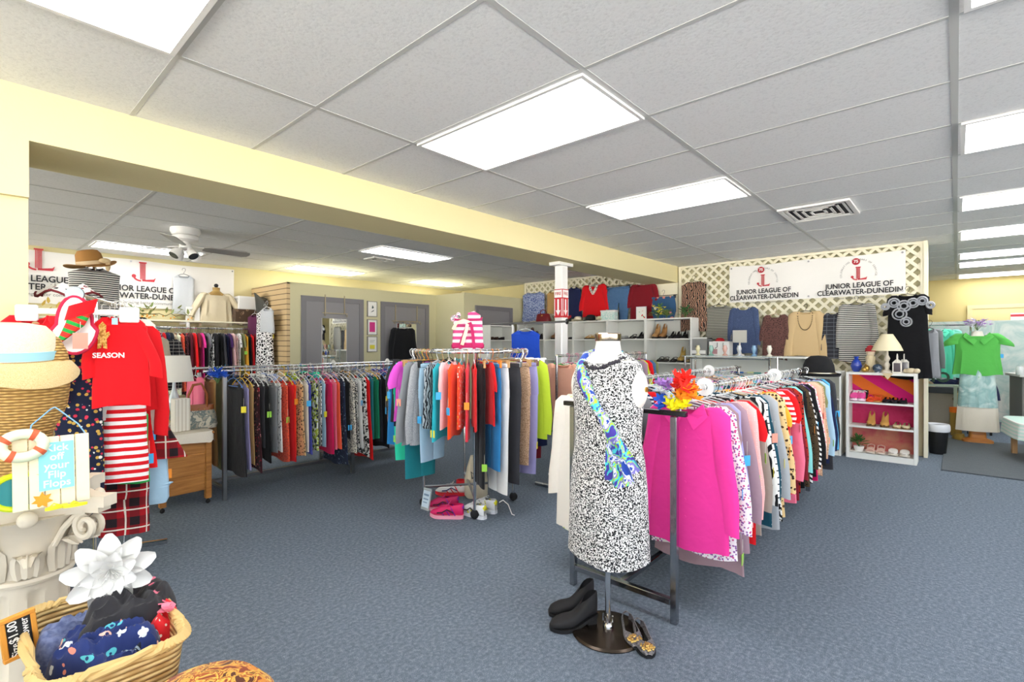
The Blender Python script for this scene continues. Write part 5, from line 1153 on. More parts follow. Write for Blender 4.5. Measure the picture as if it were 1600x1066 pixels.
m = MB().ball((0, 0, .03), .03, .05, .03).ball((.02, .05, .025), .025).ball((-.02, -.05, .03), .03, .03, .028)
solo('shell_ornament', m, plain('#cfc0a0', .6), 'beige shell ornament at the right end of the bookcase top', 'ornament', (7.06, rs(1424, 7.06), ZB))
t = thing('hand_ornament', 'carved cream pennant ornament hanging off the bookcase front edge', 'ornament', (6.968, rs(1387, 6.97), .93), -PI/2)
part('pennant', MB().prism([(-.05, .07), (.05, .07), (.0, .0)], -.006, .004), plain('#d9c49a', .7), t)

# ------------------------------------------------------------------ far right room
def fl(u, v): R = raydir(u, v); k = -CAMZ/R[2]; return R[0]*k, R[1]*k
def face(x, y): return facecam(x, y)
d4 = struct('door_4', MB().box(12.46, 12.495, -1.1, -.22, .02, 1.97), plain('#dccb92', .6))
struct('door_frame', MB().box(12.45, 12.5, -.22, -.15, 0, 2.04).box(12.45, 12.5, -1.17, -1.1, 0, 2.04).box(12.45, 12.5, -1.1, -.22, 1.97, 2.04), plain('#d9cb98', .6), parent=d4)
struct('door_handle', MB().box(12.42, 12.46, -.32, -.26, .93, 1.0, .005).tube([(12.41, -.29, .965), (12.40, -.38, .965), (12.40, -.43, .96)], .012, 8), STEEL, .7, d4)
t = thing('wall_poster', 'red, white and blue notice on the far yellow door', 'poster', (12.45, wx(1579, 525, 12.45)[0], 1.21), -PI/2)
part('sheet', MB().box(0, .5, -.004, .0, 0, .66), plain('#e8e9ee', .6), t); part('stripes', MB().box(0, .5, -.006, -.004, .5, .54).box(0, .5, -.006, -.004, .6, .64), plain('#c23a44', .6), t); part('blue_band', MB().box(0, .5, -.006, -.004, .33, .40).box(0, .5, -.006, -.004, .0, .04), plain('#4a5f96', .6), t)
x, y = fl(1505, 672)
t = thing('folding_screen', 'pale mottled white and green folding screen behind the mint jackets', 'screen', (x+1.3, y+.62, 0), -PI/2-.1)
for k in range(3): part('panel', MB().box(-.45+.62*k, .16+.62*k, -.015+.03*(k % 2), .015+.03*(k % 2), .03, 1.72, .004), cloth('tiedye', ['#e6ebe4', '#b9d2cc', '#f0efe8'], .35), t)
x, y, z = at(1527, 520, 6.7); rz = face(x, y) + .15
gp = garment('bright lime green polo shirt', 'sh', cloth('plain', ['#5cb954']), (x, y, 1.545), rz, 'under lavender flowers in the far right room', w=.225, L=.56, ty=.07, sl=.13, spread=.10, cuff=.07, top=.075, nohanger=True, kindname='polo_shirt', neck=.10, nd=.10, tag='blue', tagz=-.30, tagside=.82, tagyaw=.1)
t = thing('display_stand', 'cream draped display stand with orange carved foot under the green polo', 'mannequin', (x, y, 0), rz)
part('pole', MB().tube([(0, 0, .25), (0, 0, 1.5)], .02, 10), IVORY, t); part('bust', MB().loft([[(a*math.cos(2*PI*i/20), b*math.sin(2*PI*i/20), q) for i in range(20)] for q, a, b in ((.95, .16, .045), (1.2, .19, .05), (1.38, .18, .05), (1.43, .07, .045), (1.5, .05, .045))]), IVORY, t)
m = MB(); rr = []
for k in range(6): q = k/5; rr.append([((.2 + .02*q)*math.cos(2*PI*i/30)*(1+.05*math.sin(i*1.7)), (.08 + .02*q)*math.sin(2*PI*i/30), .5 - .34*q) for i in range(30)])
part('drape', m.loft(rr, True, False, False), LINEN, t)
part('foot', MB().loft([[(a*sgnp(math.cos(2*PI*i/16), .5), b*sgnp(math.sin(2*PI*i/16), .5), q) for i in range(16)] for q, a, b in ((0, .16, .1), (.04, .16, .1), (.07, .09, .07), (.2, .08, .06))]), wood_mat('#a8622a', '#d08a42', 'orange_wood'), t, 'orange wooden foot')
t = thing('skirt', 'shiny pale blue green skirt hanging below the green polo', 'skirt', (x, y, 0), rz); m = MB(); rr = []
for k in range(8): q = k/7; rr.append([((.17 + .035*q)*math.cos(2*PI*i/36), (.045 + .055*q)*math.sin(2*PI*i/36)*(1 + .12*math.sin(i*2.1+q)), 1.02 - .54*q) for i in range(36)])
part('panel', m.loft(rr, True, False, False), cloth('tiedye', ['#c3ded8', '#8fb6b4', '#e4efe9'], .5, .45), t); part('waistband', MB().lathe([(.172, .99), (.172, 1.02)], 30, None, 1, .27, False, False), plain('#a9c4c0', .6), t)
t = bouquet('lavender_flowers', 'lavender and white flowers above the green polo shirt', (x, y, 1.51), '#d8d0e0', [('#b58ad0', 18), ('#f0e8f6', 12)], .17, 21, .14)
for k, (u, c, nm) in enumerate(((1448, 'grey', 'grey jacket'), (1466, 'aqua', 'mint green jacket'), (1480, 'aqua', 'pale mint blouse'))):
    x, y, z = at(u, 512, 7.25 + .12*k)
    garment(nm, 'jk' if k < 2 else 'ls', pm(c) if k < 1 else cloth('plain', ['#5fd8b4'] if k == 1 else ['#8fe0cc']), (x, y, 1.62), face(x, y) + .5, ['hanging behind the black sequin dress', 'hanging in the far right opening', 'right of the mint jacket in the far opening'][k], L=.72, w=.17, ty=.05, hgroup='hangers in the far right room')
x, y = fl(1466, 674); x2, y2 = x+.15, y
t = thing('clothing_rail', 'slim chrome rail holding the mint jackets in the far room', 'clothes rack', (x+.3, y+.55, 0), -PI/2 + .25)
part('rail', MB().tube([(-.1, 0, 1.625), (.95, 0, 1.625)], .012, 8), CHROME, t)
for q in (-.1, .95): part('post', MB().tube([(q, 0, 0), (q, 0, 1.625)], .014, 8), CHROME, t)
t = thing('low_cabinet', 'grey panelled low cabinet with wooden base in the far right opening', 'cabinet', (x, y, 0), face(x, y)); CG = plain('#a39a8c', .7, bump=(60, .3))
part('body', MB().box(-.34, .24, 0, .42, .12, .58, .006), CG, t); part('top_tray', MB().box(-.36, .26, -.02, .44, .58, .67, .006), plain('#4a4c52', .6), t); part('base', MB().box(-.34, .24, -.005, .42, .08, .12), wood_mat('#8a5a34', '#b07a4a', 'cab_base'), t)
for a in (-.32, .22): part('leg', MB().box(a-.02, a+.02, .0, .04, 0, .08), BLACK, t); part('leg', MB().box(a-.02, a+.02, .38, .42, 0, .08), BLACK, t)
def crumple(rx, ry, h, seed, n=84, K=22, lob=5, rough=.5, flat=.25, fs=1.0):
    rg = random.Random(seed); ph = [rg.uniform(0, 6.28) for _ in range(6)]; rings = []; of = Vector((seed*3.7, seed*1.3, 0)); fa = rg.uniform(0, PI)
    for k in range(K+1):
        t = k/K; r = []
        for i in range(n):
            a = 2*PI*i/n; e = 1 + .10*math.sin(2*a+ph[1]) + .08*math.sin(3*a+ph[2]) + .06*math.sin(5*a+ph[3])
            q = (1 - t**1.15)*e; x, y = rx*q*math.cos(a), ry*q*math.sin(a)
            u = x*math.cos(fa) + y*math.sin(fa); v = -x*math.sin(fa) + y*math.cos(fa)
            n1 = 1 - 2.2*abs(mnoise.noise(Vector((u*7*fs, v*22*fs, 0)) + of)); n2 = 1 - 2*abs(mnoise.noise(Vector((u*30*fs, v*14*fs, 3)) + of)); n3 = mnoise.noise(Vector((u*9*fs, v*9*fs, 9)) + of)
            f = .55*n1 + .25*n2 + .5*n3
            z = h*(.62*math.sin(PI/2*min(1, t*2.0))**.7 + rough*.8*f*min(1, t*5))
            if k == 0: z = 0
            r.append((x, y, max(0, z)))
        rings.append(r)
    return MB().loft(rings, True, True, True)
c, s = math.cos(face(x, y)), math.sin(face(x, y))
solo('folded_cloth', crumple(.17, .13, .1, 3), cloth('plain', ['#c4a98a']), 'tan crumpled cloth on the low grey cabinet', 'cloth', (x-.22*c-.1*s, y-.22*s+.1*c, .671), face(x, y))
solo('folded_cloth', crumple(.22, .15, .12, 4), pm('navy'), 'navy folded cloth on the low grey cabinet', 'cloth', (x+.10*c-.26*s, y+.10*s+.26*c, .671), face(x, y))
mb = MB(); vs_, fs_ = text_geo('HO', .2, .03)
mb.add([(a, -.02, b) for a, b, _ in vs_], fs_); mb.add([(a, .02, b) for a, b, _ in vs_], [f[::-1] for f in fs_])
hx, hy, hz = at(1463, 590, 7.35)
solo('letter_sign', mb, plain('#3f5a48', .6), 'dark green HO letters under the mint jackets', 'sign', (hx, hy, hz), face(hx, hy), ang=0)
t = thing('sign_ledge', 'pale ledge carrying the HO letters', 'shelf', (hx, hy, hz-.10), face(hx, hy)); part('board', MB().box(-.2, .25, -.06, .08, -.03, 0), plain('#b9c4b4', .6), t); part('support', MB().box(-.18, -.14, -.02, .02, -(hz-.10), -.03).box(.19, .23, -.02, .02, -(hz-.10), -.03), plain('#b9c4b4', .6), t)
x, y = fl(1494, 686)
t = thing('tall_boot', 'tall tan boot with an orange top standing by the low cabinet', 'boot', (x, y, 0), face(x, y)+.4)
part('shaft', MB().lathe([(.058, .05), (.062, .12), (.07, .25), (.072, .40), (.07, .41), (.0, .41)], 20), plain('#a8873e', .5), t); part('foot', MB().loft([[(a*math.cos(2*PI*i/18), -.05 + b*math.sin(2*PI*i/18) - .02, q) for i in range(18)] for q, a, b in ((0, .06, .12), (.02, .062, .125), (.05, .058, .11), (.09, .05, .075))]), plain('#b08d40', .5), t)
part('cuff', MB().lathe([(.072, .37), (.074, .44), (.068, .44), (.066, .38)], 20), plain('#f07a1e', .6), t, 'orange cuff')
x, y = fl(1512, 680)
t = thing('easel_stand', 'thin dark easel holding a round cream plaque beside the tan boot', 'easel', (x, y, 0), face(x, y))
for a in (-.12, .0, .12): part('leg', MB().tube([(a*1.4, -.02 if a else .12, 0), (a*.2-.03, 0, .42)], .007, 6), DARKST, t)
part('crossbar', MB().tube([(-.12, -.02, .17), (.12, -.02, .17)], .006, 6), DARKST, t)
t = thing('round_plaque', 'round cream scalloped plaque leaning on the thin dark easel', 'plaque', (x-.05, y, .52), face(x, y))
part('disc', MB().lathe([(0, -.012), (.14, -.012), (.145, 0), (.13, .014), (.09, .012), (0, .016)], 24, RX(PI/2+.15)), plain('#ead9a0', .6), t); part('rim', MB().tube([((.15+.008*math.cos(i*PI))*math.cos(2*PI*i/32), -.005, (.15+.008*math.cos(i*PI))*math.sin(2*PI*i/32)) for i in range(32)], .012, 6, True), plain('#7a6a4a', .6), t)
x, y = fl(1449, 717); x += .22; 
t = thing('waste_bin', 'black waste bin with white liner just past the lattice end post', 'waste bin', (7.95, .17, 0))
part('bin', MB().lathe([(.075, 0), (.08, .01), (.11, .34), (.106, .34), (.0, .33)], 20), BLACK, t); part('liner', MB().lathe([(.112, .27), (.12, .29), (.118, .34), (.11, .36), (.1, .34)], 24, None, 1, 1, False, False), plain('#dcdde2', .4), t)
x, y = fl(1580, 722)
y -= .15
t = thing('work_table', 'wooden table under a mint striped cloth at the right edge', 'table', (x, y, 0), -PI/2 + .15); WT = wood_mat('#a8794a', '#cfa06a', 'table_wood', 1, 'Z')
for a, b in ((0, 0), (.9, 0), (0, .6), (.9, .6)): part('leg', MB().box(a-.025, a+.025, b-.025, b+.025, 0, .42, .004), WT, t)
part('apron', MB().box(.025, .875, -.015, .015, .34, .42).box(-.015, .015, .025, .575, .34, .42), WT, t); part('stretcher', MB().box(.025, .875, -.015, .015, .16, .2), WT, t); part('tabletop', MB().box(-.04, .94, -.04, .64, .42, .445, .004), WT, t)
m = MB(); rr = []
for q, (e, z) in enumerate(((0.0, .447), (.0, .452), (.05, .452), (.065, .44), (.075, .34), (.08, .26))):
    r = []
    for i in range(44):
        a = 2*PI*i/44; cx_ = sgnp(math.cos(a), .25); cy_ = sgnp(math.sin(a), .25); w = 1 + (.012*math.sin(i*2.3) if q > 3 else 0)
        r.append((.45 + (.49 + (e if q > 1 else -.4))*cx_*w, .30 + (.34 + (e if q > 1 else -.3))*cy_*w, z))
    rr.append(r)
cl_ = solo('table_cloth', MB().loft(rr[1:], True, True, False), cloth('hstripe', ['#d3efe4', '#f2f6f0'], .9), 'mint and white striped cloth over the wooden table', 'tablecloth', (x, y, 0), -PI/2 + .15)
x, y = fl(1578, 690)
t = thing('office_counter', 'grey and white counter unit behind the mint clothed table', 'counter', (x+.5, y-.15, 0), -PI/2 + .2)
part('body', MB().box(0, 1.0, 0, .5, 0, .86, .006), plain('#7f7c78', .6), t); part('top', MB().box(-.04, 1.04, -.06, .54, .86, .9, .006), plain('#dcdcd6', .5), t); part('drawer', MB().box(.05, .45, -.012, 0, .5, .8, .003), plain('#8c8984', .6), t)
x3, y3, z3 = at(1594, 575, 6.9)
solo('small_jar', MB().lathe([(.04, 0), (.045, .01), (.045, .09), (.038, .1), (.038, .12), (0, .12)], 18), plain('#dfe2e0', .2, coat=.5), 'small white jar on the counter at the right edge', 'jar', (x3, y3-.0, .901))
t = thing('chair', 'dark chair with a navy coat over it behind the counter', 'chair', (x+.6, y+.35, 0), -PI/2)
for a in (-.18, .18):
    for b in (-.18, .18): part('leg', MB().tube([(a, b, 0), (a, b, .45)], .014, 8), BLACK, t)
part('seat', MB().box(-.22, .22, -.22, .22, .45, .5, .01), BLACK, t); part('backrest', MB().box(-.2, .2, .19, .22, .6, .92, .008), BLACK, t); part('back_post', MB().tube([(-.18, .2, .5), (-.18, .2, .9)], .012, 8).tube([(.18, .2, .5), (.18, .2, .9)], .012, 8), BLACK, t)
solo('coat', crumple(.15, .24, .36, 17), pm('navy'), 'navy coat heaped on the dark chair in the far room', 'coat', (x+.57, y+.35, .501), 0)

# ------------------------------------------------------------------ back left corner
t = thing('display_shelf', 'cream wall shelf with hanging rod along the back left wall', 'shelf', (.3, 8.12, 1.64))
part('board', MB().box(0, 2.86, 0, .34, 0, .022, .003), CREAMW, t); part('rod', MB().tube([(0, -.05, -.085), (2.86, -.05, -.085)], .014, 10), CHROME, t)
for x in (.1, 1.0, 1.9, 2.78): part('bracket', MB().box(x-.01, x+.01, .02, .34, -.03, 0).box(x-.01, x+.01, -.06, .04, -.1, -.01), WHITE, t)
BK = ['blue floral|ts', 'cobalt print|qs', 'fuchsia|ls', 'sky blue|ts', 'plum|ls', 'red|ts', 'navy|ls', 'dark navy|sw', 'beige|dr|-.1', 'yellow green floral|tu|.1', 'coral print|dr|-.06', 'maroon floral|dr', 'burgundy|ls|.1', 'bright red|ls|-.06', 'maroon|sd', 'hot pink|sd|.22', 'black|dr', 'grey|ts', 'black and white print|dr|-.04', 'black|ls|.08', 'black velvet|ct|.02', 'charcoal|ls', 'navy|dr|-.1', 'deep purple|sd|-.06', 'blush|ls|-.06', 'rose floral|dr', 'white and black floral|ts', 'olive|ts|.06', 'golden yellow|dr|-.1', 'black velvet|dr|-.06', 'red|dr|-.04', 'maroon|jk']
rack_row(BK, 'on the rod below the back wall shelf', lambda i, n: ((1.63 + 1.40*i/(n-1), 8.07, 1.555), -PI/2 + .1), .020, 'hangers on the back wall rod', 'clothes on the back wall rod', hangs=['clear', 'wire', 'black', 'white'], tagp=.12)
def bwall(desc, sty, mat, u0, u1, v0, v1, y, where, **kw):
    xa, zt = wy(u0, v0, y); xb, _ = wy(u1, v0, y); _, zb = wy((u0+u1)/2, v1, y); wid = xb-xa; sl = kw.get('sl', STY[sty][4])
    return garment(desc, sty, mat, ((xa+xb)/2, y, zt+.075), kw.pop('rz', 0), where, w=(wid/2 if not sl else wid/2/1.32), L=zt-zb, ty=kw.pop('ty', .035), **kw)
bwall('silver grey sleeveless top', 'tk', pm('silver grey'), 270, 304, 428, 492, 8.35, 'with black hanger, beside the back wall banner', hg='black', sl=0, hgroup='hangers on the back wall')
t = thing('display_bust', 'tan wooden shoulder bust on the back shelf', 'mannequin', (2.62, 8.29, 1.663)); WB = wood_mat('#8a6a30', '#b08f4a', 'bust_wood')
part('shoulders', MB().loft([[(a*math.cos(2*PI*i/22), b*math.sin(2*PI*i/22), q) for i in range(22)] for q, a, b in ((.0, .10, .04), (.25, .13, .045), (.38, .13, .04), (.42, .10, .035), (.46, .05, .035), (.51, .05, .035))]), WB, t); part('neck_knob', MB().ball((0, 0, .54), .03).lathe([(.02, .5), (.02, .56)], 12), BLACK, t)
garment('tan henley blouse', 'ls', cloth('plain', ['#d3c6a8']), (2.62, 8.29, 1.663+.50), 0, 'on the wooden bust on the back shelf', L=.49, w=.205, ty=.09, sl=.44, spread=.16, nohanger=True, neck=.095, nd=.06)
boxthing('storage_box', 'white box stacked on the brown damask box on the back shelf', 'box', (3.02, 8.28, 1.663+.20), 0, .25, .22, .2, plain('#efede9', .5), plain('#f4f3f0', .5))
boxthing('storage_box', 'brown damask patterned box on the back shelf under the white box', 'box', (3.0, 8.28, 1.663), 0, .33, .28, .198, cloth('floral', ['#5a4636', '#a8896a', '#7d6248'], .45))
solo('white_card', MB().box(-.09, .09, -.004, .004, 0, .2), WHITE, 'white card standing between the two tops on the back shelf', 'card', (2.30, 8.25, 1.664))
for k, (gx, gw) in enumerate(((.78, .3), (1.45, .42), (1.95, .35))):
    t = thing('leaf_garland', ['yellow leaf sprig on the back shelf at far left', 'green leaf garland under the right logo of the back banner', 'pale leaf garland with gold berries on the back shelf'][k], 'garland', (gx, 8.22, 1.664)); rg = random.Random(40+k); m = MB()
    for i in range(26):
        a = rg.uniform(0, 6.28); m.slab([(0, -.003), (.03, -.018), (.07, -.012), (.095, 0), (.07, .012), (.03, .018), (0, .003)], -.001, .001, T(rg.uniform(-gw, gw), rg.uniform(-.06, .06), rg.uniform(.02, .17)) @ RZ(a) @ RY(rg.uniform(-1.1, .3)))
    part('leaves', m, plain(['#c8a848', '#6f8044', '#8a9458'][k], .6), t, ang=0)
    pth = [(-gw + 2*gw*i/10, .04*math.sin(i), .04 + .05*abs(math.sin(i*1.3))) for i in range(11)]; part('vine', MB().tube(pth, .005, 5), plain('#6a5a34', .7), t)
    if k == 2:
        b = MB()
        for i in range(16): b.ball((rg.uniform(-gw, gw), rg.uniform(-.06, 0), rg.uniform(.012, .06)), .012, n=8, m=5)
        part('berries', b, plain('#e0a040', .4), t)
# slatwall display
x, z = wx(428, 475, 3.08)[0], 0
hat('dark grey felt hat hung on the slatted wall above the printed dress', (3.10, 7.92, 1.93), -PI/2, plain('#55554f', .9), .19, .095, .12, None, -1.25, flop=.03)
garment('black and white scribble print maxi dress', 'dr', cloth('scribble', ['#17171a', '#f1efec'], 1.15), (3.07, 7.66, 1.90), -PI/2 + .25, 'hung at the slatted wall corner', L=.98, w=.16, ty=.05, hg='clear', hgroup='hangers at the slatted wall')
garment('magenta sleeveless dress', 'dr', pm('plum'), (3.05, 7.98, 1.86), -PI/2 + .2, 'behind the scribble print dress on the slatted wall', L=.9, w=.15, ty=.04, hg='white', hgroup='hangers at the slatted wall')
garment('grey cropped vest', 'tk', pm('silver grey'), (3.02, 7.46, 1.93), -PI/2 + .3, 'over the scribble print dress at the slatted wall', L=.36, w=.13, ty=.035, hg='white', tag='yellow', tagz=-.42, hgroup='hangers at the slatted wall')
# sweater on the second dressing room door
bwall('black long-sleeved sweater', 'sw', pm('black'), 608, 650, 512, 562, 7.05, 'hung on the second grey dressing room door', hg='black', sl=.5, hgroup='hangers on the dressing room door')

# tall stand with the brown hat
x, y, z = at(148, 430, 4.2)
t = thing('display_stand', 'chrome two arm stand under the brown hat and striped top', 'clothes rack', (x, y, 0)); part('base', MB().lathe([(0, 0), (.2, 0), (.2, .015), (.02, .03), (0, .03)], 28), CHROME, t)
part('pole', MB().tube([(0, 0, .02), (0, 0, 2.0)], .015, 10), CHROME, t); part('arm', MB().tube([(0, 0, 1.5), (.15, -.12, 1.5), (.45, -.36, 1.46)], .01, 8).tube([(0, 0, 1.5), (.30, .12, 1.5), (.5, .2, 1.46)], .01, 8), CHROME, t)
sx_, sy_ = x, y
garment('black and white fine striped top', 'tk', cloth('hstripe', ['#e4e2dc', '#25252b'], 2.0), (x, y, 2.045), face(x, y)+.25, 'under the brown wide brim hat on the tall stand', L=.50, w=.17, ty=.10, nohanger=True, neck=.06, nd=.03)
h_ = hat('brown wide brimmed hat with cream ribbon on top of the striped top', (x-.03, y-.03, 1.99), face(x, y), plain('#a9793f', .85),   .175, .09, .125, plain('#e2cba4', .7), .12, flop=.02, name='wide_brim_hat', roll=-.2)
part('bow', MB().ball((.09, -.10, .03), .04, .02, .022).ball((.11, -.09, -.01), .018, .014, .045), plain('#d8bf94', .7), h_, 'cream ribbon bow')
x, y, z = at(224, 535, 4.75)
t = thing('garment_stand', 'slim chrome stand holding the oatmeal dress behind the lamp', 'clothes rack', (x+.06, y+.12, 0)); part('base', MB().lathe([(0, 0), (.16, 0), (.16, .012), (.015, .02), (0, .02)], 24), CHROME, t)
part('pole', MB().tube([(0, 0, .01), (0, 0, 1.5), (-.06, -.12, 1.488), (.10, .18, 1.488)], .01, 8), CHROME, t)
garment('oatmeal dress with a wide black cowl collar', 'sd', cloth('plain', ['#c8bda6']), (x, y, 1.47), face(x, y)-.1, 'behind the lamp on the left', L=.80, w=.17, ty=.08, sl=.3, hg='clear', hgroup='hangers on the tall stand')
solo('cowl_collar', MB().lathe([(.085, 0), (.15, -.03), (.17, -.075), (.13, -.06), (.10, -.05)], 26, None, 1, .55, False, False), plain('#1c1c1f', .85), 'wide black cowl collar of the oatmeal dress', 'collar', (x, y, 1.43), face(x, y)-.1) if False else part('cowl_collar', MB().lathe([(.08, -.05), (.13, -.07), (.165, -.125), (.15, -.13), (.10, -.09)], 26, None, 1, .62, False, False), plain('#1c1c1f', .85), bpy.data.objects['dress.%03d' % max(int(o.name.split('.')[1]) for o in bpy.data.objects if o.name.startswith('dress.') and len(o.name) == 9)], 'wide black cowl collar')
x, y, z = at(250, 540, 4.95)
garment('black and white checked short-sleeved top', 'ts', cloth('pane', ['#2c2c31', '#c9c7c2'], 1.8), (x, y, 1.45), face(x, y)-.3, 'behind the oatmeal dress by the lamp', L=.5, w=.17, ty=.06, hg='clear', hgroup='hangers on the tall stand')

# sewing cabinet with the lamp
t = thing('drawer_cabinet', 'honey oak three drawer cabinet on casters at the left', 'cabinet', (1.25, 4.63, 0), .06); OAK = wood_mat('#a4682c', '#c98a44', 'oak', 1.2, 'X')
Wc, Dc, Hc = .185, .74, .60
for a in (-Wc, Wc-.045):
    for b in (0, Dc-.045): part('leg', MB().box(a, a+.045, b, b+.045, .045, Hc, .004), OAK, t)
part('body', MB().box(-Wc+.04, Wc-.04, .012, Dc-.012, .12, Hc-.02), OAK, t)
for k, (a, b) in enumerate(((.125, .25), (.262, .42), (.432, .585))): part('drawer', MB().box(-Wc+.05, Wc-.05, .004, .02, a, b, .004), OAK, t)
part('top', MB().box(-Wc-.015, Wc+.015, -.015, Dc+.015, Hc-.02, Hc, .004), OAK, t)
for a in (-Wc+.022, Wc-.022):
    for b in (.022, Dc-.022): part('caster', MB().ball((a, b, .018), .018, .012, .018).lathe([(.008, .025), (.008, .05)], 8, T(a, b, 0)), BLK_RUB, t)
m = MB(); rr = []
for e, z in ((-.10, Hc+.003), (-.01, Hc+.006), (.022, Hc+.006), (.028, Hc-.01), (.03, Hc-.07), (.034, Hc-.075)):
    r = []
    for i in range(60):
        a = 2*PI*i/60; r.append(((Wc+e)*sgnp(math.cos(a), .22), Dc/2 + (Dc/2+e)*sgnp(math.sin(a), .22), z + ((.012*math.sin(i*.9)) if z < Hc-.05 else 0)))
    rr.append(r)
solo('runner_cloth', MB().loft(rr, True, True, False), LINEN, 'cream cloth draped over the oak drawer cabinet', 'tablecloth', (1.25, 4.63, 0), .06)
ZK = Hc + .007
t = table_lamp('table lamp with white drum shade and crystal base on the oak cabinet', (1.26, 5.02, ZK), SHADE, plain('#cfd8dc', .05, 0, coat=1), [(.02, .05), (.045, .09), (.02, .13), (.035, .16), (.05, .22), (.03, .29), (.014, .34), (.012, .42)], .145, .115, .22, .40)
boxthing('storage_box', 'upright ivory ribbed box beside the handbag on the oak cabinet', 'box', (1.25, 4.80, ZK), .1, .115, .09, .27, cloth('vstripe', ['#f1ece0', '#d8d0c0'], 1.1))
boxthing('trinket_box', 'small silver and red lidded box left of the ivory box', 'box', (1.14, 4.98, ZK), .1, .11, .11, .16, cloth('blotch', ['#9a3038', '#c9c9c6', '#8c8c8c'], 2))
t = thing('handbag', 'grey snakeskin handbag with brown leather handles on the oak cabinet', 'bag', (1.40, 4.86, ZK), -.25); SNK = cloth('blotch', ['#a39d8c', '#6f7a76', '#c9c2b0'], .9, .5); BRN = plain('#9a5428', .45)
part('body', MB().loft([[(a*sgnp(math.cos(2*PI*i/28), .45), b*sgnp(math.sin(2*PI*i/28), .55), z) for i in range(28)] for a, b, z in ((.13, .06, 0), (.14, .068, .03), (.128, .055, .12), (.11, .035, .17))]), SNK, t)
part('yoke', MB().loft([[(a*sgnp(math.cos(2*PI*i/28), .45), b*sgnp(math.sin(2*PI*i/28), .55), z) for i in range(28)] for a, b, z in ((.114, .042, .15), (.112, .038, .20), (.10, .03, .20))]), BRN, t, 'brown leather yoke')
for s in (-1, 1): part('handle', MB().tube([(-.07, s*.035, .18), (-.075, s*.05, .28), (-.04, s*.06, .37), (.02, s*.06, .38), (.06, s*.05, .29), (.06, s*.035, .18)], .008, 8), BRN, t)
st = MB()
for i in range(5): st.ball((-.08+.04*i, -.042, .165), .006, n=8, m=5)
part('studs', st, GOLD, t)
t = bouquet('gift_bow', 'shiny blue gift bow at the left end of the left rack', (1.47, 4.62, 1.0), '#2a5fd0', [('#2f6ae0', 16)], .06, 31, .09)

# ------------------------------------------------------------------ holiday rack by the pier
P0 = Vector((.389, 3.09, 1.56)); DX = Vector((.36, .93, 0)).normalized(); SD = Vector((.93, -.36, 0)).normalized(); HRZ = math.atan2(-.36, .93)
t = thing('clothes_rack', 'chrome arm rack of red holiday clothes beside the cream pier', 'clothes rack', (P0.x, P0.y, 0), HRZ)
part('arm', MB().tube([(0, -.04, 1.56), (0, .98, 1.56)], .013, 10), CHROME, t); part('end_disc', MB().lathe([(0, -.004), (.034, -.004), (.036, .0), (.034, .008), (0, .008)], 24, T(0, -.045, 1.56) @ RX(PI/2)), plain('#8f979c', .2, .6), t, 'round grey end cap')
for y in (.3, .98): part('post', MB().tube([(0, y, .0), (0, y, 1.555)], .016, 10), CHROME, t); part('foot', MB().box(-.22, .22, y-.016, y+.016, 0, .03, .004), CHROME, t)
def hp(tq, lat, z): p = P0 + DX*tq + SD*lat; return (p.x, p.y, z)
XR = cloth('plain', ['#e0121c'])
# wide clip hanger on the front
cl = MB(); cl.box(-.21, .21, -.006, .006, -.07, -.045, .002); cl.tube([(.021*math.sin(a), 0, .021*math.cos(a)) for a in [math.radians(d) for d in (-120, -60, 0, 60, 120)]] + [(.01, 0, -.03), (0, 0, -.05)], .003, 6)
for s in (-1, 1): cl.box(s*.19-.04, s*.19+.04, -.012, .012, -.105, -.03, .006)
solo('clip_hanger', cl, WHITEH, 'wide white clip hanger across the front of the holiday rack', 'hanger', hp(.03, 0, 1.54), HRZ, 'clip hangers on the holiday rack')
garment('small red top with gold dots', 'ts', cloth('dots', ['#dc1420', '#f0d8a0'], .35), hp(.035, -.17, 1.535), HRZ, 'at left of the holiday rack behind the straw hat', L=.42, w=.115, ty=.02, sl=.1, nohanger=True)
sh = garment('small red long-sleeved shirt with a gingerbread patch', 'ls', XR, hp(.05, .155, 1.535), HRZ, 'at right of the holiday rack front', L=.44, w=.105, ty=.022, sl=.27, spread=.12, nohanger=True, neck=.07, nd=.025, cuff=.05, top=.06)
g = MB().prism([(.0105*k_ - .085, .8*z_ - .045) for k_, z_ in ((-.4, -.23), (1, -.225), (1.4, -.19), (1.8, -.225), (3.2, -.23), (3.0, -.17), (4.2, -.145), (3.9, -.125), (2.6, -.135), (2.9, -.09), (1.5, -.065), (.1, -.09), (.3, -.135), (-1, -.125), (-1.3, -.145), (-.1, -.17))], -.026, -.023)
part('cookie_patch', g, cloth('blotch', ['#b07a34', '#e6b868', '#c8923e'], 2), sh, 'gold cookie patch'); part('lettering', letters(MB(), 'SEASON', .034, -.045, -.262, -.026, .03), WHITE, sh, 'white lettering', 0)
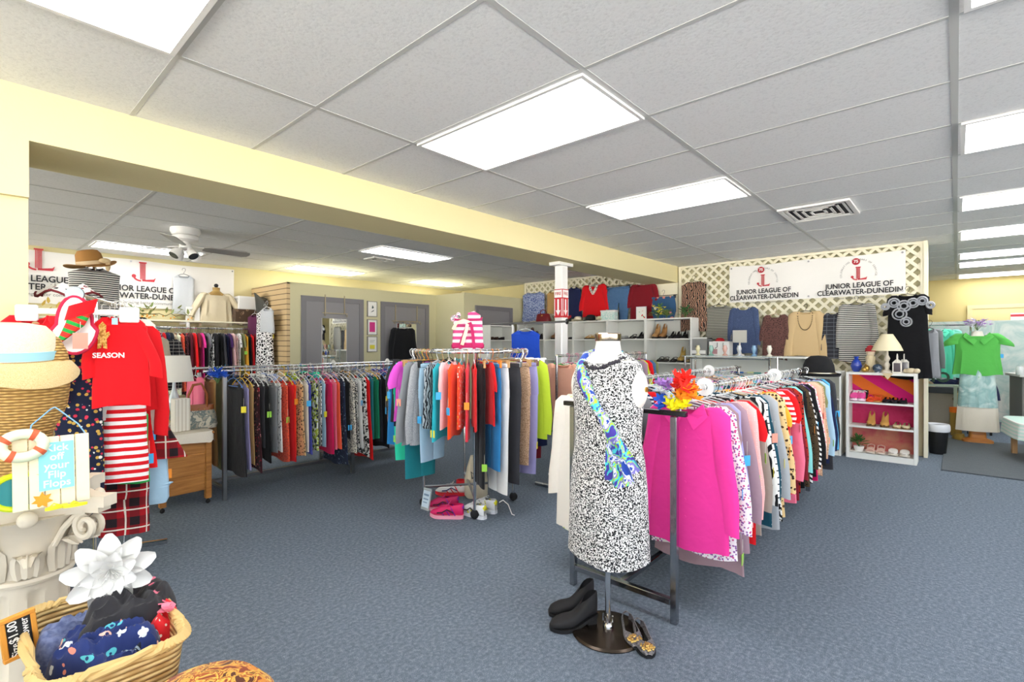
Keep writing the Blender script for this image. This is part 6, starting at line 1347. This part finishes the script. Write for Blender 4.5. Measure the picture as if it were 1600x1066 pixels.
# bib, stocking
t = thing('baby_bib', 'white baby bib with red trim over the end of the holiday rack', 'bib', hp(-.045, 0, 1.565), HRZ)
o = []
for i in range(29):
    a = math.radians(100 + 340*i/28); o.append((.0 + (.088)*math.cos(a), -.16 + .125*math.sin(a)))
o = [(.085*math.cos(2*PI*i/30)*(1.0 if math.sin(2*PI*i/30) < 0 else .75), -.145 + (.135 if math.sin(2*PI*i/30) < 0 else .13)*math.sin(2*PI*i/30)) for i in range(30)]
part('panel', MB().prism(o, -.006, .0), plain('#efebe6', .85), t); part('trim', MB().tube([(x_, -.003, z_) for x_, z_ in o], .008, 6, True), plain('#c41f45', .8), t, 'raspberry red trim')
t = thing('holiday_stocking', 'red and green striped holiday stocking hung on the rack end cap', 'stocking', hp(-.085, .0, 1.50), HRZ + .05)
def stock(z): return
rr = []
for k, (cx_, cz_, w_, an) in enumerate(((.035, -.01, .048, .35), (.02, -.06, .047, .4), (.0, -.11, .05, .5), (-.03, -.155, .056, .75), (-.075, -.185, .05, 1.0), (-.11, -.20, .03, 1.2))):
    rr.append([(cx_ + w_*math.cos(2*PI*i/18)*math.cos(an), .016*math.sin(2*PI*i/18), cz_ + w_*math.cos(2*PI*i/18)*math.sin(an)) for i in range(18)])
m_, nt, b_ = nmat('stocking_stripes'); tc_ = N(nt, 'ShaderNodeTexCoord'); sp_ = N(nt, 'ShaderNodeSeparateXYZ'); nt.links.new(tc_.outputs['Object'], sp_.inputs[0])
q_ = mth(nt, 'ADD', sp_.outputs[2], mth(nt, 'MULTIPLY', sp_.outputs[0], .45)); nt.links.new(mixc(nt, mth(nt, 'LESS_THAN', mth(nt, 'FRACT', mth(nt, 'ADD', mth(nt, 'DIVIDE', q_, .042), 50)), .42), hexc('#e03024'), hexc('#1f9a3e')), b_.inputs['Base Color']); b_.inputs['Roughness'].default_value = .9
part('sock', MB().loft(rr), m_, t); part('cuff', MB().loft([[(cx_ + .056*math.cos(2*PI*i/18)*.94, .022*math.sin(2*PI*i/18), cz_ + .056*math.cos(2*PI*i/18)*.34) for i in range(18)] for cx_, cz_ in ((.025, -.045), (.04, .02))]), XR, t, 'red cuff')
tag_part(t, .035, -.03, -.09, 'coral', .1, .03, 1.4); tag_part(sh, -.02, -.035, -.02, 'pale blue', .4, .06, .6)
# leggings and lower tier
garment('navy holiday print leggings', 'pt', cloth('ditsy', ['#1a2038', '#c8a24a', '#c8324a', '#e8e4da', '#1a2038', '#1a2038'], .75), hp(.10, -.02, 1.37), HRZ, 'in the middle of the holiday rack front', L=.78, w=.10, ty=.02, hg='white', hgroup='clip hangers on the holiday rack')
garment('red and white striped leggings', 'pt', cloth('hstripe', ['#d8141f', '#f4efec'], .9), hp(.16, .15, 1.19), HRZ, 'below the gingerbread shirt on the holiday rack', L=.48, w=.10, ty=.03, nohanger=True)
garment('white sleepsuit panel top', 'tk', pm('white'), hp(.148, .115, 1.17), HRZ, 'above the striped leggings on the holiday rack', L=.16, w=.075, ty=.012, nohanger=True)
garment('green trousers with red cuffs', 'pt', cloth('ditsy', ['#0f6a3a', '#d8c87a', '#c8202a'], .5), hp(.06, -.36, 1.15), HRZ, 'at the left edge of the photo beside the wicker bust', L=.5, w=.12, ty=.03, nohanger=True)
garment('white fleece top', 'ts', pm('white'), hp(.1, -.33, 1.24), HRZ, 'at the left edge behind the wicker bust', L=.22, w=.13, ty=.03, nohanger=True)
for k, (cn, st_, lat, z, L_, tg, tq) in enumerate((('red', 'ls', .20, 1.50, .46, None, .24), ('green', 'tk', .15, 1.08, .40, 'blue', .22), ('ivory', 'ls', .21, 1.54, .62, None, .34), ('bright red', 'tu', .17, 1.18, .44, 'blue', .3), ('green plaid', 'dr', .14, 1.50, .56, None, .42), ('white', 'pt', .2, 1.08, .42, 'pale blue', .40), ('lime', 'ls', .18, 1.55, .5, None, .48),
       ('red plaid', 'sk', .27, 1.00, .22, 'orange', .34), ('black', 'ls', .22, 1.56, .56, None, .56), ('teal', 'ts', .24, 1.55, .60, None, .63), ('sky blue', 'tk', .2, 1.4, .5, None, .69), ('charcoal', 'ts', .2, 1.55, .66, None, .76), ('maroon', 'ls', .1, 1.55, .6, None, .84), ('navy', 'ct', .08, 1.55, .62, None, .92))):
    garment(f'{cn} small', st_, pm(cn), hp(tq, lat - .03 - .45*max(0, tq-.25), z), HRZ + RND.uniform(-.08, .08), f'{STY[st_][1]} on the holiday rack', L=L_, w=.115 if k < 8 else .15, ty=.02, tag=tg, nohanger=z < 1.45, hg='white', hgroup='clip hangers on the holiday rack', cuff=.05, tagyaw=.2)
garment('red plaid pyjama', 'pt', pm('red plaid'), hp(.30, .12, .86), HRZ, 'trousers lowest on the holiday rack by the pedestal', L=.46, w=.12, ty=.03, nohanger=True)
garment('pale blue baby', 'st', pm('pale blue'), hp(.36, .22, .80), HRZ, 'shorts low on the holiday rack', L=.16, w=.10, ty=.03, nohanger=True, tag='orange', tagyaw=.1)
t = thing('hat_visor', 'black and white patterned visor with dark red edge behind the baby bib', 'hat', hp(.35, -.11, 1.60), HRZ)
m = MB(); rr = []
for k in range(5):
    q = k/4; rr.append([((.07+.07*q)*math.cos(PI + PI*i/16 - .3), (.07+.09*q)*math.sin(PI+PI*i/16 - .3), .03 - .05*q + .015*math.sin(i)) for i in range(17)])
part('brim', m.loft(rr, False), cloth('floral', ['#f0eeea', '#2a2a30', '#8a2430'], .9), t); part('edge', MB().tube(rr[-1], .006, 6), plain('#6a1a22', .7), t)

# ------------------------------------------------------------------ plaster pedestal, wicker bust, signs
PX, PY, PZ = .18, 2.56, .775
PL = plain('#ded3bf', .65, bump=(14, .15)); t = thing('plaster_pedestal', 'cream plaster Corinthian column pedestal at the left edge', 'pedestal', (PX, PY, 0), math.radians(-49) - PI/4)
n = 96; rr = []
for z, r in ((.0, .15), (.04, .15), (.05, .135), (.09, .125), (.12, .125)): rr.append([(r*math.cos(2*PI*i/n), r*math.sin(2*PI*i/n), z) for i in range(n)])
part('base', MB().loft(rr).box(-.17, .17, -.17, .17, 0, .05, .006), PL, t); rr = []
for z, dep, r in ((.12, 0, .122), (.135, .35, .122), (.15, 1, .122), (.42, 1, .118), (.445, .6, .118), (.455, 0, .118), (.475, 0, .118)):
    rr.append([((r - .016*dep*max(0, math.sin(2*PI*i/n*8))**.5)*math.cos(2*PI*i/n), (r - .016*dep*max(0, math.sin(2*PI*i/n*8))**.5)*math.sin(2*PI*i/n), z) for i in range(n)])
part('shaft', MB().loft(rr), PL, t)
part('astragal', MB().lathe([(.118, .475), (.132, .48), (.136, .49), (.132, .5), (.12, .505)], 40), PL, t)
part('bell', MB().lathe([(.118, .50), (.122, .56), (.135, .63), (.165, .69), (.20, .72)], 40), PL, t)
ab = []
for k in range(4):
    a0 = PI/4 + k*PI/2; a1 = a0 + PI/2; c0 = (.31*math.cos(a0), .31*math.sin(a0)); tn = (-math.sin(a0), math.cos(a0)); c1 = (.31*math.cos(a1), .31*math.sin(a1)); am = (a0+a1)/2
    for q in range(0, 9):
        f = q/8; sx = c0[0] + tn[0]*.028*(1 if q == 0 else 0) ; lx = c0[0]+(c1[0]-c0[0])*f; ly = c0[1]+(c1[1]-c0[1])*f; ins = .05*math.sin(PI*f)
        if q == 0: lx, ly = c0[0] + tn[0]*.03, c0[1] + tn[1]*.03
        if q == 8: lx, ly = c1[0] + math.sin(a1)*.03, c1[1] - math.cos(a1)*.03
        ab.append((lx - ins*math.cos(am), ly - ins*math.sin(am)))
part('abacus', MB().slab([(x_*.93, y_*.93) for x_, y_ in ab], .715, .735).slab(ab, .735, PZ), PL, t)
for k in range(4):
    a = PI/4 + k*PI/2; M = RZ(a)
    v = MB()
    for s in (-1, 1):
        pth = []; 
        for i in range(26): q = i/25; th_ = PI/2 + q*2*PI*1.5; r_ = .052*(1-q*.8); pth.append((.235 + r_*math.cos(th_)*.8, s*(.014+.012*q), .665 + r_*math.sin(th_)))
        v.tube([(.13, s*.03, .60), (.16, s*.025, .66), (.2, s*.02, .705)] + pth, [.012]*3 + [.016*(1-.5*i/25) for i in range(26)], 7, M=M)
    part('volute', v, PL, t)
    lf = MB(); b = RZ(a)
    for off, h0, h1, rw in ((0, .51, .63, .05), (PI/4, .51, .60, .045)):
        rr = []
        for j in range(7):
            q = j/6; r0 = .122 + .012*q + .055*max(0, q-.55)**1.3*3; z_ = h0 + (h1-h0)*math.sin(min(1, q*1.15)*PI/2) - (.03*max(0, q-.8)*5 if q > .8 else 0); w_ = rw*math.sin(PI*(.25+.7*q))**.7
            rr.append([(r0 + .012*math.cos(e*PI/2) + .004*math.cos(e*9), w_*e*1.0, z_ - .006*abs(math.sin(e*7))) for e in (-1, -.7, -.4, -.15, 0, .15, .4, .7, 1)])
        lf.loft(rr, False, M=RZ(a + off)); lf.loft([[(x_-.012, y_, z_) for x_, y_, z_ in r][::-1] for r in rr], False, M=RZ(a+off))
    part('acanthus_leaf', lf, PL, t)
    part('rosette', MB().ball((.205, 0, .73), .02, .028, .028, M=RZ(a+PI/4)), PL, t)
# wicker bust
WK = wicker_mat('#8a5f24', '#dcb168', 'wicker_gold'); rz = facecam(PX, PY)
t = thing('wicker_bust', 'golden woven wicker head bust on the plaster pedestal', 'mannequin head', (PX-.005, PY, PZ+.001), rz)
part('head', MB().lathe([(.125, 0), (.12, .03), (.092, .09), (.078, .16), (.075, .22), (.085, .25), (.105, .285), (.118, .33), (.124, .39), (.125, .45), (.118, .52), (.095, .575), (.05, .605), (0, .612)], 40, None, 1, .95), WK, t)
part('neck_ring', MB().tube([(.079*math.cos(2*PI*i/30), .076*math.sin(2*PI*i/30), .235) for i in range(30)], .006, 6, True), WK, t)
h_ = hat('cream straw sun hat with a pale aqua band on the wicker bust', (PX-.045, PY-.02, PZ+.50), rz, cloth('tweed', ['#ebe0c6', '#d8c8a2'], 2.2), .19, .125, .13, plain('#9fd0da', .7), .08, flop=.025, dip=.06, bm=cloth('tweed', ['#ddc494', '#c4a36a'], 2.2))
# wooden beach sign
x, y, z = at(84, 795, 1.66); rz = facecam(x, y)
x, y = .225, 2.30
rz = facecam(x, y) + .12
t = thing('beach_sign', 'cream plank sign with aqua panel leaning on the wicker bust', 'sign', (x, y, PZ+.002), rz)
PK = plain('#f0e6c4', .7, bump=(40, .15)); M = RX(-.12)
for k in range(5): part('plank', MB().box(-.098+.0395*k, -.098+.0395*k+.0375, -.006, .006, 0, .235, .002, M), PK, t)
part('text_panel', MB().box(-.035, .055, -.010, -.006, .055, .215, 0, M), plain('#8fdfe4', .6), t, 'aqua text panel')
L_ = MB()
for i, wd_ in enumerate(('Kick', 'off', 'your', 'Flip', 'Flops')): letters(L_, wd_, .034, .01, .195 - .030*i, -.0115, .015, M=M)
part('lettering', L_, WHITE, t, 'white lettering', 0)
lr = MB(); R_, r_ = .045, .017; lr.tube([(-.075 + R_*1.12*math.cos(2*PI*i/32), -.022, .215 + R_*.85*math.sin(2*PI*i/32)) for i in range(32)], r_, 10, True, M); part('life_ring', lr, plain('#dfe6c8', .6), t)
for k in range(4):
    a = PI/4 + k*PI/2 + .2; part('ring_band', MB().tube([(-.075 + R_*1.12*math.cos(a+d), -.022, .215 + R_*.85*math.sin(a+d)) for d in (-.16, 0, .16)], r_*1.08, 10, False, M), plain('#d8603a', .6), t, 'orange band of the life ring')
part('wire', MB().tube([(-.06, 0, .236), (-.05, .0, .28), (.0, .005, .33), (.01, .005, .335), (.02, .0, .325), (.07, 0, .27), (.088, 0, .236)], .0022, 5, False, M), plain('#7fb0d8', .4), t)
fx = MB()
for s, a in ((0, .35), (1, -.1)):
    pts_ = [(.032*math.cos(2*PI*i/20)*(1 + .12*math.cos(2*PI*i/20)), .013*math.sin(2*PI*i/20)) for i in range(20)]; fx.slab(pts_, 0, .008, T(.0 + .045*s, -.045 - .014*s, .0) @ RZ(a)); fx.tube([(.012, 0, .01), (.0, .008, .016), (-.008, .011, .009)], .002, 5, False, T(.0+.045*s, -.045-.014*s, 0) @ RZ(a)); fx.tube([(.012, 0, .01), (.0, -.008, .016), (-.008, -.011, .009)], .002, 5, False, T(.0+.045*s, -.045-.014*s, 0) @ RZ(a))
part('flip_flops', fx, plain('#e6e02a', .6), t, 'pair of tiny yellow flip-flops')
# giant sunglasses
x, y, z = at(8, 790, 1.66); 
t = thing('novelty_sunglasses', 'oversized lime yellow sunglasses frame with an orange star at the left edge', 'sunglasses', (.135, 2.33, PZ+.002), rz - .1); NG = plain('#d6e81a', .4)
for s in (-1, 1):
    q = MB(); q.tube([(-.06 + s*.075 + .068*sgnp(math.cos(2*PI*i/30), .8), -.01, .062 + .056*sgnp(math.sin(2*PI*i/30), .8)) for i in range(30)], .0095, 8, True); part('rim', q, NG, t)
    part('lens', MB().prism([(-.06 + s*.075 + .066*sgnp(math.cos(2*PI*i/30), .8), .062 + .054*sgnp(math.sin(2*PI*i/30), .8)) for i in range(30)], -.011, -.009), plain('#2f98a0', .15, 0, alpha=.75), t, 'teal lens')
part('temple', MB().tube([(.08, -.01, .10), (.17, .03, .12), (.175, .06, .11), (.172, .08, .05), (.165, .085, .0)], .009, 8), NG, t); part('bridge', MB().tube([(-.075, -.01, .075), (-.045, -.01, .075)], .009, 8), NG, t)
part('star', MB().prism([((.028 if i % 2 == 0 else .016)*math.cos(PI/2+2*PI*i/14) + .065, (.028 if i % 2 == 0 else .016)*math.sin(PI/2+2*PI*i/14) + .026) for i in range(14)], -.032, -.02), plain('#f2a02a', .6), t, 'orange star')

# ------------------------------------------------------------------ basket and its contents
BCX, BCY = .29, 1.88; BW, BL, BZ, B0 = .16, .26, .50, .0
BKM = wicker_mat('#9a6f30', '#e6c688', 'wicker_basket', .7)
t = thing('wicker_basket', 'rectangular pale wicker basket of clothes in front of the pedestal', 'basket', (BCX, BCY, 0)); m = MB(); rr = []
def rrect(a, b, z, n=48, e=.28): return [(a*sgnp(math.cos(2*PI*i/n), e), b*sgnp(math.sin(2*PI*i/n), e), z) for i in range(n)]
part('body', MB().loft([rrect(BW*.72, BL*.8, 0), rrect(BW*.72, BL*.8, .01), rrect(BW*.86, BL*.9, .30), rrect(BW, BL, BZ), rrect(BW-.012, BL-.012, BZ), rrect(BW*.86-.012, BL*.9-.012, .34), rrect(.01, .01, .34)], True, True, True), BKM, t)
for ph_ in (0, PI):
    pth = []; nn = 160
    for i in range(nn):
        a = 2*PI*i/nn; x_, y_ = (BW+.0)*sgnp(math.cos(a), .28), (BL+.0)*sgnp(math.sin(a), .28); pth.append((x_*(1+.045*math.cos(a*40+ph_)), y_*(1+.03*math.cos(a*40+ph_)), BZ + .008*math.sin(a*40+ph_)))
    part('rim', MB().tube(pth, .010, 7, True), plain('#d9b878', .6), t)
solo('folded_garment', crumple(.122, .165, .17, 51), cloth('floral', ['#26356c', '#e08a78', '#d9dfe8', '#5cc0cc', '#f0c4b0'], .75), 'navy floral print garment heaped at the front of the basket', 'clothing', (BCX-.005, BCY-.085, .36), .2)
solo('folded_garment', crumple(.10, .09, .12, 52), cloth('tweed', ['#5a6690', '#7f8bb4'], .3), 'slate blue tee shirt at the back left of the basket', 'clothing', (BCX-.05, BCY+.12, .38), .5)
solo('folded_garment', crumple(.115, .15, .12, 53), cloth('plain', ['#2c2b2f']), 'black crumpled top lying across the basket', 'clothing', (BCX+.075, BCY+.04, .455), -.6)
solo('folded_garment', crumple(.075, .13, .1, 54), cloth('dots', ['#e0202a', '#f8e8dc'], 1.2), 'red pyjamas with white dots at the right side of the basket', 'clothing', (BCX+.105, BCY-.02, .43), .1)
solo('folded_garment', crumple(.08, .07, .09, 55), cloth('plain', ['#4a3020']), 'dark brown garment at the back corner of the basket', 'clothing', (BCX+.10, BCY+.18, .42), .4)
solo('folded_garment', crumple(.06, .07, .08, 56), cloth('blotch', ['#1f2430', '#8fa0b0', '#2c3650'], 1), 'navy and grey print garment under the black top', 'clothing', (BCX+.05, BCY-.12, .43), .9)
m = MB(); rg = random.Random(77)
for i in range(26): m.slab([(-.012, -.008), (.0, -.014), (.014, -.006), (.012, .01), (-.008, .012)], -.002, .002, T(BCX*0 + .0 + rg.uniform(-.012, .012), rg.uniform(-.13, .13), rg.uniform(0, .03)) @ RZ(rg.uniform(0, 6)) @ RX(rg.uniform(-1, 1)))
solo('ruffle_trim', m, cloth('plain', ['#f0829a']), 'pink ruffle edging the red dotted pyjamas', 'trim', (BCX+.145, BCY+.03, .51), 0)
# chalkboard price sign hooked on the basket
x, y, z = at(30, 993, 1.40)
t = thing('chalkboard_sign', 'small orange framed chalkboard price sign on the basket rim', 'sign', (x, y, z), facecam(x, y)+.25); f = MB(); a_, b_ = .038, .062; M = RY(-.1)
for q in ((-a_, a_, b_-.012, b_), (-a_, a_, -b_, -b_+.012), (-a_, -a_+.012, -b_+.012, b_-.012), (a_-.012, a_, -b_+.012, b_-.012)): f.box(q[0], q[1], -.008, .008, q[2], q[3], .002, M)
part('frame', f, plain('#e39a3c', .5), t); part('board', MB().box(-a_+.01, a_-.01, -.004, .006, -b_+.01, b_-.01, 0, M), plain('#1c1c1e', .7), t)
L_ = MB(); letters(L_, '$1.00', .028, -.012, .018, -.0065, .015, rot=PI/2, M=M); letters(L_, 'Lower', .024, .012, .016, -.0065, .012, rot=PI/2, M=M); letters(L_, 'Size', .024, -.012, -.034, -.0065, .012, rot=PI/2, M=M); letters(L_, 'priced', .02, .012, -.03, -.0065, .012, rot=PI/2, M=M)
part('lettering', L_, WHITE, t, 'white chalk lettering', 0); part('clip', MB().box(-.015, .015, .006, .03, -.07, -.03, .003), plain('#c98a3a', .5), t)
# white metal flower
x, y, z = at(172, 888, 1.58)
t = thing('metal_flower', 'large white metal flower ornament standing in the basket', 'ornament', (x, y, z), facecam(x, y)); FW = plain('#efeeea', .35)
def petal(ln, w_, cup, M):
    rr = []
    for j in range(9):
        q = j/8; ww = w_*(1.25*math.sin(PI*(.05 + .92*q))**.6)*(.75 + .25*q); xx = ln*q; zz = cup*math.sin(q*PI*.75)
        rr.append([(xx, ww*e, zz + .45*ww*e*e) for e in (-1, -.6, -.2, .2, .6, 1)])
    m = MB().loft(rr, False, M=M); m.loft([[(a, b, c-.003) for a, b, c in r][::-1] for r in rr], False, M=M); return m
for k in range(9):
    a = 2*PI*k/9 + .2; M = RX(PI/2) @ RZ(a) @ RY(-.15 - .06*(k % 2)); part('outer_petal', petal(.122, .029, .018, M), FW, t)
for k in range(7):
    a = 2*PI*k/7 + .5; M = RX(PI/2) @ T(0, 0, .012) @ RZ(a) @ RY(-.55); part('inner_petal', petal(.088, .024, .018, M), FW, t)
st = MB(); rg = random.Random(6)
for i in range(26):
    a = rg.uniform(0, 6.28); b = rg.uniform(.0, .9); st.tube([(0, 0, .01), (.05*math.cos(a)*math.sin(b), .05*math.sin(a)*math.sin(b), .02 + .05*math.cos(b))], .0018, 4, False, RX(PI/2))
part('stamens', st, FW, t); part('stem', MB().tube([(0, .01, 0), (.0, .05, -.08), (0, .05, -(z-.35))], .006, 8), FW, t)
# paisley ottoman
PAIS = cloth('blotch', ['#8a3a1c', '#d88a36', '#e6bc54', '#a8521f', '#d9a446', '#5a2a18'], .9)
t = thing('paisley_ottoman', 'round gold and rust paisley ottoman beside the basket', 'ottoman', (.415, 1.415, 0))
part('cushion', MB().lathe([(.13, .06), (.165, .10), (.178, .2), (.178, .34), (.168, .41), (.13, .452), (.06, .468), (0, .47)], 44), PAIS, t); part('piping', MB().tube([(.178*math.cos(2*PI*i/40), .178*math.sin(2*PI*i/40), .345) for i in range(40)], .006, 6, True), plain('#5a2c1c', .7), t)
for k in range(3): part('foot', MB().lathe([(.02, 0), (.028, .07)], 12, T(.10*math.cos(k*2.1), .10*math.sin(k*2.1), 0)), wood_mat('#4a2c18', '#6a4224', 'dark_wood'), t)

# ------------------------------------------------------------------ shoes and things on the carpet
def fshoe(kind, u, v, ang, cu, cs, label, L=.26, **kw): x, y = fl(u, v); return shoe(kind, (x, y, 0), ang, cu, cs, label, 'shoe', None, L, **kw)
LE = math.atan2(.746, -.666)       # picture-left on the floor
def swoosh(t, L, mat, w=.05):
    m = MB()
    for sd in (-1, 1):
        for k in range(3): m.tube([(L*(.2+.17*k), sd*w*.93, .03), (L*(.28+.17*k), sd*w*.86, .062 - .006*k), (L*(.36+.17*k), sd*w*.55, .092 - .014*k)], .004, 5)
    part('overlay', m, mat, t)
    part('heel_tab', MB().ball((L*.03, 0, .085), .014, .02, .022), mat, t)
t_ = fshoe('sneaker', 728, 774, LE - .1, plain('#f1efec', .6), '#ea3038', 'white, navy and red high-top sneaker beside the cream bag', .27, extra='#f4f4f2', lining='#2a3468'); swoosh(t_, .27, plain('#e4242c', .6)); part('ankle_collar', MB().lathe([(.038, .085), (.042, .11), (.04, .135), (.032, .135)], 18, T(.045, 0, 0), 1, .85, False, False), plain('#e4242c', .7), t_, 'red ankle collar')
t_ = fshoe('sneaker', 724, 810, LE - .15, plain('#dc2064', .6), '#f0a0b4', 'magenta running shoe nearest, at the foot of the round rack', .26, extra='#d83a7a', lining='#2a1420'); swoosh(t_, .26, plain('#8a2a9a', .6))
t_ = fshoe('sneaker', 716, 796, LE - .05, plain('#c01c5a', .6), '#e88aa4', 'magenta and purple running shoe just behind its nearer mate', .26, extra='#c83070', lining='#2a1420'); swoosh(t_, .26, plain('#7a2a9a', .6))
t_ = fshoe('sneaker', 758, 812, LE - .75, plain('#f1f1f2', .6), '#e4e6ec', 'white and yellow running shoe, front one by the round rack caster', .25, lining='#2a2a2c'); swoosh(t_, .25, plain('#e9e02a', .6))
t_ = fshoe('sneaker', 775, 803, LE - .65, plain('#f1f1f2', .6), '#e4e6ec', 'white and yellow running shoe behind, with a trailing lace', .25, lining='#2a2a2c'); swoosh(t_, .25, plain('#e9e02a', .6))
x, y = fl(790, 803); solo('loose_lace', MB().tube([(-.05, .0, .09), (-.02, -.01, .11), (.02, -.02, .08), (.05, -.04, .01), (.07, -.05, .006)], .004, 5), WHITE, 'loose white shoelace trailing from the yellow running shoe', 'shoelace', (x, y, 0), TH - PI/2)
x, y = fl(744, 776)
t = thing('canvas_bag', 'cream canvas drawstring bag standing under the round rack', 'bag', (x, y, 0), facecam(x, y)+.3); CV = cloth('plain', ['#d9cdb2'])
part('body', MB().loft([[(a*sgnp(math.cos(2*PI*i/26), .6), b*sgnp(math.sin(2*PI*i/26), .7), z) for i in range(26)] for a, b, z in ((.085, .06, 0), (.10, .07, .02), (.10, .065, .15), (.08, .045, .26), (.05, .02, .36))]), CV, t); part('bow', MB().tube([(-.03, -.07, .2), (-.07, -.08, .24), (-.06, -.08, .18), (-.03, -.07, .2), (.02, -.08, .23), (.03, -.08, .17), (-.03, -.07, .2), (-.05, -.08, .12)], .005, 6), BLACK, t)
x, y = fl(664, 797)
t = thing('card_holder', 'clear upright sign holder with a printed card on the carpet', 'sign', (x, y, 0), facecam(x, y) - .9); part('holder', MB().box(-.05, .05, -.005, .0, 0, .17, 0, RX(-.2)).box(-.05, .05, -.005, .06, 0, .004), plain('#dfe8ea', .08, 0, alpha=.4), t); part('card', MB().box(-.042, .042, -.0075, -.0055, .02, .15, 0, RX(-.2)), plain('#cfe0ec', .6), t)
part('print', MB().box(-.03, .03, -.009, -.0076, .11, .125, 0, RX(-.2)).box(-.03, .03, -.009, -.0076, .08, .09, 0, RX(-.2)).box(-.03, .02, -.009, -.0076, .055, .062, 0, RX(-.2)), plain('#7f98b0', .6), t)
fshoe('bootie', 927, 957, LE + .12, plain('#1d1c1e', .75), '#151416', 'black open-toe ankle boot, rear one left of the dress form base', .225)
fshoe('bootie', 932, 978, LE + .16, plain('#1f1e20', .75), '#151416', 'black open-toe ankle boot, nearest, left of the dress form base', .225)
fa = math.atan2(-.52, -.855) + .15
PEW = cloth('tweed', ['#4a4648', '#8a8688'], .6, .4)
for k, (u, v, lb) in enumerate(((978, 972, 'pewter ballet flat with a gold toe, left of the pair by the dress form'), (996, 983, 'pewter ballet flat with a gold toe, right of the pair by the dress form'))):
    s_ = fshoe('flat', u, v, fa, PEW, '#1a1a1c', lb, .225); q = MB(); rg = random.Random(k)
    for i in range(40): a = rg.uniform(0, 6.28); r0 = .03*math.sqrt(rg.random()); q.ball((.19 + r0*math.cos(a), r0*math.sin(a)*1.0, .040 - .25*r0), .0055, n=7, m=4)
    part('gold_toe', q, plain('#d8b466', .3, .8), s_, 'gold beaded toe')
